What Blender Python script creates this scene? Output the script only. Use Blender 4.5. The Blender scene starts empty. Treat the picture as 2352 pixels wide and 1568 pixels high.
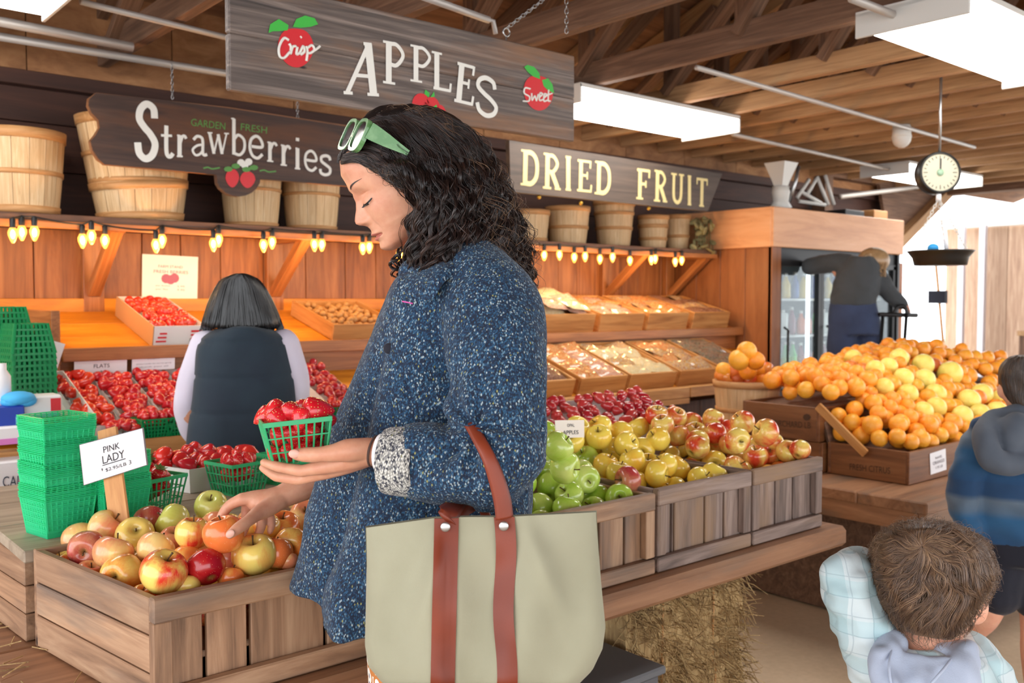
import bpy, bmesh, math, random
import numpy as np
from mathutils import Vector, Matrix, Quaternion, noise
R = math.radians
rng = random.Random(7)
C = bpy.context.scene.collection
# ------------------------------------------------------------------ camera frame (photo 2352 x 1568)
FPX = 2147.0
CAM = Vector((0, 0, 1.30))
YAW, PITCH = R(40.4), R(2.56)
FH = Vector((math.sin(YAW), math.cos(YAW), 0))          # horizontal forward
RT = Vector((math.cos(YAW), -math.sin(YAW), 0))         # right
FW = FH * math.cos(PITCH) - Vector((0, 0, 1)) * math.sin(PITCH)
UP = RT.cross(FW)
def ray(px, py):
    return FW + RT * ((px - 1176) / FPX) + UP * (-(py - 784) / FPX)
def at(px, py, t=None, x=None, y=None, z=None):
    d = ray(px, py)
    if t is None:
        if x is not None: t = (x - CAM.x) / d.x
        elif y is not None: t = (y - CAM.y) / d.y
        else: t = (z - CAM.z) / d.z
    return CAM + d * t
def depth(p): return (Vector(p) - CAM).dot(FW)

# ------------------------------------------------------------------ scene objects
def tag(o, label=None, cat=None, group=None, kind=None):
    if label: o['label'] = label
    if cat: o['category'] = cat
    if group: o['group'] = group
    if kind: o['kind'] = kind
    return o
def thing(name, label, cat, loc=(0, 0, 0), group=None, rz=0):
    o = bpy.data.objects.new(name, None); C.objects.link(o)
    o.empty_display_size = .05
    o.location = loc; o.rotation_euler = (0, 0, rz)
    return tag(o, label, cat, group)
def link(name, me, parent=None, mat=None):
    o = bpy.data.objects.new(name, me); C.objects.link(o)
    if parent is not None: o.parent = parent
    if mat is not None and not me.materials: me.materials.append(mat)
    return o
def children(o): return [c for c in bpy.data.objects if c.parent == o]
def dup(root, loc=None, rot=None, scale=None, label=None, group=None, kids=None):
    r = root.copy(); C.objects.link(r)
    if loc is not None: r.location = loc
    if rot is not None: r.rotation_euler = rot
    if scale is not None: r.scale = scale if hasattr(scale, '__len__') else (scale,) * 3
    if label: r['label'] = label
    if group: r['group'] = group
    for ch in (kids if kids is not None else children(root)):
        c = ch.copy(); C.objects.link(c); c.parent = r
    return r

class MB:
    """collects shapes into one mesh; 'gc' holds grain coordinates for wood"""
    def __init__(s): s.v = []; s.f = []; s.g = []; s.sm = []; s.mi = []
    def add(s, vs, fs, g=None, smooth=False, mi=0):
        b = len(s.v)
        s.v += [tuple(p) for p in vs]
        s.g += [tuple(p) for p in (g if g is not None else vs)]
        s.f += [tuple(i + b for i in f) for f in fs]
        s.sm += [smooth] * len(fs); s.mi += [mi] * len(fs)
        return s
    def box(s, c, size, M=None, ch=.002, mi=0):
        """chamfered box at c, size, optional 3x3/4x4 rotation M"""
        h = [a / 2 for a in size]; k = min(ch, min(h) * .45)
        vs, idx = [], {}
        for sx in (-1, 1):
            for sy in (-1, 1):
                for sz in (-1, 1):
                    for a in range(3):
                        p = [sx * h[0], sy * h[1], sz * h[2]]
                        for b in range(3):
                            if b != a: p[b] -= (sx, sy, sz)[b] * k
                        idx[(sx, sy, sz, a)] = len(vs); vs.append(p)
        fs = []
        for a in range(3):
            b, c2 = (a + 1) % 3, (a + 2) % 3
            for sg in (-1, 1):
                q = []
                for (u, w) in ((-1, -1), (1, -1), (1, 1), (-1, 1)):
                    t = [0, 0, 0]; t[a] = sg; t[b] = u; t[c2] = w
                    q.append(idx[(*t, a)])
                fs.append(q if sg > 0 else q[::-1])
            for u in (-1, 1):
                for w in (-1, 1):
                    q = []
                    t = [0, 0, 0]; t[b] = u; t[c2] = w
                    t[a] = -1; q += [idx[(*t, b)]]
                    t[a] = 1; q += [idx[(*t, b)], idx[(*t, c2)]]
                    t[a] = -1; q += [idx[(*t, c2)]]
                    fs.append(q if u * w < 0 else q[::-1])
        for sx in (-1, 1):
            for sy in (-1, 1):
                for sz in (-1, 1):
                    q = [idx[(sx, sy, sz, a)] for a in range(3)]
                    fs.append(q if sx * sy * sz > 0 else q[::-1])
        order = sorted(range(3), key=lambda a: -size[a])
        off = (rng.uniform(0, 40), rng.uniform(0, 40), rng.uniform(0, 40))
        g = [tuple(p[order[i]] + off[i] for i in range(3)) for p in vs]
        m = M.to_3x3() if M is not None else None
        cc = Vector(c)
        vs = [((m @ Vector(p)) if m else Vector(p)) + cc for p in vs]
        return s.add(vs, fs, g, False, mi)
    def beam(s, p0, p1, w, h, up=(0, 0, 1), ch=.002, mi=0):
        """box from p0 to p1; w across, h along up"""
        p0, p1 = Vector(p0), Vector(p1); d = p1 - p0; L = d.length; x = d / L
        u = Vector(up); y = u.cross(x)
        if y.length < 1e-5: y = Vector((0, 1, 0)).cross(x)
        y.normalize(); z = x.cross(y)
        M = Matrix((x, y, z)).transposed()
        return s.box((p0 + p1) / 2, (L, w, h), M, ch, mi)
    def lathe(s, prof, n=24, M=None, smooth=True, cap0=True, cap1=True, mi=0, lob=None):
        """prof: list of (r, z)"""
        vs, fs = [], []
        for i, (r, z) in enumerate(prof):
            for k in range(n):
                a = 2 * math.pi * k / n
                rr = r * (lob(a, i / (len(prof) - 1)) if lob else 1)
                vs.append(Vector((rr * math.cos(a), rr * math.sin(a), z)))
        for i in range(len(prof) - 1):
            for k in range(n):
                fs.append((i * n + k, i * n + (k + 1) % n, (i + 1) * n + (k + 1) % n, (i + 1) * n + k))
        if cap0: fs.append(tuple(range(n))[::-1])
        if cap1: fs.append(tuple((len(prof) - 1) * n + k for k in range(n)))
        if M is not None: vs = [M @ p for p in vs]
        return s.add(vs, fs, None, smooth, mi)
    def tube(s, pts, rad, n=8, smooth=True, caps=True, mi=0, flat=None):
        """pts polyline, rad float or list; flat=(scale along normal) makes it elliptical"""
        pts = [Vector(p) for p in pts]; m = len(pts)
        if not hasattr(rad, '__len__'): rad = [rad] * m
        T = []
        for i in range(m):
            d = pts[min(i + 1, m - 1)] - pts[max(i - 1, 0)]
            T.append(d.normalized() if d.length > 1e-9 else Vector((0, 0, 1)))
        u = T[0].orthogonal().normalized()
        if flat: 
            u = (Vector(flat[0]) - T[0] * Vector(flat[0]).dot(T[0])).normalized()
        vs, fs = [], []
        for i in range(m):
            u = (u - T[i] * u.dot(T[i])); u = u.normalized() if u.length > 1e-9 else T[i].orthogonal().normalized()
            w = T[i].cross(u)
            for k in range(n):
                a = 2 * math.pi * k / n
                ca, sa = math.cos(a), math.sin(a)
                vs.append(pts[i] + u * (rad[i] * ca * (flat[1] if flat else 1)) + w * (rad[i] * sa))
        for i in range(m - 1):
            for k in range(n):
                fs.append((i * n + k, i * n + (k + 1) % n, (i + 1) * n + (k + 1) % n, (i + 1) * n + k))
        if caps:
            fs.append(tuple(range(n))[::-1]); fs.append(tuple((m - 1) * n + k for k in range(n)))
        return s.add(vs, fs, None, smooth, mi)
    def sphere(s, c, r, n=16, m=10, M=None, smooth=True, mi=0):
        r = r if hasattr(r, '__len__') else (r, r, r)
        vs = [Vector((0, 0, r[2]))]; fs = []
        for i in range(1, m):
            ph = math.pi * i / m
            for k in range(n):
                a = 2 * math.pi * k / n
                vs.append(Vector((r[0] * math.sin(ph) * math.cos(a), r[1] * math.sin(ph) * math.sin(a), r[2] * math.cos(ph))))
        vs.append(Vector((0, 0, -r[2])))
        for k in range(n): fs.append((0, 1 + k, 1 + (k + 1) % n))
        for i in range(m - 2):
            for k in range(n):
                fs.append((1 + i * n + k, 1 + (i + 1) * n + k, 1 + (i + 1) * n + (k + 1) % n, 1 + i * n + (k + 1) % n))
        L = len(vs) - 1
        for k in range(n): fs.append((L, L - n + (k + 1) % n, L - n + k))
        if M is not None: vs = [M.to_3x3() @ p for p in vs]
        return s.add([p + Vector(c) for p in vs], fs, None, smooth, mi)
    def grid(s, rows, closed=False, smooth=True, mi=0, caps=False):
        """rows: list of equal-length vertex rows"""
        n = len(rows[0]); vs = [p for r in rows for p in r]; fs = []
        for i in range(len(rows) - 1):
            for k in range(n if closed else n - 1):
                fs.append((i * n + k, i * n + (k + 1) % n, (i + 1) * n + (k + 1) % n, (i + 1) * n + k))
        if caps:
            fs.append(tuple(range(n))[::-1]); fs.append(tuple((len(rows) - 1) * n + k for k in range(n)))
        return s.add(vs, fs, None, smooth, mi)
    def poly(s, pts, mi=0): return s.add(pts, [tuple(range(len(pts)))], None, False, mi)
    def prism(s, pts, d, mi=0):
        """polygon pts extruded by vector d"""
        d = Vector(d); n = len(pts); a = [Vector(p) for p in pts]; b = [p + d for p in a]
        fs = [tuple(range(n))[::-1], tuple(range(n, 2 * n))] + [(i, (i + 1) % n, n + (i + 1) % n, n + i) for i in range(n)]
        off = rng.uniform(0, 40)
        return s.add(a + b, fs, [p + Vector((off, off, off)) for p in a + b], False, mi)
    def mesh(s, name, loc=(0, 0, 0), mats=()):
        me = bpy.data.meshes.new(name)
        L = Vector(loc)
        me.from_pydata([tuple(Vector(p) - L) for p in s.v], [], s.f)
        at_ = me.attributes.new('gc', 'FLOAT_VECTOR', 'POINT')
        at_.data.foreach_set('vector', np.array(s.g, dtype=np.float32).ravel())
        me.polygons.foreach_set('use_smooth', s.sm)
        me.polygons.foreach_set('material_index', s.mi)
        for m in mats: me.materials.append(m)
        me.update()
        return me
    def build(s, name, mat, parent=None, loc=None):
        """vertices are world coordinates; with a parent they become relative to its location"""
        mats = mat if isinstance(mat, (list, tuple)) else [mat]
        if loc is None: loc = parent.location if parent is not None else (0, 0, 0)
        o = link(name, s.mesh(name, loc, mats), parent)
        if parent is None: o.location = loc
        return o

def spline(pts, n=8, closed=False):
    """Catmull-Rom through pts (any dimension)"""
    P = [np.array(p, dtype=float) for p in pts]; out = []; m = len(P)
    segs = m if closed else m - 1
    for i in range(segs):
        p0 = P[(i - 1) % m] if closed or i > 0 else 2 * P[0] - P[1]
        p1 = P[i]; p2 = P[(i + 1) % m]
        p3 = P[(i + 2) % m] if closed or i + 2 < m else 2 * P[-1] - P[-2]
        for k in range(n):
            t = k / n
            out.append(.5 * ((2 * p1) + (p2 - p0) * t + (2 * p0 - 5 * p1 + 4 * p2 - p3) * t * t + (3 * p1 - p0 - 3 * p2 + p3) * t ** 3))
    if not closed: out.append(P[-1])
    return out
def interp(x, xs, ys): return float(np.interp(x, xs, ys))
def smoothstep(a, b, x):
    t = min(1, max(0, (x - a) / (b - a))); return t * t * (3 - 2 * t)

def remesh(me, vox, smooth_it=4, fac=.5):
    """voxel-union of a mesh of overlapping closed shells -> one continuous surface"""
    o = bpy.data.objects.new('tmp', me); C.objects.link(o)
    m = o.modifiers.new('r', 'REMESH'); m.mode = 'VOXEL'; m.voxel_size = vox; m.use_smooth_shade = True
    if smooth_it:
        s = o.modifiers.new('s', 'SMOOTH'); s.factor = fac; s.iterations = smooth_it
    dg = bpy.context.evaluated_depsgraph_get(); dg.update()
    new = bpy.data.meshes.new_from_object(o.evaluated_get(dg))
    mats = list(me.materials)
    bpy.data.objects.remove(o)
    new.materials.clear()
    for k in mats: new.materials.append(k)
    new.polygons.foreach_set('use_smooth', [True] * len(new.polygons))
    return new
def co_array(me):
    a = np.empty(len(me.vertices) * 3, dtype=np.float64); me.vertices.foreach_get('co', a); return a.reshape(-1, 3)
def set_co(me, a): me.vertices.foreach_set('co', a.astype(np.float32).ravel()); me.update()
def normals(me):
    a = np.empty(len(me.vertices) * 3, dtype=np.float64); me.vertices.foreach_get('normal', a); return a.reshape(-1, 3)
# ------------------------------------------------------------------ materials
def srgb(r, g, b):
    f = lambda c: (c / 255 / 12.92) if c / 255 <= .04045 else ((c / 255 + .055) / 1.055) ** 2.4
    return (f(r), f(g), f(b), 1)
class NT:
    def __init__(s, name):
        s.m = bpy.data.materials.new(name); s.m.use_nodes = True
        s.t = s.m.node_tree; s.n = s.t.nodes; s.b = s.n['Principled BSDF']
    def node(s, typ, **kw):
        n = s.n.new(typ)
        for k, v in kw.items():
            if k in n.inputs: s.inp(n, k, v)
            else: setattr(n, k, v)
        return n
    def inp(s, n, k, v):
        if isinstance(v, bpy.types.NodeSocket): s.t.links.new(v, n.inputs[k])
        else: n.inputs[k].default_value = v
    def set(s, **kw):
        for k, v in kw.items(): s.inp(s.b, k.replace('_', ' '), v)
    def ramp(s, fac, stops, interp='LINEAR'):
        r = s.n.new('ShaderNodeValToRGB'); r.color_ramp.interpolation = interp
        e = r.color_ramp.elements
        while len(e) < len(stops): e.new(.5)
        for el, (p, c) in zip(e, stops): el.position = p; el.color = c if len(c) == 4 else (*c, 1)
        s.t.links.new(fac, r.inputs[0]); return r.outputs[0]
    def mix(s, fac, a, b, typ='MIX'):
        m = s.n.new('ShaderNodeMix'); m.data_type = 'RGBA'; m.blend_type = typ
        for i, v in ((0, fac), (6, a), (7, b)):
            if isinstance(v, bpy.types.NodeSocket): s.t.links.new(v, m.inputs[i])
            else: m.inputs[i].default_value = v
        return m.outputs[2]
    def math(s, op, a, b=0., c=0.):
        m = s.n.new('ShaderNodeMath'); m.operation = op
        for i, v in enumerate((a, b, c)):
            if isinstance(v, bpy.types.NodeSocket): s.t.links.new(v, m.inputs[i])
            else: m.inputs[i].default_value = v
        return m.outputs[0]
    def coord(s, kind='Object', scale=(1, 1, 1), rot=(0, 0, 0), off=None):
        if kind == 'gc':
            a = s.n.new('ShaderNodeAttribute'); a.attribute_name = 'gc'; src = a.outputs['Vector']
        else: src = s.n.new('ShaderNodeTexCoord').outputs[kind]
        if off is not None:
            v = s.n.new('ShaderNodeVectorMath'); v.operation = 'ADD'
            s.t.links.new(src, v.inputs[0]); s.t.links.new(off, v.inputs[1]); src = v.outputs[0]
        m = s.n.new('ShaderNodeMapping'); s.t.links.new(src, m.inputs[0])
        m.inputs['Scale'].default_value = scale; m.inputs['Rotation'].default_value = rot
        return m.outputs[0]
    def noise(s, vec, scale, detail=4, rough=.55, dist=0., out='Fac'):
        n = s.node('ShaderNodeTexNoise', Vector=vec, Scale=scale, Detail=detail, Roughness=rough, Distortion=dist)
        return n.outputs[out]
    def voro(s, vec, scale, feature='F1', out='Distance', rand=1.):
        n = s.node('ShaderNodeTexVoronoi', feature=feature, Vector=vec, Scale=scale)
        if feature != 'N_SPHERE_RADIUS': n.inputs['Randomness'].default_value = rand
        return n.outputs[out]
    def bump(s, h, strength=.3, dist=.005):
        b = s.node('ShaderNodeBump', Strength=strength, Distance=dist, Height=h)
        s.inp(s.b, 'Normal', b.outputs[0])
    def objrand(s): return s.n.new('ShaderNodeObjectInfo').outputs['Random']
    def island(s): return s.n.new('ShaderNodeNewGeometry').outputs['Random Per Island']

def plain(name, col, rough=.5, metal=0., **kw):
    m = NT(name); m.set(Base_Color=col, Roughness=rough, Metallic=metal)
    for k, v in kw.items(): m.inp(m.b, k.replace('_', ' '), v)
    return m.m
def wood(name, stops, grain=(1.2, 22, 22), rough=.6, vary=.35, knots=0., streak=None, bump=.25, sat=None):
    m = NT(name)
    v = m.coord('gc', grain)
    n1 = m.noise(v, 1.6, 6, .6, 1.1)
    n2 = m.noise(m.coord('gc', (grain[0] * 3, grain[1] * 5, grain[2] * 5)), 1.0, 3, .7)
    f = m.math('ADD', m.math('MULTIPLY', n1, .75), m.math('MULTIPLY', n2, .25))
    k = len(stops)
    col = m.ramp(f, [(.28 + .44 * i / (k - 1), c) for i, c in enumerate(stops)])
    isl = m.island()
    br = m.math('ADD', m.math('MULTIPLY', isl, vary), 1 - vary * .5)
    hsv = m.node('ShaderNodeHueSaturation', Color=col, Value=br)
    col = hsv.outputs[0]
    if streak:
        s = m.noise(m.coord('gc', (1.5, 9, 9)), 1.0, 4, .6)
        col = m.mix(m.math('SMOOTH_MIN', 1, m.math('MULTIPLY', m.math('MAXIMUM', m.math('SUBTRACT', s, .5), 0), 5.), .05), col, streak)
    if knots:
        kv = m.voro(m.coord('gc', (3.5, 9, 9)), 1.0)
        kk = m.math('LESS_THAN', kv, knots)
        soft = m.ramp(kv, [(knots * .5, (1, 1, 1)), (knots * 1.3, (0, 0, 0))])
        col = m.mix(soft, col, (stops[0][0] * .35, stops[0][1] * .3, stops[0][2] * .3, 1))
    m.set(Base_Color=col, Roughness=rough)
    m.bump(f, bump, .004)
    return m.m
M = {}
# timber of the barn
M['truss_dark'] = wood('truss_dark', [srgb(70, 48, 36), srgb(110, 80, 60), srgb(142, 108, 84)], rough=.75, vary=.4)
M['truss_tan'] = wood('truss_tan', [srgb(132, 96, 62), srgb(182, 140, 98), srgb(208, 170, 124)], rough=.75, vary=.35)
M['deck'] = wood('deck', [srgb(88, 58, 38), srgb(126, 88, 60), srgb(152, 112, 80)], grain=(1, 7, 7), rough=.85, vary=.4)
M['plywood'] = wood('plywood', [srgb(112, 74, 44), srgb(150, 104, 66), srgb(178, 132, 88)], grain=(3, 6, 6), rough=.8, vary=.25)
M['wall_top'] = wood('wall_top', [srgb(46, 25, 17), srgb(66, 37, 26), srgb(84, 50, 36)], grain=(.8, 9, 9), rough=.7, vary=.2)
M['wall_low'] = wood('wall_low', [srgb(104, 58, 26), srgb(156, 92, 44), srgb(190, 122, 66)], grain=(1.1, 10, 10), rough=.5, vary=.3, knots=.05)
M['shelf_dark'] = wood('shelf_dark', [srgb(58, 38, 28), srgb(88, 60, 44), srgb(112, 80, 60)], rough=.6, vary=.2)
M['shelf_gold'] = wood('shelf_gold', [srgb(176, 98, 18), srgb(222, 140, 34), srgb(238, 164, 56)], grain=(1, 8, 8), rough=.4, vary=.15, knots=.05)
M['lip_wood'] = wood('lip_wood', [srgb(124, 72, 34), srgb(170, 106, 56), srgb(198, 132, 76)], rough=.45, vary=.2)
M['counter_tan'] = wood('counter_tan', [srgb(160, 108, 56), srgb(208, 152, 92), srgb(230, 182, 124)], grain=(1, 10, 10), rough=.5, vary=.15, knots=.04)
M['crate_warm'] = wood('crate_warm', [srgb(92, 66, 48), srgb(166, 128, 98), srgb(206, 170, 136)], grain=(1.3, 13, 13), rough=.55, vary=.35, knots=.09, streak=srgb(112, 98, 88))
M['crate_grey'] = wood('crate_grey', [srgb(70, 58, 52), srgb(136, 116, 106), srgb(190, 168, 156)], grain=(1.3, 14, 14), rough=.65, vary=.35, knots=.05, streak=srgb(150, 120, 92))
M['bench_wood'] = wood('bench_wood', [srgb(104, 70, 46), srgb(152, 108, 76), srgb(182, 136, 100)], grain=(1, 10, 10), rough=.55, vary=.2, streak=srgb(120, 100, 84))
M['top_wood'] = wood('top_wood', [srgb(126, 112, 94), srgb(166, 150, 130), srgb(192, 178, 158)], grain=(1, 10, 10), rough=.6, vary=.15)
M['citrus_box'] = wood('citrus_box', [srgb(92, 54, 28), srgb(130, 82, 46), srgb(156, 106, 66)], grain=(1.2, 10, 10), rough=.5, vary=.2, knots=.04)
M['dried_box'] = wood('dried_box', [srgb(150, 92, 40), srgb(196, 136, 74), srgb(220, 166, 104)], grain=(1.2, 12, 12), rough=.5, vary=.3, knots=.05)
M['cooler_wood'] = wood('cooler_wood', [srgb(112, 64, 32), srgb(150, 90, 48), srgb(172, 110, 64)], grain=(.7, 6, 6), rough=.5, vary=.15)
M['fascia'] = wood('fascia', [srgb(196, 132, 84), srgb(224, 162, 112), srgb(236, 182, 136)], grain=(.8, 6, 6), rough=.45, vary=.08, knots=.03, bump=.08)
M['sign_grey'] = wood('sign_grey', [srgb(44, 38, 36), srgb(98, 86, 80), srgb(158, 142, 132)], grain=(.9, 20, 20), rough=.6, vary=.1, streak=srgb(136, 98, 70), knots=.04, bump=.5)
M['sign_brown'] = wood('sign_brown', [srgb(40, 28, 24), srgb(66, 46, 38), srgb(88, 62, 48)], grain=(.9, 16, 16), rough=.6, vary=.1, streak=srgb(98, 60, 36))
M['sign_edge'] = wood('sign_edge', [srgb(104, 64, 36), srgb(140, 92, 58), srgb(160, 112, 76)], rough=.6, vary=.1)
M['sign_dark'] = wood('sign_dark', [srgb(54, 44, 38), srgb(78, 64, 54), srgb(98, 80, 66)], grain=(.9, 14, 14), rough=.6, vary=.1)
M['stake'] = wood('stake', [srgb(188, 124, 66), srgb(214, 154, 92), srgb(228, 174, 112)], grain=(2, 30, 30), rough=.5, vary=.05, bump=.1)
M['veneer'] = wood('veneer', [srgb(186, 144, 96), srgb(216, 178, 130), srgb(236, 208, 166)], grain=(3, 26, 26), rough=.6, vary=.22, bump=.15)
M['veneer_hoop'] = wood('veneer_hoop', [srgb(166, 112, 62), srgb(196, 142, 88), srgb(214, 166, 112)], grain=(3, 30, 30), rough=.6, vary=.1)
M['white_metal'] = plain('white_metal', srgb(214, 212, 206), .4)
M['steel'] = plain('steel', srgb(180, 180, 180), .3, .9)
M['grey_pipe'] = plain('grey_pipe', srgb(186, 180, 174), .45, .3)
M['dark_metal'] = plain('dark_metal', srgb(48, 46, 44), .4, .5)
M['black'] = plain('black', srgb(20, 20, 22), .5)
M['paint_white'] = plain('paint_white', srgb(230, 228, 220), .5)
M['paint_cream'] = plain('paint_cream', srgb(216, 196, 134), .5)
M['paint_green'] = plain('paint_green', srgb(86, 142, 66), .5)
M['leaf_green'] = plain('leaf_green', srgb(58, 176, 62), .5)
M['leaf_olive'] = plain('leaf_olive', srgb(96, 120, 52), .5)
M['paint_red'] = plain('paint_red', srgb(206, 36, 44), .4)
M['ink'] = plain('ink', srgb(30, 32, 40), .6)
M['ink_grey'] = plain('ink_grey', srgb(120, 112, 118), .6)
M['paper'] = plain('paper', srgb(240, 238, 240), .45)
M['card_cream'] = plain('card_cream', srgb(250, 240, 228), .5)
M['carton'] = plain('carton', srgb(226, 226, 222), .5)
M['kraft'] = plain('kraft', srgb(206, 152, 96), .6)
M['grey_flat'] = plain('grey_flat', srgb(120, 122, 124), .6)
def emis(name, col, s):
    m = NT(name); m.set(Base_Color=col, Emission_Color=col, Emission_Strength=s); return m.m
M['diffuser'] = emis('diffuser', (1, .98, .94, 1), 9.0)
M['filament_glow'] = emis('filament_glow', (1, .72, .36, 1), 16.0)
def bulb_glass():
    m = NT('bulb_glass'); m.set(Base_Color=srgb(255, 190, 90), Roughness=.1, Emission_Color=(1, .52, .14, 1), Emission_Strength=1.1)
    tb = m.node('ShaderNodeBsdfTransparent', Color=(1, .86, .6, 1)); mx = m.n.new('ShaderNodeMixShader'); mx.inputs[0].default_value = .5
    m.t.links.new(m.b.outputs[0], mx.inputs[1]); m.t.links.new(tb.outputs[0], mx.inputs[2]); m.t.links.new(mx.outputs[0], m.n['Material Output'].inputs[0]); return m.m
M['bulb_glass'] = bulb_glass()
def floor_mat():
    m = NT('concrete'); v = m.coord('Object')
    n = m.noise(v, 1.3, 6, .6); n2 = m.noise(v, 40, 3, .6)
    f = m.math('ADD', m.math('MULTIPLY', n, .7), m.math('MULTIPLY', n2, .3))
    m.set(Base_Color=m.ramp(f, [(.3, srgb(184, 160, 130)), (.6, srgb(210, 186, 156)), (.8, srgb(222, 202, 174))]), Roughness=.75)
    m.bump(n2, .15, .003); return m.m
M['floor'] = floor_mat()
def green_plastic(name, c, tr=.35):
    m = NT(name); m.set(Base_Color=c, Roughness=.3, Subsurface_Weight=.0)
    tb = m.node('ShaderNodeBsdfTranslucent', Color=c)
    mx = m.n.new('ShaderNodeMixShader'); mx.inputs[0].default_value = tr
    m.t.links.new(m.b.outputs[0], mx.inputs[1]); m.t.links.new(tb.outputs[0], mx.inputs[2])
    m.t.links.new(mx.outputs[0], m.n['Material Output'].inputs[0]); return m.m
M['green'] = green_plastic('green', srgb(70, 242, 182), .5)
M['green_dark'] = green_plastic('green_dark', srgb(14, 150, 84), .3)
M['green_light'] = green_plastic('green_light', srgb(70, 206, 140))
# fruit -------------------------------------------------------------
def apple_mat(name, base, blush, amount, lo=.42, hi=.62, deep=None, gloss=.22):
    """base skin with blush patches; object random shifts the blush"""
    m = NT(name)
    rnd = m.objrand()
    cv = m.node('ShaderNodeCombineXYZ', X=m.math('MULTIPLY', rnd, 37.), Y=m.math('MULTIPLY', rnd, 91.), Z=m.math('MULTIPLY', rnd, 53.)).outputs[0]
    v = m.coord('Object', (1, 1, 1), off=cv)
    n = m.noise(m.coord('Object', (1.5, 1.5, 1.0), off=cv), 1.0, 2, .45)
    streak = m.noise(m.coord('Object', (14, 14, 1.6), off=cv), 1.0, 3, .6)
    f = m.math('ADD', n, m.math('MULTIPLY', m.math('SUBTRACT', streak, .5), .22))
    f = m.math('ADD', f, m.math('MULTIPLY', m.math('SUBTRACT', m.math('FRACT', m.math('MULTIPLY', rnd, 7.31)), .5), amount))
    stops = [(lo, base), (hi, blush)]
    if deep: stops.append((min(hi + .2, 1), deep))
    col = m.ramp(f, stops)
    sep = m.node('ShaderNodeSeparateXYZ', Vector=m.coord('Object'))
    r2 = m.math('SQRT', m.math('ADD', m.math('POWER', sep.outputs[0], 2.), m.math('POWER', sep.outputs[1], 2.)))
    pole = m.ramp(r2, [(.04, (1, 1, 1)), (.15, (0, 0, 0))])
    col = m.mix(m.math('MULTIPLY', pole, .6), col, srgb(122, 120, 52))
    dots = m.voro(m.coord('Object', (1, 1, 1), off=cv), 15)
    dm = m.math('MULTIPLY', m.math('LESS_THAN', dots, .13), .3)
    col = m.mix(dm, col, srgb(250, 230, 180))
    m.set(Base_Color=col, Roughness=gloss, Coat_Weight=.35, Coat_Roughness=.12, Subsurface_Weight=.06, Subsurface_Radius=(.02, .01, .004), Subsurface_Scale=.3)
    return m.m
Y, O_, Rd = srgb(228, 196, 92), srgb(228, 120, 58), srgb(200, 44, 38)
M['ap_yellow'] = apple_mat('ap_yellow', srgb(248, 218, 114), srgb(238, 140, 60), .2, .44, .68)
M['ap_pale'] = apple_mat('ap_pale', srgb(248, 214, 136), srgb(240, 146, 104), .22, .38, .62)
M['ap_orange'] = apple_mat('ap_orange', srgb(246, 192, 96), srgb(242, 126, 62), .15, .3, .55)
M['ap_blush'] = apple_mat('ap_blush', srgb(244, 212, 108), srgb(228, 66, 44), .25, .42, .6, srgb(186, 30, 36))
M['ap_pink'] = apple_mat('ap_pink', srgb(216, 150, 110), srgb(190, 66, 66), .15, .3, .6)
M['ap_red'] = apple_mat('ap_red', srgb(206, 52, 44), srgb(176, 18, 34), .1, .3, .6)
M['ap_lime'] = apple_mat('ap_lime', srgb(226, 226, 128), srgb(206, 210, 98), .1, .4, .7)
M['ap_granny'] = apple_mat('ap_granny', srgb(176, 214, 72), srgb(212, 230, 124), .2, .35, .7, gloss=.2)
M['ap_opal'] = apple_mat('ap_opal', srgb(255, 226, 98), srgb(250, 192, 62), .2, .5, .85, gloss=.18)
M['ap_gala'] = apple_mat('ap_gala', srgb(244, 214, 112), srgb(224, 78, 48), .25, .4, .62, srgb(180, 34, 34), gloss=.2)
M['stem'] = plain('stem', srgb(92, 66, 34), .7)
def citrus(name, c1, c2, sc=22):
    m = NT(name); rnd = m.objrand()
    v = m.coord('Object')
    col = m.mix(rnd, c1, c2)
    d = m.voro(v, sc)
    m.set(Base_Color=col, Roughness=.32, Coat_Weight=.15, Subsurface_Weight=.05, Subsurface_Radius=(.02, .01, .003), Subsurface_Scale=.2)
    m.bump(d, .2, .02); return m.m
M['orange'] = citrus('orange', srgb(255, 180, 56), srgb(252, 152, 36))
M['blood'] = citrus('blood', srgb(240, 140, 54), srgb(208, 100, 48))
M['pomelo'] = citrus('pomelo', srgb(252, 232, 120), srgb(244, 220, 104))
M['nectar'] = apple_mat('nectar', srgb(232, 150, 70), srgb(210, 70, 44), .3, .4, .65)
def berry(name, c1, c2, seeds=True, sc=13):
    m = NT(name); rnd = m.objrand()
    v = m.coord('Object')
    col = m.mix(rnd, c1, c2)
    if seeds:
        d = m.voro(m.coord('Object', (1, 1, .75)), sc, rand=.35)
        sd = m.ramp(d, [(.16, (1, 1, 1)), (.24, (0, 0, 0))])
        col = m.mix(sd, col, srgb(246, 206, 120))
        m.bump(m.ramp(d, [(0., (0, 0, 0)), (.3, (1, 1, 1))]), .45, .03)
    m.set(Base_Color=col, Roughness=.22, Coat_Weight=.4, Coat_Roughness=.1, Subsurface_Weight=.08, Subsurface_Radius=(.01, .002, .001), Subsurface_Scale=.2)
    return m.m
M['berry_near'] = berry('berry_near', srgb(224, 34, 44), srgb(204, 20, 38))
M['berry_far'] = berry('berry_far', srgb(228, 54, 44), srgb(196, 30, 46), False)
M['berry_bright'] = berry('berry_bright', srgb(230, 72, 36), srgb(214, 42, 34), False)
M['cherry'] = berry('cherry', srgb(178, 26, 44), srgb(206, 70, 66), False)
M['walnut'] = wood('walnut', [srgb(120, 78, 36), srgb(176, 124, 66), srgb(204, 156, 96)], grain=(60, 60, 60), rough=.6)
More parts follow.
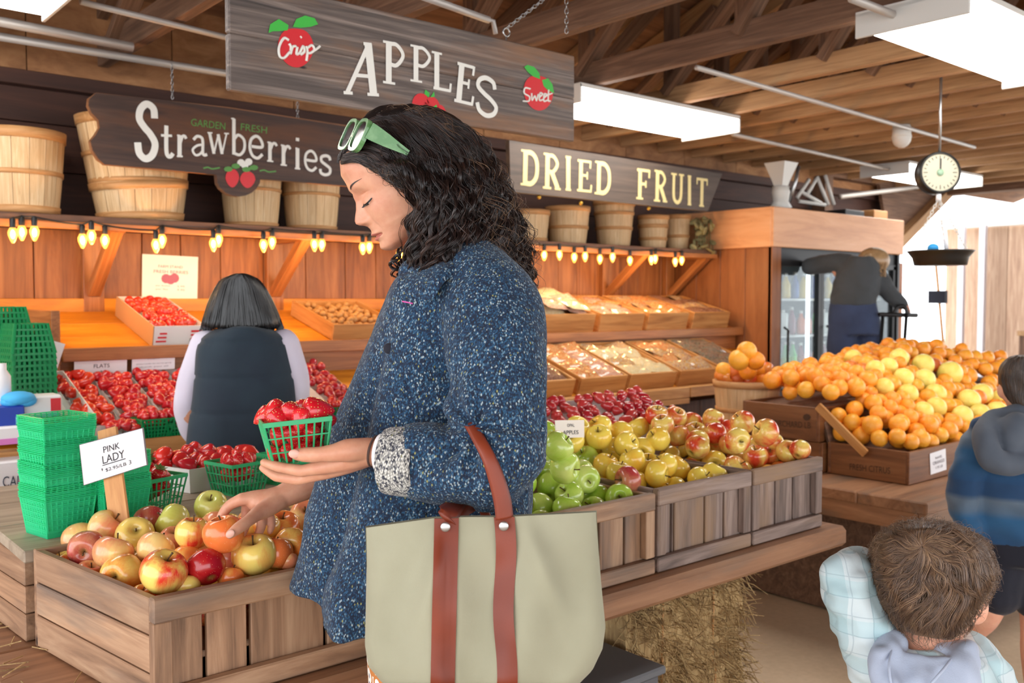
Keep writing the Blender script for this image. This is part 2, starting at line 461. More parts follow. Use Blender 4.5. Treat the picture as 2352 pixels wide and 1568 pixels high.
# cloth / people ----------------------------------------------------
def skin(name, c, c2):
    m = NT(name); n = m.noise(m.coord('Object'), 38, 4, .6); n2 = m.noise(m.coord('Object'), 700, 2, .6)
    col = m.mix(m.ramp(n, [(.35, (0, 0, 0)), (.7, (1, 1, 1))]), c, c2)
    m.set(Base_Color=col, Roughness=.46, Subsurface_Weight=.18, Subsurface_Radius=(.012, .005, .003), Subsurface_Scale=.5)
    m.bump(n2, .06, .001); return m.m
M['skin'] = skin('skin', srgb(216, 160, 130), srgb(204, 140, 112))
M['skin_child'] = skin('skin_child', srgb(232, 178, 150), srgb(224, 160, 132))
M['nail'] = plain('nail', srgb(218, 166, 148), .25)
M['lip'] = plain('lip', srgb(188, 112, 98), .35)
M['eye_white'] = plain('eye_white', srgb(232, 224, 216), .2)
def tweed(name, base, cols, scale=330, rot=(.4, .3, .6), fuzz=.3):
    m = NT(name)
    v = m.coord('Object', (1, 1, .62), rot)
    vo = m.node('ShaderNodeTexVoronoi', Vector=v, Scale=scale); vo.inputs['Randomness'].default_value = .55
    sep = m.node('ShaderNodeSeparateColor', Color=vo.outputs['Color'])
    big = m.noise(m.coord('Object'), 9, 3, .55)
    f = m.math('ADD', sep.outputs[0], m.math('MULTIPLY', m.math('SUBTRACT', big, .5), .16))
    c = m.ramp(f, cols, 'CONSTANT')
    rare = m.math('GREATER_THAN', sep.outputs[1], .988)
    c = m.mix(rare, c, srgb(150, 150, 96))
    edge = m.ramp(vo.outputs['Distance'], [(.25, (1, 1, 1)), (.75, (.25, .25, .25))])
    c = m.mix(1., c, edge, 'MULTIPLY')
    m.set(Base_Color=c, Roughness=.9, Sheen_Weight=.06, Sheen_Roughness=.5)
    m.bump(vo.outputs['Distance'], -.5 if fuzz else .3, .002)
    return m.m
M['tweed'] = tweed('tweed', None, [(0, srgb(20, 38, 66)), (.28, srgb(28, 62, 96)), (.60, srgb(40, 86, 122)), (.82, srgb(92, 128, 154)), (.925, srgb(164, 182, 190))], 470, (.0, .62, .5))
M['tweed_grey'] = tweed('tweed_grey', None, [(0, srgb(70, 72, 84)), (.2, srgb(150, 150, 150)), (.36, srgb(206, 204, 196)), (.7, srgb(226, 224, 216))], 400, (.0, .7, .5))
def hair_mat(name, c1, c2, c3, rough=.34):
    m = NT(name)
    isl = m.island()
    n = m.noise(m.coord('Object'), 26, 3, .6)
    f = m.math('ADD', m.math('MULTIPLY', isl, .42), m.math('MULTIPLY', n, .5))
    m.set(Base_Color=m.ramp(f, [(.2, c1), (.55, c2), (.85, c3)]), Roughness=rough, Specular_IOR_Level=.6, Anisotropic=.6)
    return m.m
M['hair_dark'] = hair_mat('hair_dark', srgb(18, 13, 13), srgb(40, 28, 26), srgb(96, 68, 56))
M['hair_black'] = hair_mat('hair_black', srgb(8, 8, 10), srgb(14, 15, 17), srgb(24, 24, 26), .4)
M['hair_brown'] = hair_mat('hair_brown', srgb(70, 50, 38), srgb(114, 86, 64), srgb(176, 142, 106), .4)
M['hair_short'] = hair_mat('hair_short', srgb(46, 34, 26), srgb(66, 50, 38), srgb(92, 72, 54), .5)
M['hair_blond'] = hair_mat('hair_blond', srgb(120, 92, 64), srgb(176, 142, 102), srgb(206, 176, 136), .4)
def cloth(name, c, c2=None, scale=900, rough=.85, bump=.25, sheen=.1):
    m = NT(name); n = m.noise(m.coord('Object'), 6, 3, .6); w = m.noise(m.coord('Object', (1, 1, 1)), scale, 2, .6)
    col = m.mix(m.ramp(n, [(.35, (0, 0, 0)), (.7, (1, 1, 1))]), c, c2 or c)
    m.set(Base_Color=col, Roughness=rough, Sheen_Weight=sheen); m.bump(w, bump, .001); return m.m
M['canvas'] = cloth('canvas', srgb(162, 160, 136), srgb(152, 150, 126), 700)
M['leather'] = cloth('leather', srgb(132, 54, 28), srgb(108, 40, 20), 260, .5, .12, 0)
M['vest'] = cloth('vest', srgb(28, 46, 58), srgb(22, 36, 50), 600)
M['sleeve_pale'] = cloth('sleeve_pale', srgb(206, 198, 214), srgb(214, 208, 222), 600)
M['hoodie_grey'] = cloth('hoodie_grey', srgb(66, 70, 74), srgb(56, 60, 62), 500)
M['denim'] = cloth('denim', srgb(42, 54, 82), srgb(52, 66, 98), 600)
M['fleece'] = cloth('fleece', srgb(36, 76, 112), srgb(30, 62, 96), 500)
M['hood_slate'] = cloth('hood_slate', srgb(84, 92, 104), srgb(70, 78, 90), 500)
M['navy'] = cloth('navy', srgb(20, 22, 36), srgb(24, 26, 40), 500)
M['knit_pale'] = cloth('knit_pale', srgb(184, 194, 212), srgb(168, 180, 202), 380, .9, .4)
def plaid():
    m = NT('plaid'); v = m.coord('Object')
    s = m.node('ShaderNodeSeparateXYZ', Vector=m.coord('Object', (1, 1, 1), (0, 0, R(40))))
    def bands(sock, per, w):
        fr = m.math('FRACT', m.math('MULTIPLY', sock, per)); return m.math('LESS_THAN', fr, w)
    b1 = bands(s.outputs[0], 17, .42); b2 = bands(s.outputs[2], 17, .42)
    l1 = bands(s.outputs[0], 34, .06); l2 = bands(s.outputs[2], 34, .06)
    c = m.mix(m.math('MULTIPLY', b1, .45), srgb(206, 220, 224), srgb(148, 188, 196))
    c = m.mix(m.math('MULTIPLY', b2, .4), c, srgb(168, 206, 212))
    c = m.mix(m.math('MULTIPLY', m.math('MAXIMUM', l1, l2), .3), c, srgb(110, 140, 156))
    m.set(Base_Color=c, Roughness=.85); m.bump(m.noise(v, 600, 2, .6), .2, .001); return m.m
M['plaid'] = plaid()
def fleece_stripes():
    m = NT('fleece_stripes'); s = m.node('ShaderNodeSeparateXYZ', Vector=m.coord('Object'))
    z = m.math('ADD', s.outputs[2], m.math('MULTIPLY', m.noise(m.coord('Object'), 3, 2, .5), .02))
    fr = m.math('FRACT', m.math('MULTIPLY', z, 5.2))
    c = m.ramp(fr, [(0, srgb(28, 66, 104)), (.45, srgb(40, 90, 130)), (.55, srgb(78, 100, 122)), (.72, srgb(92, 108, 124)), (.8, srgb(30, 64, 100))])
    m.set(Base_Color=c, Roughness=.9, Sheen_Weight=.2); m.bump(m.noise(m.coord('Object'), 400, 2, .6), .3, .002); return m.m
M['fleece_stripes'] = fleece_stripes()
def floral():
    m = NT('floral'); vo = m.node('ShaderNodeTexVoronoi', Vector=m.coord('Object'), Scale=34)
    c = m.ramp(vo.outputs['Distance'], [(0, srgb(40, 44, 84)), (.22, srgb(40, 44, 84)), (.23, srgb(240, 236, 228)), (.46, srgb(240, 236, 228)), (.47, srgb(196, 122, 60)), (.6, srgb(196, 122, 60)), (.61, srgb(238, 232, 224))], 'CONSTANT')
    m.set(Base_Color=c, Roughness=.8); return m.m
M['floral'] = floral()
def frame_green():
    m = NT('frame_green'); n = m.noise(m.coord('Object'), 40, 3, .6)
    m.set(Base_Color=m.ramp(n, [(.4, srgb(78, 128, 74)), (.7, srgb(118, 160, 110))]), Roughness=.22, Coat_Weight=.2); return m.m
M['frame_green'] = frame_green()
M['lens'] = plain('lens', srgb(40, 36, 48), .06, .0, Coat_Weight=1.0)
def straw():
    m = NT('straw'); f = m.noise(m.coord('Object', (90, 90, 12)), 1.0, 4, .6)
    m.set(Base_Color=m.ramp(m.math('ADD', m.math('MULTIPLY', m.island(), .4), m.math('MULTIPLY', f, .6)), [(.25, srgb(104, 80, 48)), (.5, srgb(178, 146, 98)), (.8, srgb(224, 196, 142))]), Roughness=.8); m.bump(f, .8, .01); return m.m
M['straw'] = straw()
def glass(name, col, rough=.03):
    m = NT(name); m.set(Base_Color=col, Roughness=rough, Transmission_Weight=1.0, IOR=1.1); return m.m
def thin_glass():
    m = NT('thin_glass'); m.set(Base_Color=(.9, .95, .97, 1), Roughness=.04)
    tb = m.node('ShaderNodeBsdfTransparent', Color=(.93, .97, .98, 1))
    lw = m.node('ShaderNodeLayerWeight', Blend=.25)
    mx = m.n.new('ShaderNodeMixShader')
    m.t.links.new(m.math('MULTIPLY', lw.outputs['Fresnel'], .15), mx.inputs[0])
    g = m.node('ShaderNodeBsdfGlossy', Roughness=.05)
    m.t.links.new(tb.outputs[0], mx.inputs[1]); m.t.links.new(g.outputs[0], mx.inputs[2])
    m.t.links.new(mx.outputs[0], m.n['Material Output'].inputs[0]); return m.m
M['thin_glass'] = thin_glass()
def packet(name, c1, c2, c3, wht=.5):
    """clear cellophane over dried fruit"""
    m = NT(name); rnd = m.objrand()
    cv = m.node('ShaderNodeCombineXYZ', X=m.math('MULTIPLY', rnd, 17.), Y=m.math('MULTIPLY', rnd, 31.), Z=rnd).outputs[0]
    vo = m.node('ShaderNodeTexVoronoi', Vector=m.coord('Object', (1, 1, 1), off=cv), Scale=45)
    sep = m.node('ShaderNodeSeparateColor', Color=vo.outputs['Color'])
    c = m.ramp(sep.outputs[0], [(0, c1), (.4, c2), (.75, c3)], 'CONSTANT')
    m.set(Base_Color=c, Roughness=.35, Coat_Weight=1.0, Coat_Roughness=.08)
    m.bump(m.noise(m.coord('Object'), 40, 4, .7), .9, .01); return m.m
M['pk_apricot'] = packet('pk_apricot', srgb(236, 150, 60), srgb(222, 110, 40), srgb(246, 216, 160))
M['pk_cream'] = packet('pk_cream', srgb(244, 226, 176), srgb(236, 206, 140), srgb(250, 240, 210))
M['pk_brown'] = packet('pk_brown', srgb(130, 80, 54), srgb(160, 100, 66), srgb(196, 150, 120))
M['pk_mix'] = packet('pk_mix', srgb(186, 110, 70), srgb(236, 190, 90), srgb(216, 206, 190))
M['pk_pink'] = packet('pk_pink', srgb(226, 140, 96), srgb(240, 190, 160), srgb(236, 214, 200))
M['pk_green'] = packet('pk_green', srgb(140, 88, 60), srgb(90, 120, 100), srgb(190, 160, 140))
# ------------------------------------------------------------------ the setting
def struct(name, mb, mat):
    o = mb.build(name, mat); o['kind'] = 'structure'; return o
YB = 4.30            # back wall
XC = 5.15            # left face of the drinks cooler
b = MB(); b.box((4.5, .2, -.05), (15, 9.2, .1), ch=.001); struct('floor', b, M['floor'])
# back wall: orange-lit planks below the shelf, dark boards above, plywood at the eave
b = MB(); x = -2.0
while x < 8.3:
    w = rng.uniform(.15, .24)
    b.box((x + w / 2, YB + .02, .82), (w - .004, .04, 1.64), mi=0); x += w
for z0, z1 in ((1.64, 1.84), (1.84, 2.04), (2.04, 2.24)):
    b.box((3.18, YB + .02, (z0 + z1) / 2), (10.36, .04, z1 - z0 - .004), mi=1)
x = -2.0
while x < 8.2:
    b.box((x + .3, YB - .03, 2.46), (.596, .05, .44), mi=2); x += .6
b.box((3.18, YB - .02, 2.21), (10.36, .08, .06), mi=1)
b.box((3.18, YB + .06, 1.35), (10.36, .03, 2.7), mi=1)  # backing added behind the boards to keep sky from showing through gaps
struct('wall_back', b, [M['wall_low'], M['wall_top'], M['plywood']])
# roof deck on both slopes, open gables let daylight in
def roof_z(y): return 2.52 + .34 * (4.6 - abs(y - .2) - .2) if False else 2.50 + .36 * max(0, 4.4 - abs(y - .4) - .0) * .0 + .36 * (4.0 - abs(y - .4))
b = MB()
for s in (1, -1):
    for k in range(10):
        y0 = .4 + s * k * .43; y1 = .4 + s * (k + 1) * .43 - s * .003
        b.beam((4.2, y0, roof_z(y0) + .07), (4.2, y1, roof_z(y1) + .07), 15.4, .02)
o = struct('roof', b, M['deck'])
# trusses
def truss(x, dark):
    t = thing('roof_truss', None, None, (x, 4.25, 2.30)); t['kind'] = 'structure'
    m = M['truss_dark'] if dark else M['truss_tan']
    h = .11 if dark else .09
    MB().beam((x, 4.25, 2.30 + h / 2), (x, -3.4, 2.30 + h / 2), .045, h).build('bottom_chord', m, t)
    c = MB()
    for s in (1, -1):
        ye = .4 + s * 3.9
        c.beam((x, ye, roof_z(ye) - .0), (x, .4, roof_z(.4)), .045, .10)
    c.build('top_chord', m, t)
    w = MB()
    for k, yy in enumerate((3.2, 2.3, 1.4, .4, -.6, -1.5, -2.4)):
        w.beam((x + .02, yy, 2.34), (x + .02, yy, roof_z(yy) - .03), .05, .07, up=(0, 1, 0))
    ys = [4.0, 3.2, 2.3, 1.4, .4]
    for a_, b_ in zip(ys[:-1], ys[1:]):
        w.beam((x - .02, a_, 2.36), (x - .02, b_, roof_z(b_) - .05), .04, .08, up=(1, 0, 0))
    w.build('web', M['truss_dark'], t)
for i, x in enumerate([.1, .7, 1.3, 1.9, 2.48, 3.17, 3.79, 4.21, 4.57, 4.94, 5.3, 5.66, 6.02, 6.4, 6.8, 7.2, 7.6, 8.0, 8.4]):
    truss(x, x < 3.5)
# open end: header, knee brace, post
b = MB(); b.beam((8.9, 4.6, 2.36), (8.9, -3.6, 2.36), .14, .16); b.beam((6.86, 4.2, 2.37), (8.9, 4.2, 2.37), .12, .14); struct('beam_header', b, M['truss_dark'])
b = MB(); p0 = at(2040, 580, y=4.12); p1 = at(2185, 432, y=4.12); b.beam(p0, p1, .09, .09); struct('beam_brace', b, M['truss_tan'])
b = MB(); b.prism([at(2048, 572, y=4.16), at(2180, 436, y=4.16), at(2020, 420, y=4.16)], (0, .03, 0)); struct('wall_gusset', b, M['truss_dark'])
b = MB(); b.box((6.9, 4.2, 1.15), (.12, .12, 2.3)); struct('pillar_corner', b, M['truss_dark'])
# ceiling lights
def fixture(x0, x1, y0, y1, label):
    t = thing('ceiling_light', label, 'light', ((x0 + x1) / 2, (y0 + y1) / 2, 2.30), 'fluorescent ceiling lights')
    h = MB(); cx, cy = (x0 + x1) / 2, (y0 + y1) / 2
    h.box((cx, cy, 2.288), (x1 - x0, y1 - y0, .02)); 
    for x in (x0 + .006, x1 - .006): h.box((x, cy, 2.25), (.012, y1 - y0, .085))
    h.build('housing', M['white_metal'], t)
    d = MB(); n = 10; rows = []
    for x in (x0 + .013, x1 - .013):
        r = []
        for k in range(n + 1):
            u = k / n * 2 - 1
            r.append((x, cy + u * (y1 - y0) / 2 * .985, 2.215 + .062 * max(0, (abs(u) - .72) / .28) ** 2))
        rows.append(r)
    d.grid(rows)
    d.poly(rows[0]); d.poly(rows[1][::-1])
    d.build('diffuser', M['diffuser'], t)
    return t
fixture(3.05, 4.27, 3.10, 3.50, 'long glowing ceiling light beside the APPLES sign, above the dried fruit sign')
fixture(3.05, 4.27, 1.35, 1.74, 'biggest glowing ceiling light, hung over the orange table')
fixture(6.55, 7.77, 3.30, 3.68, 'small far ceiling light behind the round scale dial')
fixture(-.37, .85, 3.04, 3.36, 'ceiling light cut off at the top corner, above the bushel baskets')
# conduit pipes under the chords
def pipe(a, b2, lab, r=.011, drop=None):
    m = MB(); m.tube([a, b2], r, 8); 
    if drop: m.tube([b2, Vector(b2) + Vector((.02, 0, 0)), Vector(b2) + Vector((.03, 0, drop))], r * .7, 6)
    return tag(m.build('conduit_pipe', M['grey_pipe'], loc=Vector(a)), lab, 'pipe', 'metal conduit along the ceiling')
pipe(at(185, 4, z=2.285), at(560, 96, z=2.285), 'white conduit running from the cut-off ceiling light to behind the APPLES sign')
pipe((.72, 3.95, 2.285), (2.3, 3.95, 2.285), 'grey conduit close to the plywood above the strawberry sign', .016)
pipe((.60, 3.72, 2.285), (1.25, 3.72, 2.27), 'short fat grey pipe near the cut-off ceiling light', .018)
pipe(at(960, -12, z=2.22), at(1122, 46, z=2.22), 'short white pipe end above the APPLES sign', .012, -.04)
pipe(at(1600, 155, z=2.285), at(2238, 338, z=2.285), 'long bare conduit crossing the tan joists in open view', .012)
pipe(at(1682, 308, z=2.25), at(2040, 388, z=2.25), 'thin conduit leading from the long light beside the APPLES sign', .012)
pipe(at(1955, -4, z=2.26), at(2098, 52, z=2.26), 'short pipe running into the biggest ceiling light', .014)
pipe(at(1930, 452, y=3.95), at(2352, 398, y=3.95), 'pale pipe above the open doorway', .02)
# outside, beyond the open end
b = MB(); b.box((14, 3, -.03), (10.2, 16, .06)); o = struct('ground_outside', b, plain('pale_gravel', srgb(224, 218, 206), .9))
t = thing('market_shed', 'weathered shed seen through the bright open doorway', 'shed', (12.0, 4.6, 0))
b = MB()
for k in range(9): b.box((12.0, 3.4 + k * .25, 1.1), (.05, .244, 2.2))
b.build('boarding', wood('shed_board', [srgb(150, 116, 96), srgb(190, 156, 130), srgb(214, 186, 160)], rough=.8), t)
b = MB(); b.beam((11.9, 3.2, 2.26), (11.9, 6.2, 2.26), .1, .14); b.build('eave_board', M['white_metal'], t)
b = MB()
for y in (3.55, 3.75, 4.15, 4.35, 4.95, 5.2): b.box((11.7, y, 1.1), (.07, .07, 2.2))
b.build('post', plain('pale_post', srgb(206, 200, 204), .6), t)
t = thing('work_table', 'wooden work table outside the open doorway, loaded with white and green sacks', 'table', (10.4, 3.75, 0))
MB().box((10.4, 3.55, .96), (.7, .7, .05)).build('table_top', M['truss_tan'], t)
for x in (10.1, 10.7):
    for y in (3.25, 3.85): MB().box((x, y, .47), (.07, .07, .94)).build('leg', M['truss_dark'], t)
for (y, z, c, l, k) in ((3.62, 1.05, 'white', 'white sack lying on the work table outside', 0), (3.62, 1.2, 'green', 'pale green sack on top of the white sack outside', 1)):
    b = MB(); b.sphere((10.35, y, z), (.2, .26, .085), 16, 10)
    tag(b.build('sack', plain('sack_' + c, srgb(236, 238, 232) if k == 0 else srgb(150, 206, 140), .7), loc=(10.35, y, z)), l, 'sack')
t = thing('broom', 'long handled broom leaning in the bright doorway behind the scale pan', 'broom', (8.7, 4.25, 0))
b = MB(); b.tube([at(2168, 806, x=8.7), at(2150, 610, x=8.9)], .013, 8); b.build('handle', M['stake'], t)
b = MB(); b.box(at(2154, 682, x=8.78), (.06, .16, .12)); b.build('head', M['navy'], t)
# ------------------------------------------------------------------ lettering
GL = {
 'A': [([(.05, 0), (.47, 1)], .09), ([(.45, 1), (.88, 0)], .17), ([(.2, .36), (.72, .36)], .07), ([(-.06, 0), (.22, 0)], .06), ([(.68, 0), (1.05, 0)], .06), ([(.3, 1), (.56, 1)], .06)],
 'P': [([(.27, 0), (.27, 1)], .17), ([(.25, .96), (.62, .97), (.9, .74), (.62, .47), (.25, .48)], .1, 1), ([(.02, 0), (.55, 0)], .06), ([(.02, 1), (.4, 1)], .06)],
 'L': [([(.27, 0), (.27, 1)], .17), ([(.1, .03), (.95, .03)], .08), ([(.93, 0), (.97, .24)], .07), ([(.02, 1), (.52, 1)], .06)],
 'E': [([(.27, 0), (.27, 1)], .17), ([(.05, .97), (.88, .97)], .08), ([(.25, .52), (.68, .52)], .08), ([(.05, .03), (.95, .03)], .08), ([(.86, .76), (.88, 1)], .07), ([(.93, 0), (.96, .24)], .07), ([(.68, .4), (.68, .64)], .06)],
 'F': [([(.27, 0), (.27, 1)], .18), ([(.05, .96), (.95, .96)], .1), ([(.25, .5), (.7, .5)], .1), ([(.93, .72), (.95, 1)], .08), ([(.7, .38), (.7, .62)], .07), ([(.02, 0), (.52, 0)], .07)],
 'D': [([(.25, 0), (.25, 1)], .18), ([(.2, .96), (.62, .95), (.9, .72), (.9, .28), (.62, .05), (.2, .04)], .15, 1), ([(.0, 1), (.3, 1)], .07), ([(.0, 0), (.3, 0)], .07)],
 'R': [([(.25, 0), (.25, 1)], .18), ([(.22, .96), (.6, .96), (.85, .74), (.6, .5), (.25, .5)], .12, 1), ([(.5, .5), (.9, .02)], .17), ([(.0, 0), (.5, 0)], .07), ([(.0, 1), (.3, 1)], .07), ([(.72, 0), (1.08, 0)], .07)],
 'I': [([(.5, 0), (.5, 1)], .18), ([(.1, 0), (.9, 0)], .07), ([(.1, 1), (.9, 1)], .07)],
 'U': [([(.22, 1), (.22, .35), (.3, .12), (.52, .03), (.72, .12), (.8, .35), (.8, 1)], .14, 1), ([(0, 1), (.44, 1)], .07), ([(.6, 1), (1, 1)], .07)],
 'T': [([(.5, 0), (.5, 1)], .18), ([(.0, .96), (1, .96)], .1), ([(.03, .76), (.03, 1)], .07), ([(.97, .76), (.97, 1)], .07), ([(.28, 0), (.72, 0)], .07)],
 'S': [([(.86, .74), (.8, .92), (.5, 1.0), (.22, .9), (.16, .72), (.4, .56), (.66, .44), (.88, .26), (.76, .06), (.45, -.02), (.16, .08), (.08, .28)], .13, 1)],
 's': [([(.84, .78), (.76, .95), (.5, 1.0), (.2, .9), (.2, .68), (.5, .52), (.82, .34), (.78, .08), (.45, -.02), (.16, .06), (.1, .26)], .16, 1)],
 't': [([(.45, 1), (.45, .25), (.55, .04), (.75, .02), (.92, .12)], .13, 1), ([(.08, .68), (.85, .68)], .08)],
 'r': [([(.25, 0), (.25, 1)], .2), ([(.3, .62), (.5, .92), (.72, .96), (.86, .84)], .14, 1), ([(.0, 0), (.55, 0)], .08), ([(.02, .98), (.3, .98)], .08)],
 'a': [([(.18, .8), (.4, .98), (.66, .92), (.74, .7), (.74, .15), (.84, .02), (1, .06)], .15, 1), ([(.72, .56), (.4, .5), (.14, .28), (.3, .02), (.55, .06), (.74, .25)], .12, 1)],
 'w': [([(.08, 1), (.3, 0)], .15), ([(.3, 0), (.5, .9)], .08), ([(.5, .95), (.7, 0)], .15), ([(.7, 0), (.92, 1)], .08), ([(-.02, 1), (.22, 1)], .07), ([(.8, 1), (1.04, 1)], .07)],
 'b': [([(.22, 0), (.22, 1)], .1), ([(.22, .42), (.5, .55), (.86, .42), (.88, .16), (.6, 0), (.22, .04)], .08, 1), ([(.05, 1), (.25, 1)], .04)],
 'e': [([(.16, .5), (.86, .52), (.8, .84), (.52, 1), (.2, .82), (.12, .42), (.28, .08), (.6, -.02), (.9, .18)], .14, 1)],
 'i': [([(.5, 0), (.5, 1)], .2), ([(.1, 0), (.9, 0)], .08), ([(.2, .98), (.5, .98)], .08), ([(.5, 1.34), (.5, 1.5)], .18)],
}
def ribbon(mb, pts, w, nrm, off):
    """flat paint stroke of width w through 3-D pts lying in a plane with normal nrm"""
    pts = [Vector(p) for p in pts]; L, Rr = [], []
    for i, p in enumerate(pts):
        d = (pts[min(i + 1, len(pts) - 1)] - pts[max(i - 1, 0)]).normalized()
        s = nrm.cross(d).normalized() * (w / 2)
        q = p + nrm * off
        L.append(q + s); Rr.append(q - s)
    mb.grid([Rr, L], smooth=False)
def letter(mb, ch, bl, br, tl, nrm, off=.0015, wscale=1.):
    u, v = br - bl, tl - bl
    for st in GL[ch]:
        pts = [bl + u * a + v * b2 for a, b2 in (spline(st[0], 8) if len(st) > 2 else st[0])]
        off += .00008
        ribbon(mb, pts, st[1] * v.length * wscale, nrm, off)
def text_verts(s, align='LEFT'):
    cu = bpy.data.curves.new('t', 'FONT'); cu.body = s; cu.resolution_u = 3
    o = bpy.data.objects.new('t', cu); C.objects.link(o)
    dg = bpy.context.evaluated_depsgraph_get(); dg.update()
    me = bpy.data.meshes.new_from_object(o.evaluated_get(dg))
    v = [tuple(x.co) for x in me.vertices]; f = [tuple(p.vertices) for p in me.polygons]
    bpy.data.objects.remove(o); bpy.data.curves.remove(cu); bpy.data.meshes.remove(me)
    xs = [p[0] for p in v]; ys = [p[1] for p in v]
    x0, x1, y0, y1 = min(xs), max(xs), min(ys), max(ys)
    return [((p[0] - x0) / (x1 - x0), (p[1] - y0) / (y1 - y0)) for p in v], f
def text(mb, s, bl, br, tl, nrm, off=.0015):
    v, f = text_verts(s); bl, br, tl = Vector(bl), Vector(br), Vector(tl)
    mb.add([bl + (br - bl) * a + (tl - bl) * c + nrm * off for a, c in v], f)
NB = Vector((0, -1, 0))     # signs face the shoppers
def blob(mb, pts, nrm, off):
    c = sum((Vector(p) for p in pts), Vector()) / len(pts)
    n = len(pts); vs = [c + nrm * off] + [Vector(p) + nrm * off for p in pts]
    mb.add(vs, [(0, 1 + i, 1 + (i + 1) % n) for i in range(n)])
def pxs(pts, pl, sc=1, ox=0, oy=0): return [at(ox + a * sc, oy + c * sc, y=pl) for a, c in pts]

# --- APPLES sign
PA = 2.27
t = thing('hanging_sign', 'weathered grey board hung on chains, painted APPLES in white between two red apples', 'sign', at(920, 160, y=PA), 'painted market signs')
bl, br = at(528, 205, y=PA), at(1316, 331, y=PA); tr = at(1321, 128, y=PA); tl = Vector((bl.x, PA, tr.z))
b = MB()
hgt = (tl.z - bl.z)
for k in range(2):
    z0 = bl.z + k * hgt / 2; b.box(((bl.x + tr.x) / 2, PA + .014, z0 + hgt / 4), (tr.x - bl.x, .026, hgt / 2 - .0006), ch=.004)
b.build('board', M['sign_grey'], t)
b = MB()
for ch, q in (('A', (793, 213, 866, 218, 812, 98)), ('P', (878, 188, 930, 196, 878, 95)), ('P', (941, 184, 991, 192, 941, 104)), ('L', (990, 203, 1036, 212, 990, 119)),
              ('E', (1040, 232, 1086, 243, 1048, 142)), ('S', (1092, 258, 1146, 270, 1088, 172))):
    letter(b, ch, at(q[0], q[1], y=PA), at(q[2], q[3], y=PA), at(q[4], q[5], y=PA), NB)
b.build('lettering', M['paint_white'], t)
def painted_apple(cx, cy, rx, ry, sl, mat_word, strokes, leafs, w):
    a = MB(); pts = []
    for k in range(28):
        an = 2 * math.pi * k / 28; c, s = math.cos(an), math.sin(an)
        rr = 1 - .10 * max(0, s) ** 6
        pts.append(at(cx + rx * c * (1 - .08 * max(0, -s)), cy - ry * s * rr + sl * rx * c, y=PA))
    blob(a, pts, NB, .0012); ap = a.build('painted_apple', M['paint_red'], t)
    g = MB()
    for lf in leafs: blob(g, [at(*p, y=PA) for p in lf], NB, .0018)
    g.build('painted_leaf', M['leaf_green'], t)
    s_ = MB()
    for st in strokes: s_.tube([at(*p, y=PA - .002) for p in spline(st, 6)], w * .42, 6)
    s_.build('script_lettering', M['paint_white'], t)
painted_apple(679, 108, 41, 47, .06, None,
  [[(663, 92), (652, 88), (641, 108), (642, 128), (652, 133), (667, 118)], [(664, 100), (668, 108), (667, 124), (672, 108), (680, 106)], [(683, 108), (681, 124), (688, 122)], [(688, 122), (696, 106), (699, 118), (690, 126)], [(703, 106), (706, 118), (704, 140)], [(704, 112), (716, 104), (722, 114), (712, 122), (705, 120)], [(716, 120), (728, 112), (735, 106)], [(690, 86), (692, 85)]],
  [[(616, 76), (620, 56), (640, 44), (662, 58), (660, 70), (640, 72), (626, 72)], [(672, 62), (680, 44), (700, 36), (722, 42), (730, 56), (712, 62), (690, 64)]], .009)
painted_apple(1236, 212, 34, 42, .1, None,
  [[(1218, 204), (1206, 202), (1204, 214), (1216, 222), (1214, 232), (1201, 232)], [(1221, 214), (1222, 230), (1228, 220), (1232, 231), (1236, 216)], [(1238, 224), (1246, 216), (1240, 214), (1239, 230), (1248, 228)], [(1248, 226), (1256, 218), (1250, 216), (1249, 232), (1257, 230)], [(1260, 206), (1259, 230), (1264, 232)], [(1252, 220), (1268, 214)]],
  [[(1203, 154), (1210, 149), (1226, 154), (1238, 168), (1240, 182), (1224, 176), (1212, 166)], [(1244, 184), (1258, 180), (1268, 194), (1272, 214), (1258, 208), (1248, 198)]], .007)
for (cx, cy, rx, ry) in ((966, 238, 20, 24), (990, 248, 20, 26), (1008, 262, 16, 22)):
    a = MB(); blob(a, [at(cx + rx * math.cos(k * .3927), cy - ry * math.sin(k * .3927), y=PA) for k in range(16)], NB, .0012); a.build('painted_tomato', M['paint_red'], t)
a = MB()
blob(a, [at(*p, y=PA) for p in ((974, 216), (976, 206), (986, 214), (984, 224))], NB, .0018); blob(a, [at(*p, y=PA) for p in ((988, 224), (996, 210), (998, 222))], NB, .0018); blob(a, [at(*p, y=PA) for p in ((994, 246), (1002, 240), (1004, 260), (998, 262))], NB, .0018)
a.build('painted_leaf', M['leaf_green'], t)
def chain(p0, p1, r=.006):
    m = MB(); p0, p1 = Vector(p0), Vector(p1); d = (p1 - p0); n = max(2, int(d.length / (r * 2.6))); x = d.normalized(); y = x.orthogonal().normalized(); z = x.cross(y)
    for i in range(n):
        c = p0 + d * ((i + .5) / n); s = y if i % 2 else z
        m.tube([c + x * (r * 1.8 * math.cos(a)) + s * (r * math.sin(a)) for a in [2 * math.pi * k / 8 for k in range(9)]], r * .25, 4)
    return m
b = MB(); c0 = at(1163, 74, y=PA + .01)
b.tube([c0 + Vector((.013 * math.cos(a), 0, .013 * math.sin(a))) for a in [2 * math.pi * k / 14 for k in range(15)]], .003, 6); b.tube([c0 - Vector((0, 0, .013)), c0 - Vector((0, 0, .045))], .003, 6)
b.build('eye_bolt', M['steel'], t)
chain(c0 + Vector((0, 0, .012)), Vector((c0.x + .21, PA + .02, 2.31))).build('chain', M['steel'], t)
chain(at(1301, 76, y=PA + .06), at(1301, -14, y=PA + .06)).build('chain', M['steel'], t)
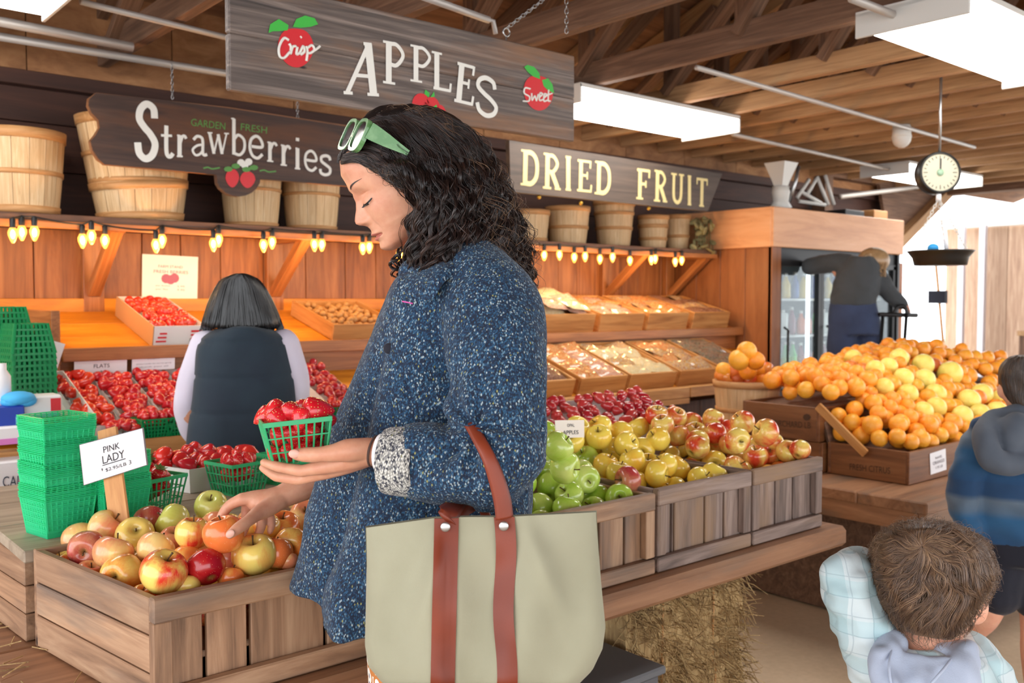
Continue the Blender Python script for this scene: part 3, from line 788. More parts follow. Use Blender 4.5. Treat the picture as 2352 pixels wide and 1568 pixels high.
c1 = Vector((bl.x + .15, PA + .01, tl.z)); chain(c1, c1 + Vector((-.1, 0, .2))).build('chain', M['steel'], t)

# --- Strawberries sign
PS = 3.75; Z1 = .3444
t = thing('hanging_sign', 'dark brown board with ragged end, painted Strawberries in white above bushel baskets', 'sign', at(500, 300, y=PS), 'painted market signs')
out = [(640, 620), (598, 660), (592, 700), (612, 750), (660, 800), (668, 850), (640, 900), (606, 940), (620, 1000), (660, 1060), (700, 1095), (1060, 1122), (1445, 1165)]
out += [(1592 + 148 * math.cos(a), 1180 + 130 * math.sin(a)) for a in [math.pi - k * math.pi / 10 for k in range(1, 10)]]
out += [(1735, 1192), (2420, 1248), (2420, 860), (1530, 722), (1100, 668)]
b = MB(); b.prism(pxs(out, PS, Z1), (0, .03, 0)); b.build('board', M['sign_brown'], t)
b = MB(); b.prism(pxs([(640, 618), (590, 655), (585, 705), (608, 755), (655, 805), (662, 850), (634, 895), (600, 940), (612, 1004), (652, 1064), (700, 1098), (2425, 1252), (2425, 852), (1530, 715)], PS + .004, Z1), (0, .022, 0)); b.build('worn_edge', M['sign_edge'], t)
b = MB()
for ch, a, c, base, top, sl in (('S', 905, 1050, 1050, 690, .02), ('t', 1065, 1160, 1045, 835, .03), ('r', 1178, 1250, 1042, 900, .03), ('a', 1268, 1380, 1035, 905, .02), ('w', 1385, 1520, 1024, 885, .03), ('b', 1535, 1640, 1030, 790, .03),
                                ('e', 1652, 1760, 1045, 902, .1), ('r', 1780, 1855, 1072, 945, .12), ('r', 1870, 1945, 1098, 965, .12), ('i', 1960, 2005, 1122, 985, .1), ('e', 2022, 2118, 1128, 1000, .12), ('s', 2125, 2215, 1158, 1032, .12)):
    g = lambda X, Y_: at(X * Z1, Y_ * Z1, y=PS)
    letter(b, ch, g(a, base), g(c, base + sl * (c - a)), g(a, top), NB, .002)
b.build('lettering', M['paint_white'], t)
b = MB(); g = lambda X, Y_: at(X * Z1, Y_ * Z1, y=PS)
text(b, 'GARDEN', g(1272, 838), g(1500, 866), g(1274, 790), NB, .002); b.build('small_lettering', M['paint_green'], t); b = MB(); text(b, 'FRESH', g(1604, 868), g(1778, 892), g(1606, 822), NB, .002); b.build('small_lettering', M['paint_green'], t); b = MB()
for sx in (1355, 1730):
    ribbon(b, [g(*p) for p in spline([(sx, 1122 if sx < 1500 else 1140), (sx + 30, 1116 if sx < 1500 else 1134), (sx + 60, 1126 if sx < 1500 else 1146), (sx + 110, 1118 if sx < 1500 else 1142)], 5)], .006, NB, .002)
for p in ((1520, 1128), (1570, 1108), (1640, 1130), (1690, 1118)): blob(b, [g(p[0] + 30 * math.cos(k * .785), p[1] + 18 * math.sin(k * .785)) for k in range(8)], NB, .0026 + p[0] * 1e-6)
b.build('painted_scroll', M['paint_green'], t)
for (cx, cy, rx, ry) in ((1548, 1188, 46, 62), (1650, 1198, 52, 56)):
    a = MB(); blob(a, [g(cx + rx * math.cos(k * .3927) * (1 - .25 * max(0, -math.sin(k * .3927))), cy - ry * math.sin(k * .3927)) for k in range(16)], NB, .0022); a.build('painted_strawberry', M['paint_red'], t)
a = MB()
for (cx, cy) in ((1605, 1085), (1655, 1080), (1630, 1100)): blob(a, [g(cx + 26 * math.cos(k * .6283), cy + 24 * math.sin(k * .6283)) for k in range(10)], NB, .003 + (cx - 1600) * .00003)
a.build('painted_blossom', M['paint_white'], t)
for X in (1150, 1985): chain(at(X * Z1, (660 if X < 1500 else 790) * Z1, y=PS + .012), at(X * Z1, (660 if X < 1500 else 790) * Z1, y=PS + .012) + Vector((0, 0, .14 if X < 1500 else .22)), .005).build('chain', M['steel'], t)

# --- DRIED FRUIT sign
PD = 3.66
t = thing('hanging_sign', 'dark board painted DRIED FRUIT in cream letters above the small shelf baskets', 'sign', at(1410, 400, y=PD), 'painted market signs')
b = MB(); b.prism([at(*p, y=PD) for p in ((1170, 322), (1173, 440), (1626, 485), (1659, 399))][::-1], (0, .03, 0)); b.build('board', M['sign_dark'], t)
b = MB(); Z6 = .38265
for ch, x0, x1, yb, yt, sl in (('D', 118, 222, 320, 118, .10), ('R', 252, 350, 340, 138, .11), ('I', 384, 424, 352, 156, .11), ('E', 452, 545, 362, 172, .1), ('D', 562, 655, 374, 186, .11),
                               ('F', 810, 892, 404, 226, .1), ('R', 918, 992, 418, 240, .1), ('U', 1018, 1095, 432, 258, .1), ('I', 1118, 1145, 442, 272, .1), ('T', 1172, 1236, 448, 282, .1)):
    g = lambda X, Y_: at(1150 + X * Z6, 300 + Y_ * Z6, y=PD)
    if ch == 'F': b.build('lettering', M['paint_cream'], t); b = MB()
    letter(b, ch, g(x0, yb), g(x1, yb + sl * (x1 - x0)), g(x0 + (4 if ch != 'I' else 0), yt), NB, .002, .95)
b.build('lettering', M['paint_cream'], t)
M['brass'] = plain('brass', srgb(190, 150, 60), .3, .8)
for X, Y_ in ((1238, 452), (1334, 466), (1490, 478)): MB().sphere(at(X, Y_, y=PD + .02), .012, 8, 6).build('brass_hook', M['brass'], t)

# ------------------------------------------------------------------ shelf with baskets
t = thing('wall_shelf', 'long dark plank shelf on wooden brackets carrying the bushel baskets', 'shelf', (2.9, 4.08, 1.6))
b = MB(); b.box((1.5, 4.085, 1.612), (3.2, .41, .032)); b.box((4.1, 4.085, 1.612), (2.0, .41, .032)); b.build('board', M['shelf_dark'], t)
b = MB(); b.box((2.85, 3.89, 1.588), (4.5, .03, .028)); b.build('front_strip', M['lip_wood'], t)
for x in (1.25, 2.1, 3.2, 4.45, 5.08):
    b = MB(); b.box((x, 4.28, 1.42), (.085, .035, .36)); b.beam((x, 4.27, 1.33), (x, 3.95, 1.59), .045, .05, up=(1, 0, 0)); b.box((x, 4.1, 1.584), (.06, .34, .025)); b.build('bracket', M['lip_wood'], t)
def bushel_mesh(rt, rb, h, n, hoops, seed, twist=0.):
    st = MB(); nn = 6
    for k in range(n):
        a0, a1 = 2 * math.pi * k / n, 2 * math.pi * (k + .97) / n
        rows = []
        for i in range(nn + 1):
            u = i / nn; r = rb + (rt - rb) * (u ** .85)
            rows.append([Vector((r * math.cos(a), r * math.sin(a), h * u)) for a in (a0, (a0 + a1) / 2, a1)])
        off = rng.uniform(0, 40)
        vs = [p for r_ in rows for p in r_]
        fs = []
        for i in range(nn):
            for j in range(2): fs.append((i * 3 + j, i * 3 + j + 1, (i + 1) * 3 + j + 1, (i + 1) * 3 + j))
        g = [(p.z + off, k * .3 + (j % 3) * .05, off) for j, p in enumerate(vs)]
        st.add(vs, fs, g)
        inn = [p - Vector((p.x, p.y, 0)).normalized() * .004 for p in vs]
        st.add(inn, [f[::-1] for f in fs], g)
    st.lathe([(.001, .004), (rb * .98, .004)], n, cap0=False, cap1=False)
    out = [('staves', st, 'veneer')]
    for (u, hh) in hoops:
        hb = MB(); r0 = rb + (rt - rb) * (max(0, u - hh / h / 2) ** .85); r1 = rb + (rt - rb) * (min(1, u + hh / h / 2) ** .85)
        z0, z1 = max(0, h * u - hh / 2), min(h * 1.01, h * u + hh / 2)
        hb.lathe([(r0 + .001, z0), (r0 + .005, z0), (r1 + .005, z1), (r1 - .004, z1)], n * 2, cap0=False, cap1=False)
        hb.g = [(math.atan2(p[1], p[0]) * .2, p[2], 0) for p in hb.v]
        out.append(('hoop', hb, 'veneer_hoop'))
    return out
def bushel(loc, rt, rb, h, label, group=None, n=20, hoops=((.95, .04), (.5, .018), (.06, .03)), rot=(0, 0, 0), name='bushel_basket'):
    t = thing(name, label, 'basket', loc, group); t.rotation_euler = rot
    for nm, mb, m in bushel_mesh(rt, rb, h, n, hoops, 0): mb.build(nm, M[m], t, loc=(0, 0, 0))
    return t
ZS = 1.628
G = 'bushel baskets on the wall shelf'
def sh(px, y=4.08): p = at(px, 500, y=y); return p.x
bushel((sh(48), 4.08, ZS), .165, .135, .325, 'pale bushel basket on the shelf, cut off by the picture edge', G, 16)
bushel((sh(320), 4.06, ZS), .215, .165, .33, 'widest bushel basket on the shelf, under the ragged end of the Strawberries sign', G, 18, rot=(0, R(-2), .1))
bushel((sh(318), 4.06, ZS + .13), .222, .19, .31, 'second wide bushel basket nested in the one behind the Strawberries sign', G, 18, rot=(0, R(-5), .3))
bushel((sh(582), 4.1, ZS), .142, .115, .29, 'narrow basket on the shelf right behind the painted strawberries', G, 20, ((.6, .014), (.05, .02), (.97, .03)))
bushel((sh(720), 4.1, ZS), .142, .116, .29, 'narrow basket on the shelf beside the curly haired woman face', G, 20, ((.6, .014), (.05, .02), (.97, .03)))
bushel((sh(1215), 4.08, ZS), .12, .1, .185, 'short straight basket on the shelf nearest the woman curly hair', G, 16, ((.93, .03), (.06, .03)))
bushel((sh(1304), 4.08, ZS), .132, .108, .225, 'pale squat basket below the first letters of DRIED', G, 20, ((.94, .03), (.45, .02)))
bushel((sh(1410), 4.08, ZS), .13, .098, .29, 'tallest basket of the right shelf, under the gap in DRIED FRUIT', G, 20, ((.94, .03), (.72, .02), (.4, .02)))
bushel((sh(1495), 4.06, ZS), .1, .08, .215, 'small double basket below the letters FR of FRUIT', G, 18, ((.95, .03), (.68, .025), (.3, .02)))
bushel((sh(1556), 4.08, ZS), .088, .07, .235, 'slim basket at the shelf end beside the dried leaves', G, 16, ((.95, .03), (.4, .02)))
b = MB(); rr = random.Random(3)
for k in range(46):
    c = at(rr.uniform(1592, 1640), rr.uniform(505, 590), y=rr.uniform(3.86, 4.05)); 
    q = Quaternion((rr.uniform(-1, 1), rr.uniform(-1, 1), rr.uniform(-1, 1)), rr.uniform(0, 3)).to_matrix()
    b.sphere(c, (.032, .02, .006), 8, 6, q)
for k in range(8): b.tube([at(1600 + k * 5, 500, y=3.98), at(1596 + k * 6, 585, y=3.92)], .003, 5)
tag(b.build('dried_foliage_bunch', plain('dry_leaf', srgb(138, 128, 84), .8), loc=at(1615, 545, y=3.95)), 'bunch of dried grey-green leaves drooping off the shelf end', 'plant')

# ------------------------------------------------------------------ string lights
pxl = [(29, 536), (50, 531), (79, 532), (189, 550), (210, 541), (241, 551), (358, 562), (372, 551), (490, 560), (502, 550), (605, 563), (625, 556), (722, 562), (739, 562), (833, 570), (848, 568), (918, 586)]
pxr = [(1209, 581), (1250, 589), (1285, 588), (1319, 594), (1344, 592), (1378, 598), (1407, 594), (1447, 602), (1496, 600), (1505, 598), (1551, 605), (1566, 602)]
m_bulb = MB(); m_bulb.lathe([(.004, -.058), (.009, -.05), (.0165, -.03), (.0175, -.018), (.011, -.002), (.009, 0)], 12); me_bulb = m_bulb.mesh('bulb', (0, 0, 0), [M['bulb_glass']])
me_fil = MB().sphere((0, 0, -.026), (.0085, .0085, .017), 10, 8).mesh('filament', (0, 0, 0), [M['filament_glow']])
m_sock = MB(); m_sock.lathe([(.0095, -.003), (.0105, .0), (.0105, .03), (.006, .034)], 10); me_sock = m_sock.mesh('socket', (0, 0, 0), [M['black']])
def bulbs(px, yy, lab, grp):
    P = []
    for i, (a, c) in enumerate(px):
        p = at(a, c - 14, y=yy + (.03 if i % 2 else -.01))
        o = link('light_bulb', me_bulb); o.location = p; tag(o, lab, 'bulb', grp)
        s = link('socket', me_sock, o); link('filament', me_fil, o)
        P.append(p + Vector((0, 0, .034)))
    w = MB(); P.sort(key=lambda p: p.x); path = []
    for a, c in zip(P[:-1], P[1:]):
        L = (c - a).length; n = 6
        for k in range(n): 
            u = k / n; path.append(a.lerp(c, u) + Vector((0, 0, -.0 - .09 * L * u * (1 - u))))
    path.append(P[-1])
    w.tube(path, .0035, 6)
    return w
w = bulbs(pxl, 3.84, 'glowing clear bulb hanging under the shelf of large baskets', 'string light bulbs along the strawberry shelf')
tag(w.build('light_string_cord', M['black'], loc=(2, 3.84, 1.57)), 'dark cord of the string lights above the strawberries', 'cord')
w = bulbs(pxr, 3.84, 'glowing clear bulb hanging under the shelf above the dried fruit', 'string light bulbs along the dried fruit shelf')
tag(w.build('light_string_cord', M['black'], loc=(4, 3.84, 1.57)), 'dark cord of the string lights above the dried fruit', 'cord')

# ------------------------------------------------------------------ slanted display
t = thing('display_rack', 'two-tier slanted wooden produce rack built along the back wall', 'rack', (3.0, 3.8, 0))
X0, X1 = .97, XC - .02
def tier(x0, x1, ya, za, yb, zb, th=.025):
    m = MB(); n = 3
    for k in range(n):
        a, c = k / n, (k + 1) / n - .004
        m.beam(((x0 + x1) / 2, ya + (yb - ya) * a, za + (zb - za) * a - th / 2), ((x0 + x1) / 2, ya + (yb - ya) * c, za + (zb - za) * c - th / 2), x1 - x0, th)
    return m
UA, UB = (3.72, 1.105), (4.26, 1.25)
LA, LB = (3.28, .815), (3.76, .985)
tier(X0, X1, *UA, *UB).build('upper_shelf', M['shelf_gold'], t)
tier(.45, X1, *LA, *LB).build('lower_shelf', M['shelf_gold'], t)
MB().box(((X0 + X1) / 2, 3.70, 1.095), (X1 - X0, .03, .05)).build('upper_lip', M['lip_wood'], t)
b = MB(); b.box((2.2, 3.25, .80), (3.6, .07, .055)); b.box((4.55, 3.25, .80), (1.08, .07, .055)); b.box((2.2, 3.24, .755), (3.6, .05, .03)); b.build('lower_lip', M['counter_tan'], t)
MB().box(((X0 + X1) / 2, 3.76, 1.03), (X1 - X0, .03, .12)).build('riser_board', M['lip_wood'], t)
MB().box((X0 - .02, 3.98, 1.16), (.03, .55, .2)).build('end_panel', M['lip_wood'], t)
b = MB(); x = .4
while x < X1 - .1:
    w_ = rng.uniform(.14, .2); b.box((x + w_ / 2, 3.30, .37), (w_ - .004, .03, .74)); x += w_
b.build('front_boarding', M['shelf_dark'], t)
b = MB(); b.box((2.75, 4.28, 1.275), (X1 - .9, .03, .06)); b.build('back_strip', M['shelf_gold'], t)
def up(x, s, h=0.):      # point on the upper tier
    n = Vector((0, -(UB[1] - UA[1]), UB[0] - UA[0])).normalized()
    return Vector((x, UA[0] + (UB[0] - UA[0]) * s, UA[1] + (UB[1] - UA[1]) * s)) + n * h
def low(x, s, h=0.):
    n = Vector((0, -(LB[1] - LA[1]), LB[0] - LA[0])).normalized()
    return Vector((x, LA[0] + (LB[0] - LA[0]) * s, LA[1] + (LB[1] - LA[1]) * s)) + n * h
SU = math.atan2(UB[1] - UA[1], UB[0] - UA[0]); SL = math.atan2(LB[1] - LA[1], LB[0] - LA[0])
def paper_sign(px4, plane, lines, label, mat='paper', ink='ink', extra=None, nrm=NB):
    c = [at(*p, y=plane) for p in px4]
    b = MB(); b.prism(c[::-1], (0, .004, 0)); o = b.build('paper_sign', M[mat], loc=sum(c, Vector()) / 4); tag(o, label, 'sign')
    m = MB()
    for s, x0, x1, y0, y1 in lines:      # px fractions within the sheet
        f = lambda u, v: c[3].lerp(c[2], u).lerp(c[0].lerp(c[1], u), v)
        text(m, s, f(x0, y0), f(x1, y0), f(x0, y1), nrm, .0012)
    if lines: m.build('lettering', M[ink], o)
    return o, c
o, c = paper_sign([(327, 583), (455, 590), (453, 691), (326, 688)], 4.29, [('FARM STAND', .28, .72, .72, .78), ('FRESH BERRIES', .2, .82, .6, .67), ('per basket', .24, .5, .3, .34), ('per flat', .24, .46, .22, .26), ('2.95', .62, .76, .3, .34), ('9.95', .62, .76, .22, .26)], 'cream notice pinned to the planks under the string lights', 'card_cream', 'ink_grey')
b = MB()
for k, (u, v, m_) in enumerate(((.42, .48, 0), (.5, .46, 0), (.57, .5, 0))):
    q = c[3].lerp(c[2], u).lerp(c[0].lerp(c[1], u), v); b.lathe([(.0001, 0), (.022, 0)], 10, Matrix.Translation(q + NB * .0016 + NB * k * .0003) @ Matrix.Rotation(R(90), 4, 'X'), cap0=False, cap1=False)
b.build('printed_fruit', plain('print_mauve', srgb(176, 96, 116), .6), o)
paper_sign([(171, 824), (292, 817), (291, 880), (170, 886)], 3.69, [('FLATS', .36, .66, .62, .76), ('&', .48, .54, .42, .52), ('HALF FLATS', .22, .8, .2, .36)], 'white card reading flats, standing behind the first strawberry tray', 'paper', 'ink')
paper_sign([(304, 816), (402, 810), (401, 847), (303, 852)], 3.69, [('FRUIT', .36, .64, .68, .8), ('please handle the berries gently', .1, .92, .36, .46), ('thank you all', .16, .84, .16, .26)], 'small white card on the rack board nearest the dark haired clerk', 'paper', 'ink_grey')
# ------------------------------------------------------------------ apple bench
ZT = .825; ZL = .812; YF = 1.50; ZBN = .625
t = thing('display_bench', 'long thick plank bench carrying the row of apple crates', 'bench', (1.45, 2.1, 0))
b = MB(); n = 5
for k in range(n):
    y0 = 1.455 + k * .26; b.box((1.46 if k == 0 else 1.45, y0 + .128, ZBN - .03), (2.2 if k == 0 else 2.18, .254, .06), ch=.012 if k == 0 else .004)
b.build('bench_top', M['bench_wood'], t)
for x, y in ((.55, 2.4), (2.3, 2.4), (1.4, 2.4)): MB().box((x, y, (ZBN - .06) / 2), (.1, .1, ZBN - .06)).build('leg', M['truss_dark'], t)
def crate(x0, x1, style, label, ybk=1.96, left_skew=0., z1=ZT, nslat=4, gaps=None):
    """framed slat front, planked sides"""
    m = M[style]; z0 = ZBN + .002
    t = thing('apple_crate', label, 'crate', ((x0 + x1) / 2, (YF + ybk) / 2, z0), 'slatted apple crates on the bench')
    MB().box(((x0 + x1) / 2, YF + .011, z1 - .02), (x1 - x0, .022, .042), ch=.003).build('top_rail', m, t)
    MB().box(((x0 + x1) / 2, YF + .011, z0 + .018), (x1 - x0, .022, .036), ch=.003).build('bottom_rail', m, t)
    for x in (x0 + .016, x1 - .016): MB().box((x, YF + .012, (z0 + z1) / 2), (.032, .02, z1 - z0 - .08)).build('stile', m, t)
    b = MB(); g = gaps or [0, .22, .45, .7, 1.0]; w = x1 - x0 - .03
    for a, c in zip(g[:-1], g[1:]):
        b.box((x0 + .015 + w * (a + c) / 2, YF + .029, (z0 + z1) / 2 - .01), (w * (c - a) - .008, .012, z1 - z0 - .02))
    b.build('front_slats', m, t)
    for sx, s in ((x0, 1), (x1, -1)):
        b = MB(); n = 3
        for k in range(n):
            za = z0 + (z1 - z0) * (k + .5) / n; h = (z1 - z0) / n - .003
            p0 = Vector((sx + s * .008, YF + .02, za)); p1 = Vector((sx + s * .008 + (left_skew if s > 0 else 0), ybk, za))
            b.beam(p0, p1, .016, h)
        b.build('side_panel', m, t)
    b = MB(); b.box(((x0 + x1) / 2 + left_skew / 2, ybk, (z0 + z1) / 2), (x1 - x0 - left_skew, .016, z1 - z0)); b.build('back_panel', m, t)
    b = MB(); b.box(((x0 + x1) / 2, (YF + ybk) / 2, z0 + .07), (x1 - x0 - .04, ybk - YF - .07, .012)); b.build('base', m, t)
    return t
crate(.52, .945, 'crate_warm', 'big clean wooden crate of pink lady apples under the reaching hand', left_skew=-.065, z1=.818, gaps=[0, .2, .4, .78, 1.0])
crate(.95, 1.34, 'crate_warm', 'wooden crate hidden behind the woman in the blue coat')
crate(1.345, 1.74, 'crate_warm', 'brown slatted crate of green apples behind the canvas tote', gaps=[0, .3, .56, .8, 1.0])
crate(1.75, 2.135, 'crate_grey', 'weathered slatted crate of yellow apples with a broken slat', z1=ZT + .008, gaps=[0, .17, .2, .55, .78, 1.0])
crate(2.145, 2.49, 'crate_grey', 'weathered crate at the bench end, heaped with red and yellow apples', z1=ZT + .008, gaps=[0, .12, .38, .66, 1.0])
# back counter: planked bin with a board lid
t = thing('storage_bin', 'grey wooden bin with plank lid behind the apple crates, topped with green baskets', 'bin', (1.4, 2.36, ZBN))
b = MB()
for k, (y0, y1) in enumerate(((1.975, 2.23), (2.233, 2.48), (2.483, 2.72))): b.box((1.45, (y0 + y1) / 2, ZL - .012), (2.02, y1 - y0 - .003, .024), ch=.003)
b.build('lid', M['top_wood'], t)
b = MB()
for k in range(3): b.beam((.455, 2.0, ZBN + .029 + .0555 * k), (.40, 2.70, ZBN + .029 + .0555 * k), .02, .053)
b.build('side_panel', M['crate_warm'], t)
MB().box((1.45, 2.70, ZBN + .083), (2.0, .02, .16)).build('back_panel', M['crate_warm'], t)
b = MB(); rr = random.Random(11)
for k in range(40):
    p = Vector((rr.uniform(.36, .46), rr.uniform(1.5, 2.6), ZBN + .004)); a = rr.uniform(0, 6.28); L = rr.uniform(.02, .06)
    b.beam(p, p + Vector((math.cos(a) * L, math.sin(a) * L, rr.uniform(0, .01))), .002, .002)
o = b.build('straw_litter', M['straw'], loc=(.42, 2.0, ZBN)); tag(o, 'loose straw bits on the bench edge left of the big apple crate', 'straw', kind='stuff')

# ------------------------------------------------------------------ apples
def apple_mesh(name, seed, h=.9, rings=20, n=28):
    rr = random.Random(seed); ph = rr.uniform(0, 6.28); k5 = rr.uniform(.01, .028); lean = rr.uniform(-.03, .03)
    b = MB(); prof = []
    for i in range(rings + 1):
        u = math.pi * i / rings; s, c = math.sin(u), math.cos(u)
        r = s * (1 + .10 * c) * 1.0; z = -c if False else c
        r = abs(s) ** .86 * (1 + .07 * c)
        z = h * c * (1 - .42 * math.exp(-((r / .30) ** 2)) * (1 if c > 0 else .55))
        prof.append((max(r, .0005), z))
    vs = []; rows = []
    for (r, z) in prof[::-1]:
        row = []
        for k in range(n):
            a = 2 * math.pi * k / n
            f = 1 + k5 * math.cos(5 * a + ph) * (.4 + .6 * (z < 0)) + .02 * math.cos(2 * a + ph * 2)
            row.append(Vector((r * f * math.cos(a) + lean * z, r * f * math.sin(a), z * (1 + .02 * math.cos(a + ph)))) * .5)
        rows.append(row)
    b.grid(rows, closed=True, caps=True)
    return b.mesh(name)
AP_ME = {}
def apple_me(kind, v):
    k = (kind, v)
    if k not in AP_ME:
        me = apple_mesh('apple', v * 13 + 1, (.9, .84, .96)[v % 3]); me.materials.append(M[kind]); AP_ME[k] = me
    return AP_ME[k]
b = MB(); b.tube(spline([(0, 0, .22), (.01, 0, .36), (.05, .01, .5)], 4), [.022, .018, .018, .018, .018, .018, .02, .022, .026], 6); ST_ME = b.mesh('stem', (0, 0, 0), [M['stem']])
arng = random.Random(5)
def axis_rot(d):
    """rotation taking +z to direction d (d in camera terms: right, up, toward viewer)"""
    v = RT * d[0] + UP * d[1] - FW * d[2]
    return v.to_track_quat('Z', 'Y')
def apple(px, py, dia, t, kind, ax=None, label=None, group=None, stem=True, name='apple', p=None):
    p = at(px, py, t=t) if p is None else p
    size = dia * t / FPX
    v = arng.randrange(4)
    o = link(name, apple_me(kind, v)); o.location = p; o.scale = (size,) * 3
    if ax is None: ax = (arng.uniform(-.8, .8), arng.uniform(.2, 1), arng.uniform(-.5, .8))
    q = axis_rot(ax) @ Quaternion((0, 0, 1), arng.uniform(0, 6.28))
    o.rotation_mode = 'QUATERNION'; o.rotation_quaternion = q
    tag(o, label, 'apple', group)
    if stem: link('stem', ST_ME, o)
    return o
GP = 'pink lady apples in the big crate'
FG = [ # px, py, dia, t, kind, axis(right, up, toward), label
 (281, 1319, 96, 1.615, 'ap_yellow', (-.15, .1, 1), 'yellow apple at the crate left rim with its stem hollow facing out'),
 (376, 1313, 108, 1.57, 'ap_blush', (.35, .85, .25), 'big red and yellow apple in front, nearest the crate corner'),
 (473, 1302, 90, 1.63, 'ap_red', (-.5, .55, -.5), 'deep red apple lying in front of the held apple'),
 (260, 1270, 92, 1.73, 'ap_pale', (.2, .9, -.3), 'pale orange-yellow apple between the pink apple and the big front one'),
 (202, 1260, 86, 1.79, 'ap_pink', (.1, -.05, 1), 'dusky pink apple at the left showing its stem hollow'),
 (186, 1241, 84, 1.89, 'ap_pale', (-.4, .7, -.5), 'yellow apple half hidden behind the dusky pink apple'),
 (357, 1262, 88, 1.73, 'ap_pale', (.3, .7, -.6), 'pale orange apple right behind the big front apple'),
 (311, 1242, 58, 1.9, 'ap_pale', (.3, .7, -.6), 'small pale apple at the foot of the wooden sign stake'),
 (344, 1197, 76, 1.95, 'ap_pink', (-.2, .6, -.6), 'pink apple standing right of the sign stake'),
 (397, 1197, 80, 1.90, 'ap_lime', (-.7, .4, .2), 'greenish yellow apple behind, between pink and red apples'),
 (398, 1240, 66, 1.83, 'ap_pale', (.2, .7, .3), 'pale yellow apple wedged left of the tall red-orange apple'),
 (443, 1224, 82, 1.72, 'ap_blush', (.1, .95, .1), 'tall red-orange apple touching the held apple'),
 (485, 1163, 76, 1.98, 'ap_lime', (.1, .75, .55), 'yellow-green apple topmost at the back of the crate'),
 (584, 1274, 100, 1.66, 'ap_yellow', (.0, .93, .4), 'glossy yellow apple with orange patches at the front rail'),
 (671, 1252, 84, 1.76, 'ap_yellow', (.15, -.1, 1), 'yellow apple beside the coat, its dark hollow facing out'),
 (650, 1208, 78, 1.87, 'ap_orange', (.1, .9, .4), 'orange apple below the wrist with a deep stem hollow'),
 (700, 1186, 72, 1.97, 'ap_pale', (.2, .6, .6), 'pale speckled apple against the coat edge'),
 (692, 1150, 66, 2.03, 'ap_pale', (.0, .8, -.2), 'pale apple furthest back beside the coat'),
 (612, 1206, 66, 1.84, 'ap_yellow', (.3, .8, .0), 'yellow apple glimpsed between the fingers and the orange apple'),
 (576, 1207, 66, 1.86, 'ap_blush', (.0, .8, .0), 'dark orange apple glimpsed under the reaching palm'),
 (147, 1296, 66, 1.74, 'ap_blush', (-.3, .8, .2), 'low red apple tucked at the left crate wall'),
 (205, 1322, 70, 1.66, 'ap_pale', (.3, .8, .2), 'low pale apple behind the left crate rim'),
 (236, 1340, 56, 1.62, 'ap_yellow', (.2, .8, .2), 'low yellow apple under the one with its hollow facing out'),
 (634, 1272, 78, 1.72, 'ap_orange', (.0, .8, -.3), 'orange apple peeking out behind the glossy yellow one'),
 (428, 1282, 66, 1.70, 'ap_orange', (.0, .8, -.3), 'orange apple sunk between the big front apple and the deep red one'),
 (530, 1290, 66, 1.74, 'ap_pink', (.0, .8, -.3), 'shaded apple below the held apple'),
 (326, 1370, 56, 1.56, 'ap_yellow', (.2, .8, .2), 'low yellow apple in the near crate corner'),
 (430, 1347, 60, 1.6, 'ap_yellow', (.0, .8, -.3), 'low yellow apple under the deep red one by the rail'),
 (530, 1328, 62, 1.63, 'ap_orange', (.1, .8, -.3), 'low orange apple against the front rail below the glossy yellow one'),
 (660, 1288, 52, 1.69, 'ap_pale', (.1, .8, -.3), 'small pale apple at the rail beside the coat hem'),
 (702, 1126, 60, 2.1, 'ap_orange', (.1, .8, -.3), 'orange apple furthest back, under the forearm'),
]
def inside(px, py, t, dia):
    for k in range(40):
        p = at(px, py, t=t); r = dia * t / FPX / 2
        if p.x - r * .9 > .535 - (p.y - 1.5) * .14 and p.y - r * .85 > 1.54: break
        t += .008
    return t
APL = []
for a in FG:
    t_ = inside(a[0], a[1], a[3], a[2]); o = apple(a[0], a[1], a[2], t_, a[4], a[5], label=a[6], group=GP); APL.append((o.location.copy(), o.scale[0]))
def fill_heap(x0, x1, zf, kinds, lab, grp, n, sd, d=.074, skew=0., y0=1.575, y1=1.94):
    rr = random.Random(sd); c = 0
    for k in range(900):
        x, y = rr.uniform(x0, x1), rr.uniform(y0, y1); x -= (y - 1.5) * skew
        z = zf(y) - rr.choice((0, 0, .035)); p = Vector((x, y, z))
        if any((p - q).length < .47 * (d + e) for q, e in APL): continue
        APL.append((p, d)); apple(0, 0, d / 1.6 * FPX, 1.6, kinds[c % len(kinds)], None, lab, grp, stem=True, p=p); c += 1
        if c >= n: break
HELD = apple(514, 1227, 92, 1.655, 'ap_orange', (-.15, .97, .1), 'smooth orange apple gripped by the woman fingers', GP)
APL.append((HELD.location.copy(), HELD.scale[0]))
fill_heap(.60, .90, lambda y: .800 + (y - 1.57) * .12, ('ap_yellow', 'ap_pale', 'ap_blush'), 'pink lady apple sunk in the heap of the big crate between the larger ones', 'sunken pink lady apples', 26, 3, skew=.14)
for k, (i, j) in enumerate([(i, j) for i in range(5) for j in range(3)]):
    p = Vector((.58 + i * .08, 1.58 + j * .085, ZBN + .115)); p.x -= (p.y - 1.5) * .08
    if not any((p - q).length < .4 * (.074 + e) for q, e in APL): apple(0, 0, .074 / 1.6 * FPX, 1.6, ('ap_yellow', 'ap_pale', 'ap_blush')[k % 3], None, 'apple in the lower layer of the big crate, glimpsed through the slat gaps', 'lower layer of pink lady apples', stem=False, p=p)
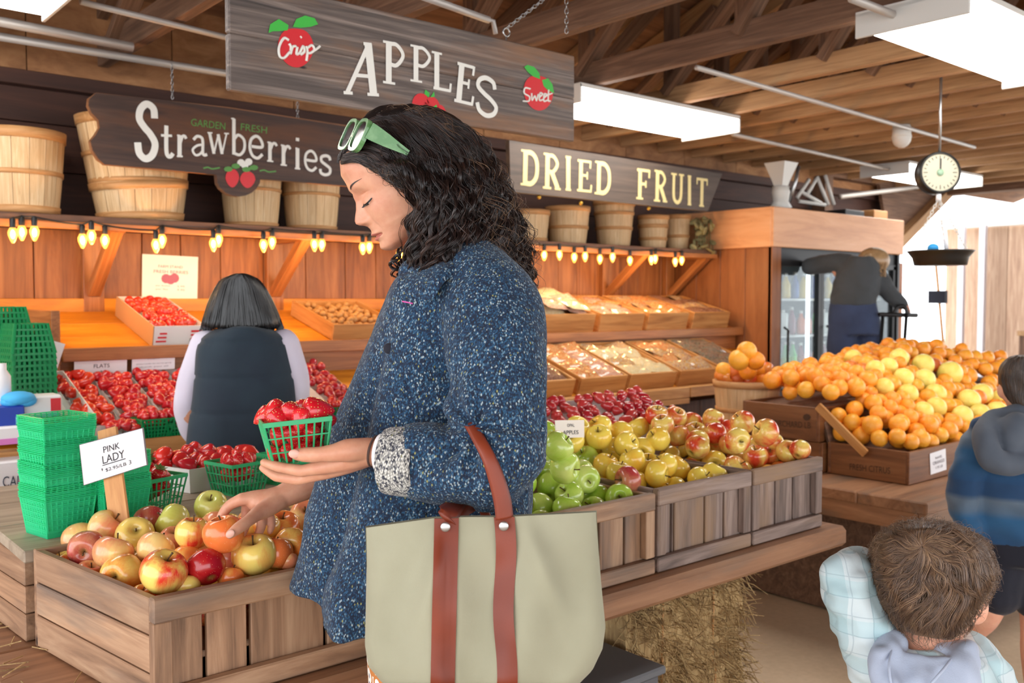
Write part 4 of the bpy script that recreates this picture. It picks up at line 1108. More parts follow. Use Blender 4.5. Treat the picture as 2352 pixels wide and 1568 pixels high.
def heap(rows, kind, grp, lab, size=.074, special=None):
    for r in rows:
        px, py, d = r[:3]; k = r[3] if len(r) > 3 and r[3] else kind; ax = r[4] if len(r) > 4 else None
        t = size * FPX / d; y = at(px, py, t=t).y
        if y < 1.565: t = depth(at(px, py, y=1.565))
        if y > 1.97 + (.2 if py < 985 else 0): t = depth(at(px, py, y=1.97))
        if at(px, py, t=t).x > 2.44: t = depth(at(px, py, x=2.44))
        o = apple(px, py, d, t, k, ax, (r[5] if len(r) > 5 else lab), grp); APL.append((o.location.copy(), o.scale[0]))
gr = (1, 1, 1)
heap([(1297, 1072, 76, None, (.9, -.2, .5), 'biggest glossy green apple in the middle of the green heap'), (1281, 1026, 74, None, (.6, .5, .2), 'bright green apple high on the heap, leaning on the paler one'), (1267, 1118, 68, None, (.2, .5, -.6), 'round green apple above the low row nearest the coat'), (1346, 1053, 60), (1344, 1100, 68, None, (.35, -.05, 1), 'green apple with its stem hollow turned to the shopper'), (1309, 1013, 54), (1252, 992, 54),
      (1391, 1102, 50, 'ap_granny'), (1229, 1018, 52), (1240, 1062, 60), (1216, 1118, 60, 'ap_lime'), (1265, 1168, 56, None, (-.3, .9, .3)), (1312, 1157, 52), (1356, 1150, 52), (1402, 1138, 50), (1222, 1170, 60), (1390, 1068, 46), (1252, 1092, 44), (1232, 1098, 44)],
     'ap_granny', 'green apples heaped in the brown crate', 'shiny green apple in the heap behind the canvas tote')
heap([(1443, 1103, 67, 'ap_pink', (-.9, .1, .4), 'single pinkish apple among the green and yellow ones')], 'ap_pink', 'green apples heaped in the brown crate', '')
heap([(1412, 1032, 58, None, (.0, .55, .8), 'yellow apple with its dark eye up, left of centre in the yellow heap'), (1476, 1032, 58, None, (-.25, -.15, 1), 'yellow apple whose dark hollow faces straight out mid-heap'), (1427, 994, 57), (1374, 1018, 48), (1370, 992, 48), (1339, 1014, 46, None, (-.3, .0, 1)), (1465, 982, 54), (1514, 978, 52), (1512, 1008, 58), (1538, 1049, 54),
      (1555, 1075, 60), (1508, 1087, 64, None, (.9, -.15, .4), 'large yellow apple at the rail with its eye pointing right'), (1597, 1067, 52), (1641, 1062, 57, None, (-.2, -.05, 1), 'yellow apple at the crate joint with its hollow facing out'), (1561, 1028, 48), (1557, 1007, 46), (1638, 1038, 48), (1448, 1076, 52, None, (.05, .5, .8)), (1401, 1070, 50), (1480, 1064, 46), (1520, 1045, 46), (1450, 1010, 46), (1600, 1040, 46)],
     'ap_opal', 'yellow apples heaped in the weathered crate', 'golden yellow apple in the heap of the weathered middle crate')
heap([(1589, 971, 52), (1638, 962, 50), (1639, 988, 53, None, (-.6, .4, .6), 'pale apple with a green stem hollow, high in the red and yellow heap'), (1706, 971, 56, None, None, 'reddest apple topping the red and yellow heap'), (1693, 1011, 60, None, (.25, -.1, 1), 'orange-yellow apple whose hollow faces out in the end crate'), (1759, 994, 66, None, (-.8, .4, .2), 'largest red-streaked apple, stem to the left, above the end crate'), (1602, 1015, 56), (1650, 1017, 46), (1693, 1060, 55), (1735, 1049, 57, None, (-.1, .9, .3)), (1770, 1041, 53, None, (-.3, .4, .8)),
      (1808, 1037, 54), (1837, 1033, 48), (1561, 973, 42), (1722, 1020, 44), (1780, 1015, 40), (1670, 985, 44)],
     'ap_gala', 'red and yellow apples heaped in the end crate', 'shiny red-streaked yellow apple heaped in the end crate')
for x0, x1, kd, nm, sd in ((1.39, 1.70, 'ap_granny', 'green apple', 5), (1.795, 2.09, 'ap_opal', 'yellow apple', 6), (2.19, 2.445, 'ap_gala', 'red and yellow apple', 7)):
    fill_heap(x0, x1, lambda y: .805 + (y - 1.57) * .36, (kd,), '%s sunk among its neighbours in the %s crate heap' % (nm, nm), 'sunken apples, ' + nm, 24, sd, d=.073)
    fill_heap(x0, x1, lambda y: .765, (kd,), '%s of the lower layer in the %s crate' % (nm, nm), 'lower layer, ' + nm, 14, sd + 10, d=.073)

# ------------------------------------------------------------------ strawberries
def berry_mesh(name, seed, n=14, rings=10):
    rr = random.Random(seed); b = MB(); prof = []
    w = rr.uniform(.40, .47); 
    for i in range(rings + 1):
        u = i / rings       # 0 tip .. 1 shoulder
        r = w * (math.sin(min(1, u * 1.25) * math.pi / 2) ** .72) * (1 if u < .74 else max(.02, math.cos((u - .74) / .26 * 1.45)) ** .6)
        prof.append((max(.002, r), -.55 + 1.02 * u))
    ph = rr.uniform(0, 6)
    b.lathe(prof, n, lob=lambda a, u: 1 + .035 * math.cos(2 * a + ph) + .012 * math.cos(3 * a))
    return b.mesh(name)
def calyx_mesh():
    b = MB()
    for k in range(8):
        a = 2 * math.pi * k / 8; d = Vector((math.cos(a), math.sin(a), 0)); s = Vector((-d.y, d.x, 0)); up_ = Vector((0, 0, 1))
        p = [up_ * .44, up_ * .49 + d * .18 + s * .09, up_ * .50 + d * .36 + up_ * (.08 if k % 2 else .0), up_ * .49 + d * .18 - s * .09]
        b.add([q for q in p] + [q + up_ * .02 for q in p], [(0, 1, 2, 3), (7, 6, 5, 4), (0, 4, 5, 1), (1, 5, 6, 2), (2, 6, 7, 3), (3, 7, 4, 0)])
    b.tube([(0, 0, .45), (.02, 0, .62)], .03, 5)
    return b.mesh('calyx', (0, 0, 0), [M['leaf_olive']])
CAL = calyx_mesh(); BM = {}
def strawberry(p, size, kind, label, group, leaf=False, q=None, name='strawberry', rr=arng):
    v = rr.randrange(3)
    if (kind, v) not in BM:
        BM[(kind, v)] = berry_mesh('strawberry', v + 3, 20 if kind == 'berry_near' else 12, 14 if kind == 'berry_near' else 9); BM[(kind, v)].materials.append(M[kind])
    o = link(name, BM[(kind, v)]); o.location = p; o.scale = (size,) * 3; o.rotation_mode = 'QUATERNION'
    if q is None: q = Quaternion((rr.uniform(-1, 1), rr.uniform(-1, 1), rr.uniform(-.3, .3)), rr.uniform(.9, 2.2)) @ Quaternion((0, 0, 1), rr.uniform(0, 6))
    o.rotation_quaternion = q
    tag(o, label, 'strawberry', group)
    if leaf: link('calyx', CAL, o)
    return o
def pile(f, nu, nv, size, kind, label, group, jit=.25, leaf=0., name='strawberry', dome=0., sd=1):
    rr = random.Random(sd)
    for i in range(nu):
        for j in range(nv):
            u = (i + .5 + rr.uniform(-jit, jit) + (.25 if j % 2 else -.25)) / nu; v = (j + .5 + rr.uniform(-jit, jit)) / nv
            u = min(.97, max(.03, u))
            h = size * rr.uniform(.1, .5) + dome * math.sin(u * math.pi) * math.sin(v * math.pi)
            strawberry(f(u, v, h), size * rr.uniform(.85, 1.15), kind, label, group, rr.random() < leaf, name=name, rr=rr)
# open-top tray of card, optionally flared, in a frame given by origin and two edge vectors
def tray(o0, eu, ev, h, mat, label, name='berry_tray', flare=.0, th=.004, group=None, cat='tray'):
    o0, eu, ev = Vector(o0), Vector(eu), Vector(ev); n = eu.cross(ev).normalized()
    c = [o0, o0 + eu, o0 + eu + ev, o0 + ev]; ctr = sum(c, Vector()) / 4
    b = MB()
    topc = [p + n * h + (p - ctr) * flare for p in c]
    ins = lambda P, k: [p + (ctr + n * (p - ctr).dot(n) - p).normalized() * k for p in P]
    ic, it = ins(c, th), ins(topc, th)
    ic = [p + n * th for p in ic]
    vs = c + topc + it + ic
    fs = [(3, 2, 1, 0)]
    for i in range(4):
        j = (i + 1) % 4
        fs += [(i, j, 4 + j, 4 + i), (4 + i, 4 + j, 8 + j, 8 + i), (8 + i, 8 + j, 12 + j, 12 + i)]
    fs.append((12, 13, 14, 15)); b.add(vs, fs)
    ob = b.build(name, M[mat], loc=ctr); tag(ob, label, cat, group); return ob
# berry trays on the lower tier
GS = 'strawberry trays on the lower tier'
def low_tray(x0, x1, label, kind, nu, nv, size, sd, s0=.06, s1=.93, lab2=None, name='strawberry'):
    o0 = low(x0, s0, .002); tray(o0, Vector((x1 - x0, 0, 0)), low(x0, s1, .002) - o0, .05, 'carton', label, group=GS)
    f = lambda u, v, h: low(x0 + .012 + (x1 - x0 - .024) * u, s0 + .05 + (s1 - s0 - .09) * v, .045 + h)
    pile(f, nu, nv, size, kind, lab2, lab2.replace('strawberry', 'strawberries') if name == 'strawberry' else 'cherries in the tray', sd=sd, name=name)
low_tray(.925, 1.05, 'white tray of bright strawberries nearest the green basket stacks', 'berry_bright', 3, 9, .052, 2, lab2='bright red strawberry in the tray nearest the green basket stacks')
low_tray(1.065, 1.19, 'white tray of dark strawberries, second from the green basket stacks', 'berry_far', 4, 9, .046, 3, lab2='dark red strawberry in the second tray from the green stacks')
low_tray(1.205, 1.335, 'white tray of dark strawberries, third from the green basket stacks', 'berry_far', 4, 9, .046, 4, lab2='dark red strawberry in the third tray from the green stacks')
low_tray(1.35, 1.48, 'white tray of strawberries half hidden by the clerk sleeve', 'berry_far', 3, 8, .046, 5, lab2='strawberry in the tray half hidden by the clerk sleeve')
low_tray(1.86, 2.02, 'white tray of dark berries right of the clerk in the vest', 'cherry', 4, 9, .044, 6, lab2='dark red berry in the tray right of the clerk')
# carton of strawberries on the upper tier
o0 = up(1.315, .04, .002); ev = up(1.315, .86, .002) - o0
ct = tray(o0, Vector((.205, 0, 0)), ev, .085, 'carton', 'white and kraft carton of strawberries on the upper shelf under the notice', 'berry_carton', cat='carton')
nn = Vector((0, -ev.z, ev.y)).normalized()
MB().box(o0 + ev / 2 + nn * .043 + Vector((-.003, 0, 0)), (.003, ev.length, .086), Matrix.Rotation(SU, 3, 'X'), ch=.0005).build('kraft_side', M['kraft'], ct, loc=ct.location)
b = MB()
for k in range(3): b.box(o0 + Vector((.028 + .004 * k, -.004, 0)) + nn * (.022 + .016 * k), (.04 - .006 * k, .002, .007), Matrix.Rotation(SU, 3, 'X'), ch=.0003)
for k in range(3): b.box(o0 + Vector((.17, -.004, 0)) + nn * (.03 + .016 * k), (.045, .002, .008), Matrix.Rotation(SU, 3, 'X'), ch=.0003)
b.build('printed_stripe', M['paint_red'], ct, loc=ct.location)
MB().box(o0 + Vector((.17, -.003, 0)) + nn * .02, (.05, .002, .022), Matrix.Rotation(SU, 3, 'X'), ch=.0003).build('printed_panel', M['grey_flat'], ct, loc=ct.location)
f = lambda u, v, h: o0 + Vector((.012 + .18 * u, 0, 0)) + ev * (.05 + .9 * v) + nn * (.07 + h * .8)
pile(f, 6, 8, .044, 'berry_bright', 'small bright strawberry in the carton on the upper shelf', 'strawberries in the upper carton', sd=8)
# walnut crate on the upper tier
def open_box(o0, eu, ev, h, mat, label, name, cat='crate', th=.012, group=None, n=None):
    o0, eu, ev = Vector(o0), Vector(eu), Vector(ev); n = eu.cross(ev).normalized()
    t = thing(name, label, cat, o0 + (eu + ev) / 2, group)
    x, y = eu.normalized(), ev.normalized(); Mx = Matrix((x, y, n)).transposed(); m = M[mat]
    def bx(c, s): return MB().box(c, s, Mx, .002)
    bx(o0 + eu / 2 + ev / 2 + n * .006, (eu.length - .004, ev.length - .004, .01)).build('base', m, t)
    bx(o0 + eu / 2 + y * th / 2 + n * h / 2, (eu.length, th, h)).build('front_panel', m, t)
    bx(o0 + eu / 2 + ev - y * th / 2 + n * h / 2, (eu.length, th, h)).build('back_panel', m, t)
    for k in (0, 1): bx(o0 + eu * k + x * (th / 2 if k == 0 else -th / 2) + ev / 2 + n * h / 2, (th, ev.length - 2 * th, h)).build('side_panel', m, t)
    return t
o0 = up(2.12, .05, .003); ev = up(2.12, .8, .003) - o0
open_box(o0, Vector((.36, 0, 0)), ev, .075, 'dried_box', 'low wooden crate of walnuts on the upper shelf beside the woman', 'walnut_crate')
WM = MB().sphere((0, 0, 0), (.5, .42, .42), 10, 8).mesh('walnut', (0, 0, 0), [M['walnut']])
rr = random.Random(4)
for i in range(8):
    for j in range(9):
        p = o0 + Vector((.03 + .30 * (i + .5 + rr.uniform(-.3, .3)) / 8, 0, 0)) + ev * (.07 + .86 * (j + .5) / 9) + nn * (.05 + rr.uniform(0, .02))
        w_ = link('walnut', WM); w_.location = p; w_.scale = (.036,) * 3; w_.rotation_euler = (rr.uniform(0, 3), rr.uniform(0, 3), 0)
        tag(w_, 'brown walnut in the low crate on the upper shelf', 'walnut', 'walnuts in the crate')
# ------------------------------------------------------------------ green berry baskets
def basket_mb(top=.115, bot=.088, h=.076, nx=8, rows=3, bar=.0032, rim=(.0035, .0085)):
    b = MB(); tb, bb = top / 2, bot / 2
    P = lambda s, u, z: Matrix.Rotation(s * math.pi / 2, 3, 'Z') @ Vector((u * (bb + (tb - bb) * z), -(bb + (tb - bb) * z), h * z))
    for s in range(4):
        Nv = Matrix.Rotation(s * math.pi / 2, 3, 'Z') @ Vector((0, -1, .0))
        for k in range(nx + 1):
            u = -1 + 2 * k / nx
            b.beam(P(s, u, 0), P(s, u, 1), bar * (1.3 if k in (0, nx) else 1), bar * .8, up=Nv, ch=.0004)
        for r in range(1, rows):
            z = r / rows; b.beam(P(s, -1, z), P(s, 1, z), bar, bar * .8, up=(0, 0, 1), ch=.0004)
        b.beam(P(s, -1.03, 1), P(s, 1.03, 1), *rim, ch=.0004)
        b.beam(P(s, -1, .02), P(s, 1, .02), .003, .005, ch=.0004)
    for k in range(5): 
        v = -bb + 2 * bb * (k + .5) / 5; b.box((v, 0, .002), (bar, bot, .002), ch=.0003); b.box((0, v, .002), (bot, bar, .002), ch=.0003)
    return b
BK = basket_mb().mesh('berry_basket', (0, 0, 0), [M['green_light']])
BKN = basket_mb(.108, .090, .076, 9, 6, .0024, (.0065, .0017)).mesh('berry_basket', (0, 0, 0), [M['green']])
BKD = basket_mb(.135, .10, .10, 8, 5, .008).mesh('berry_basket', (0, 0, 0), [M['green_dark']])
def basket(me, loc, rz, label, group=None, rot=None):
    o = link('berry_basket', me); o.location = loc; o.rotation_euler = rot or (0, 0, rz); return tag(o, label, 'basket', group)
p0 = at(112, 1236, z=ZL + .001); ang = R(12); pc = p0 + Matrix.Rotation(ang, 3, 'Z') @ Vector((.043, .043, 0))
z = 0; zs = []
for grp in range(4):
    for k in range(9): zs.append(z); z += .0036
    z += .0150
for z in zs: basket(BKN, pc + Vector((arng.uniform(-.001, .001), arng.uniform(-.001, .001), z)), ang + arng.uniform(-.012, .012), 'green plastic berry basket nested in the tall stack beside the price sign', 'nested baskets of the tall stack')
p1 = at(262, 1200, z=ZL + .001)
z = 0
for grp in range(2):
    for k in range(10): basket(BKN, p1 + Vector((0, 0, z)), R(14) + arng.uniform(-.012, .012), 'green plastic berry basket nested in the short stack behind the price sign', 'nested baskets of the short stack'); z += .0036
    z += .015
# dark green upturned stacks on the far counter
pa, pb = at(66, 915, y=3.42), at(24, 905, y=3.62)
tray((.50, 3.30, .84), Vector((.46, .0, 0)), Vector((0, .38, .13)), .075, 'carton', 'white carton under the dark green basket stacks on the far counter', 'stock_carton', flare=0, cat='carton')
for base, n, lab, g in ((Vector((pa.x, 3.44, .965)), 9, 'dark green basket upturned in the nearer stack by the strawberry shaped packet', 'upturned baskets, nearer stack'), (Vector((pb.x - .02, 3.60, 1.0)), 10, 'dark green basket upturned in the stack at the picture edge', 'upturned baskets, edge stack')):
    for k in range(n): basket(BKD, base + Vector((0, 0, .10 + .0195 * k)), R(8) + arng.uniform(-.02, .02), lab, g, rot=(math.pi, 0, R(8) + arng.uniform(-.02, .02)))
# price sign on its stake
t = thing('price_sign', 'laminated white card reading PINK LADY on a wooden stake in the apple crate', 'sign', at(280, 1222, t=1.86))
s0, s1 = at(280, 1240, t=1.86), at(247, 985, t=1.94)
MB().beam(s0, s1, .040, .009, up=-FW, ch=.001).build('stake', M['stake'], t)
cc = [at(*q, t=1.90) for q in ((187, 1021), (330, 983), (340, 1066), (197, 1112))]
nv = (cc[1] - cc[0]).cross(cc[0] - cc[3]).normalized()
if nv.dot(FW) > 0: nv = -nv
cc = [c - FW * .0 + nv * .006 for c in cc]
b = MB(); ctr = sum(cc, Vector()) / 4; b.prism([ctr + (c - ctr) * 1.03 for c in cc][::-1], nv * -.002); b.build('laminate', M['ink_grey'], t)
b = MB(); b.prism([c + nv * .0018 for c in cc][::-1], nv * -.0018); b.build('card', M['paper'], t)
f = lambda u, v: cc[3].lerp(cc[2], u).lerp(cc[0].lerp(cc[1], u), v) + nv * .002
b = MB()
for s, x0, x1, y0, y1 in (('PINK', .36, .62, .64, .80), ('LADY', .33, .68, .37, .57)): text(b, s, f(x0, y0), f(x1, y0), f(x0, y1), nv, .0006)
text(b, '$2.95/LB', f(.36, .14), f(.69, .14), f(.36, .24), nv, .0006); text(b, '3', f(.735, .15), f(.77, .15), f(.735, .26), nv, .0006); text(b, "'", f(.3, .2), f(.315, .2), f(.3, .27), nv, .0006)
ribbon(b, [f(.32, .335), f(.69, .335)], .0016, nv, .0006)
b.build('lettering', M['ink'], t)
# filled baskets on the bin lid
def fill(loc, rz, size, n, kind, label, group, w=.085, leafp=.25, h0=.06, sd=1, layers=2):
    rr = random.Random(sd); Mz = Matrix.Rotation(rz, 3, 'Z')
    for L in range(layers):
        for k in range(n):
            a = 2 * math.pi * k / n + L; r = w / 2 * (.72 if k else 0) * rr.uniform(.75, 1.05) * (1 if L == layers - 1 else .8)
            strawberry(Vector(loc) + Mz @ Vector((r * math.cos(a), r * math.sin(a), h0 - (layers - 1 - L) * size * .75 + rr.uniform(-.1, .1) * size + (.012 if k == 0 else 0))), size * rr.uniform(.85, 1.1), kind, label, group, rr.random() < leafp, rr=rr)
pq = at(346, 1168, z=ZL + .001); basket(BK, pq, R(20), 'green basket of strawberries right of the sign stake'); fill(pq, R(20), .042, 7, 'berry_near', 'strawberry in the basket right of the sign stake', 'strawberries right of the sign stake', leafp=.5, sd=3, h0=.078)
pq = at(547, 1128, z=ZL + .001); basket(BK, pq, R(12), 'green basket of strawberries above the reaching hand'); fill(pq, R(12), .042, 8, 'berry_near', 'strawberry in the basket above the reaching hand', 'strawberries above the reaching hand', leafp=.0, sd=4, h0=.08)
pq = at(655, 1112, z=ZL + .001); basket(BK, pq + Vector((.02, .02, 0)), R(12), 'green basket mostly hidden behind the held basket')
pq = at(437, 1133, z=ZL + .001); eu = Matrix.Rotation(R(8), 3, 'Z') @ Vector((.24, 0, 0)); ev = Matrix.Rotation(R(18), 3, 'Z') @ Vector((0, .26, 0))
tray(pq, eu, ev, .062, 'carton', 'white paper carton of strawberries on the bin lid in front of the clerk', 'berry_carton', flare=.07, cat='carton')
f = lambda u, v, h: pq + eu * (.06 + .88 * u) + ev * (.06 + .88 * v) + Vector((0, 0, .045 + h))
pile(f, 5, 5, .056, 'berry_far', 'strawberry in the white carton in front of the clerk', 'strawberries in the white carton', leaf=.12, sd=12)
# tray of small red fruit behind the apples with its tag
pt = at(1392, 986, y=2.08); 
t0 = tray((pt.x - .24, 2.0, ZT + .003), (.62, 0, 0), (0, .3, .08), .05, 'carton', 'white tray of small red fruit behind the yellow apples', 'fruit_tray')
f = lambda u, v, h: Vector((pt.x - .22 + .58 * u, 2.02 + .26 * v, ZT + .055 + .075 * v + h))
pile(f, 11, 6, .046, 'cherry', 'small dark red fruit in the tray behind the yellow apples', 'small red fruit in the tray', sd=14, name='red_plum')
for o in list(bpy.data.objects):
    if o.name.startswith('red_plum'): o['category'] = 'plum'
t = thing('price_sign', 'small cream card reading OPAL APPLES standing behind the green apples', 'sign', at(1308, 1010, y=1.76))
cc = [at(*q, y=1.76) for q in ((1276, 965), (1342, 964), (1342, 1004), (1278, 1006))]
b = MB(); b.prism(cc[::-1], (0, .003, 0)); b.build('card', M['card_cream'], t)
f = lambda u, v: cc[3].lerp(cc[2], u).lerp(cc[0].lerp(cc[1], u), v)
b = MB(); text(b, 'OPAL', f(.38, .62), f(.64, .62), f(.38, .8), NB); text(b, 'APPLES', f(.22, .2), f(.78, .2), f(.22, .42), NB); b.build('lettering', M['ink'], t)
MB().box((t.location.x, 1.768, ZT + .05), (.03, .006, .08)).build('stake', M['stake'], t)
# ------------------------------------------------------------------ far berry counter odds and ends
pq = at(277, 985, y=3.27); pq.z = .832
cl = MB(); cl.box((0, 0, 0), (.001, .001, .001))
t = tray((pq.x - .055, 3.225, .829), (.12, 0, 0), (0, .1, 0), .05, 'thin_glass', 'clear plastic clamshell of strawberries on the counter lip', 'clamshell_box', flare=.1, cat='box')
f = lambda u, v, h: Vector((pq.x - .045 + .10 * u, 3.235 + .08 * v, .86 + h))
pile(f, 4, 3, .038, 'berry_far', 'strawberry in the clear clamshell on the counter lip', 'strawberries in the clamshell', sd=21)
for k, (px, lab) in enumerate(((352, 'dark green basket of strawberries on the counter lip beside the clamshell'), (405, 'dark green basket of strawberries on the counter lip, touching the clerk sleeve'))):
    p = at(px, 990, y=3.26); p.z = .829
    basket(BKD, p, 0, lab).scale = (.82, .82, .62)
    fill(p, 0, .038, 7, 'berry_far', lab.replace('dark green basket of strawberries', 'strawberry in the green basket'), 'strawberries in the green baskets on the lip', w=.1, leafp=0, h0=.072, sd=30 + k)
p = at(762, 925, y=3.26); p.z = .829
basket(BKD, p, 0, 'dark green basket of berries on the counter lip right of the clerk').scale = (.82, .82, .5); fill(p, 0, .034, 7, 'berry_far', 'berry in the basket right of the clerk on the counter lip', 'berries right of the clerk', w=.1, leafp=0, h0=.06, sd=33)
# cleaning things on the far counter edge
o = MB().box(at(84, 928, y=3.24), (.13, .09, .06), ch=.006).build('wipes_box', M['carton'], loc=at(84, 928, y=3.24)); tag(o, 'white box with red print on the far counter below the dark green baskets', 'box')
o['label'] = 'white box with a red panel on the far counter below the dark green stacks'
c = at(84, 928, y=3.24); MB().box(c + Vector((.045, -.0465, 0)), (.03, .002, .04), ch=.0005).build('red_panel', M['paint_red'], o, loc=c)
b = MB(); b.sphere(at(42, 914, y=3.2), (.05, .045, .022), 12, 8); b.sphere(at(58, 920, y=3.2), (.035, .03, .02), 10, 8); b.sphere(at(25, 922, y=3.2), (.03, .03, .018), 10, 8)
tag(b.build('cleaning_cloth', plain('sky_blue', srgb(70, 176, 232), .7), loc=at(42, 914, y=3.2)), 'crumpled sky blue cloth on the far counter', 'cloth')
c = at(14, 958, y=3.21); tag(MB().box(c, (.09, .07, .075), ch=.004).build('glove_box', plain('royal_blue', srgb(34, 66, 170), .4), loc=c), 'blue box standing left of the tall green basket stack', 'box')
c = at(80, 958, y=3.22); tag(MB().box(c, (.13, .10, .03), ch=.004).build('tray_stack', plain('teal', srgb(70, 150, 170), .4), loc=c), 'teal tray behind the tall green basket stack', 'tray')
c = at(22, 996, y=3.19); o = MB().box(c, (.2, .08, .055), ch=.006).build('tissue_box', M['paper'], loc=c); tag(o, 'white and pink box lying at the picture edge on the far counter', 'box')
b = MB(); b.box(c + Vector((-.02, -.0412, -.018)), (.16, .002, .018), ch=.0005); b.build('pink_band', plain('pink', srgb(222, 130, 200), .5), o, loc=c)
c = at(-30, 905, y=3.2); tag(MB().lathe([(.03, 0), (.03, .09), (.018, .11), (.018, .13)], 14, Matrix.Translation(at(2, 908, y=3.24) - Vector((0, 0, .03)))).build('spray_bottle', M['paper'], loc=at(2, 908, y=3.24)), 'white bottle top at the picture edge beside the dark green stacks', 'bottle')
# carton with lettering on the floor behind the bin
c0 = at(0, 1064, y=3.10); w_ = .5
o = MB().box((c0.x + .1, 3.26, c0.z / 2), (w_, .30, c0.z), ch=.003).build('shipping_carton', M['paper'], loc=(c0.x + .1, 3.26, 0)); tag(o, 'white carton lettered CALIF standing under the far counter', 'carton')
b = MB(); g = lambda a, c: at(a, c, y=3.108)
text(b, 'CALIF', g(6, 1118), g(66, 1114), g(6, 1094), NB); text(b, 'BERRIES', g(28, 1132), g(64, 1130), g(28, 1126), NB)
b.build('lettering', plain('ink_navy', srgb(40, 56, 78), .6), o, loc=o.location)
# strawberry shaped packet hung on the rack end
t = thing('hanging_packet', 'white card with a red strawberry shaped tool, hung on the rack end', 'packet', at(118, 836, y=3.66))
pts = [(118, 781), (150, 790), (140, 820), (131, 850), (129, 893), (108, 880), (92, 862), (104, 820)]
b = MB(); b.prism([at(*p, y=3.66) for p in pts][::-1], (0, .006, 0)); b.build('backing_card', M['paper'], t)
b = MB(); b.sphere(at(106, 847, y=3.65), (.028, .018, .042), 14, 10); b.build('berry_shape', M['paint_red'], t)
b = MB(); b.sphere(at(99, 832, y=3.64), (.008, .006, .012), 8, 6); b.build('opening', M['black'], t)

# ------------------------------------------------------------------ dried fruit boxes
def packet_mesh(name, mat, seed):
    rr = random.Random(seed); n = 9; rows, bot = [], []
    for i in range(n):
        r, q = [], []
        for j in range(n):
            u, v = i / (n - 1) * 2 - 1, j / (n - 1) * 2 - 1
            e = (1 - abs(u) ** 3) * (1 - abs(v) ** 3)
            r.append(Vector((u * .5, v * .5, .16 * e + (rr.uniform(-.05, .05) if e > .1 else 0)))); q.append(Vector((u * .5, v * .5, -.1 * e)))
        rows.append(r); bot.append(q)
    b = MB(); b.grid(rows[::-1]); b.grid(bot); return b.mesh(name, (0, 0, 0), [M[mat]])
PK = {k: [packet_mesh('packet', k, s) for s in range(2)] for k in ('pk_apricot', 'pk_cream', 'pk_brown', 'pk_mix', 'pk_pink', 'pk_green')}
def dried(fr, x0, x1, s0, s1, h, mats, lab, plab, grp, sd, slope, high=0.):
    rr = random.Random(sd); o0 = fr(x0, s0, .003); ev = fr(x0, s1, .003) - o0; n = Vector((0, -ev.z, ev.y)).normalized()
    open_box(o0, Vector((x1 - x0, 0, 0)), ev, h, 'dried_box', lab, 'dried_fruit_box', group='dried fruit boxes on the rack')
    w = (x1 - x0 - .05) / 2; L = 4
    for i in range(2):
        for j in range(L):
            for lay in range(2 if high else 1):
                p = o0 + Vector((.025 + w * (i + .5) + rr.uniform(-.015, .015), 0, 0)) + ev * (.08 + .84 * (j + .5) / L) + n * (h * .82 + lay * .035 + rr.uniform(0, .012) + high * .5)
                mt = mats[rr.randrange(len(mats))]
                o = link('dried_fruit_packet', PK[mt][rr.randrange(2)]); o.location = p; o.scale = (w * 1.12, ev.length / L * 1.2, .12)
                o.rotation_euler = (slope + rr.uniform(-.15, .3), rr.uniform(-.2, .2), rr.uniform(-.3, .3)); tag(o, plab, 'packet', grp)
UBX = [(2.98, 3.36, ['pk_cream', 'pk_mix'], 'leftmost upper'), (3.40, 3.785, ['pk_cream', 'pk_cream', 'pk_pink'], 'cream packet'), (3.83, 4.20, ['pk_pink', 'pk_pink', 'pk_apricot'], 'pink packet'), (4.24, 4.61, ['pk_apricot', 'pk_mix'], 'orange packet'), (4.66, 5.03, ['pk_brown', 'pk_brown', 'pk_mix'], 'brown packet')]
UL = ['wooden box of cream packets on the upper tier, right beside the woman coat', 'wooden box overflowing with cream packets on the upper tier', 'wooden box of pinkish dried fruit packets, middle of the upper tier', 'wooden box of orange dried fruit packets on the upper tier', 'wooden box of dark brown packets at the cooler end of the upper tier']
UPL = ['cream packet in the upper tier box beside the coat', 'cream packet heaped high in the overflowing upper tier box', 'pinkish packet in the middle box of the upper tier', 'orange packet in the fourth box of the upper tier', 'dark brown packet in the upper tier box next to the cooler']
LPL = ['grey or cream packet in the lower tier box touching the coat', 'orange apricot packet in the lower tier', 'pale packet in the middle box of the lower tier', 'colourful packet in the fourth box of the lower tier', 'brown-green packet in the last box of the lower tier']
for k, (x0, x1, m, _) in enumerate(UBX): dried(up, x0, x1, .04, .78, .11, m, UL[k], UPL[k], 'packets, ' + UL[k][11:60], 40 + k, SU, .03 if k == 1 else 0)
LBX = [(2.83, 3.20, ['pk_cream', 'pk_brown']), (3.24, 3.575, ['pk_apricot', 'pk_apricot', 'pk_pink']), (3.60, 3.97, ['pk_cream', 'pk_mix']), (4.00, 4.33, ['pk_mix', 'pk_mix', 'pk_apricot']), (4.37, 4.72, ['pk_green', 'pk_green'])]
LL = ['wooden box of grey and cream packets on the lower tier touching the coat', 'wooden box of orange apricot packets on the lower tier', 'wooden box of pale mixed packets, middle of the lower tier', 'wooden box of colourful mixed packets on the lower tier', 'wooden box of brown-green packets on the lower tier behind the orange basket']
for k, (x0, x1, m) in enumerate(LBX): dried(low, x0, x1, .05, .93, .09, m, LL[k], LPL[k], 'packets, ' + LL[k][11:60], 60 + k, SL)

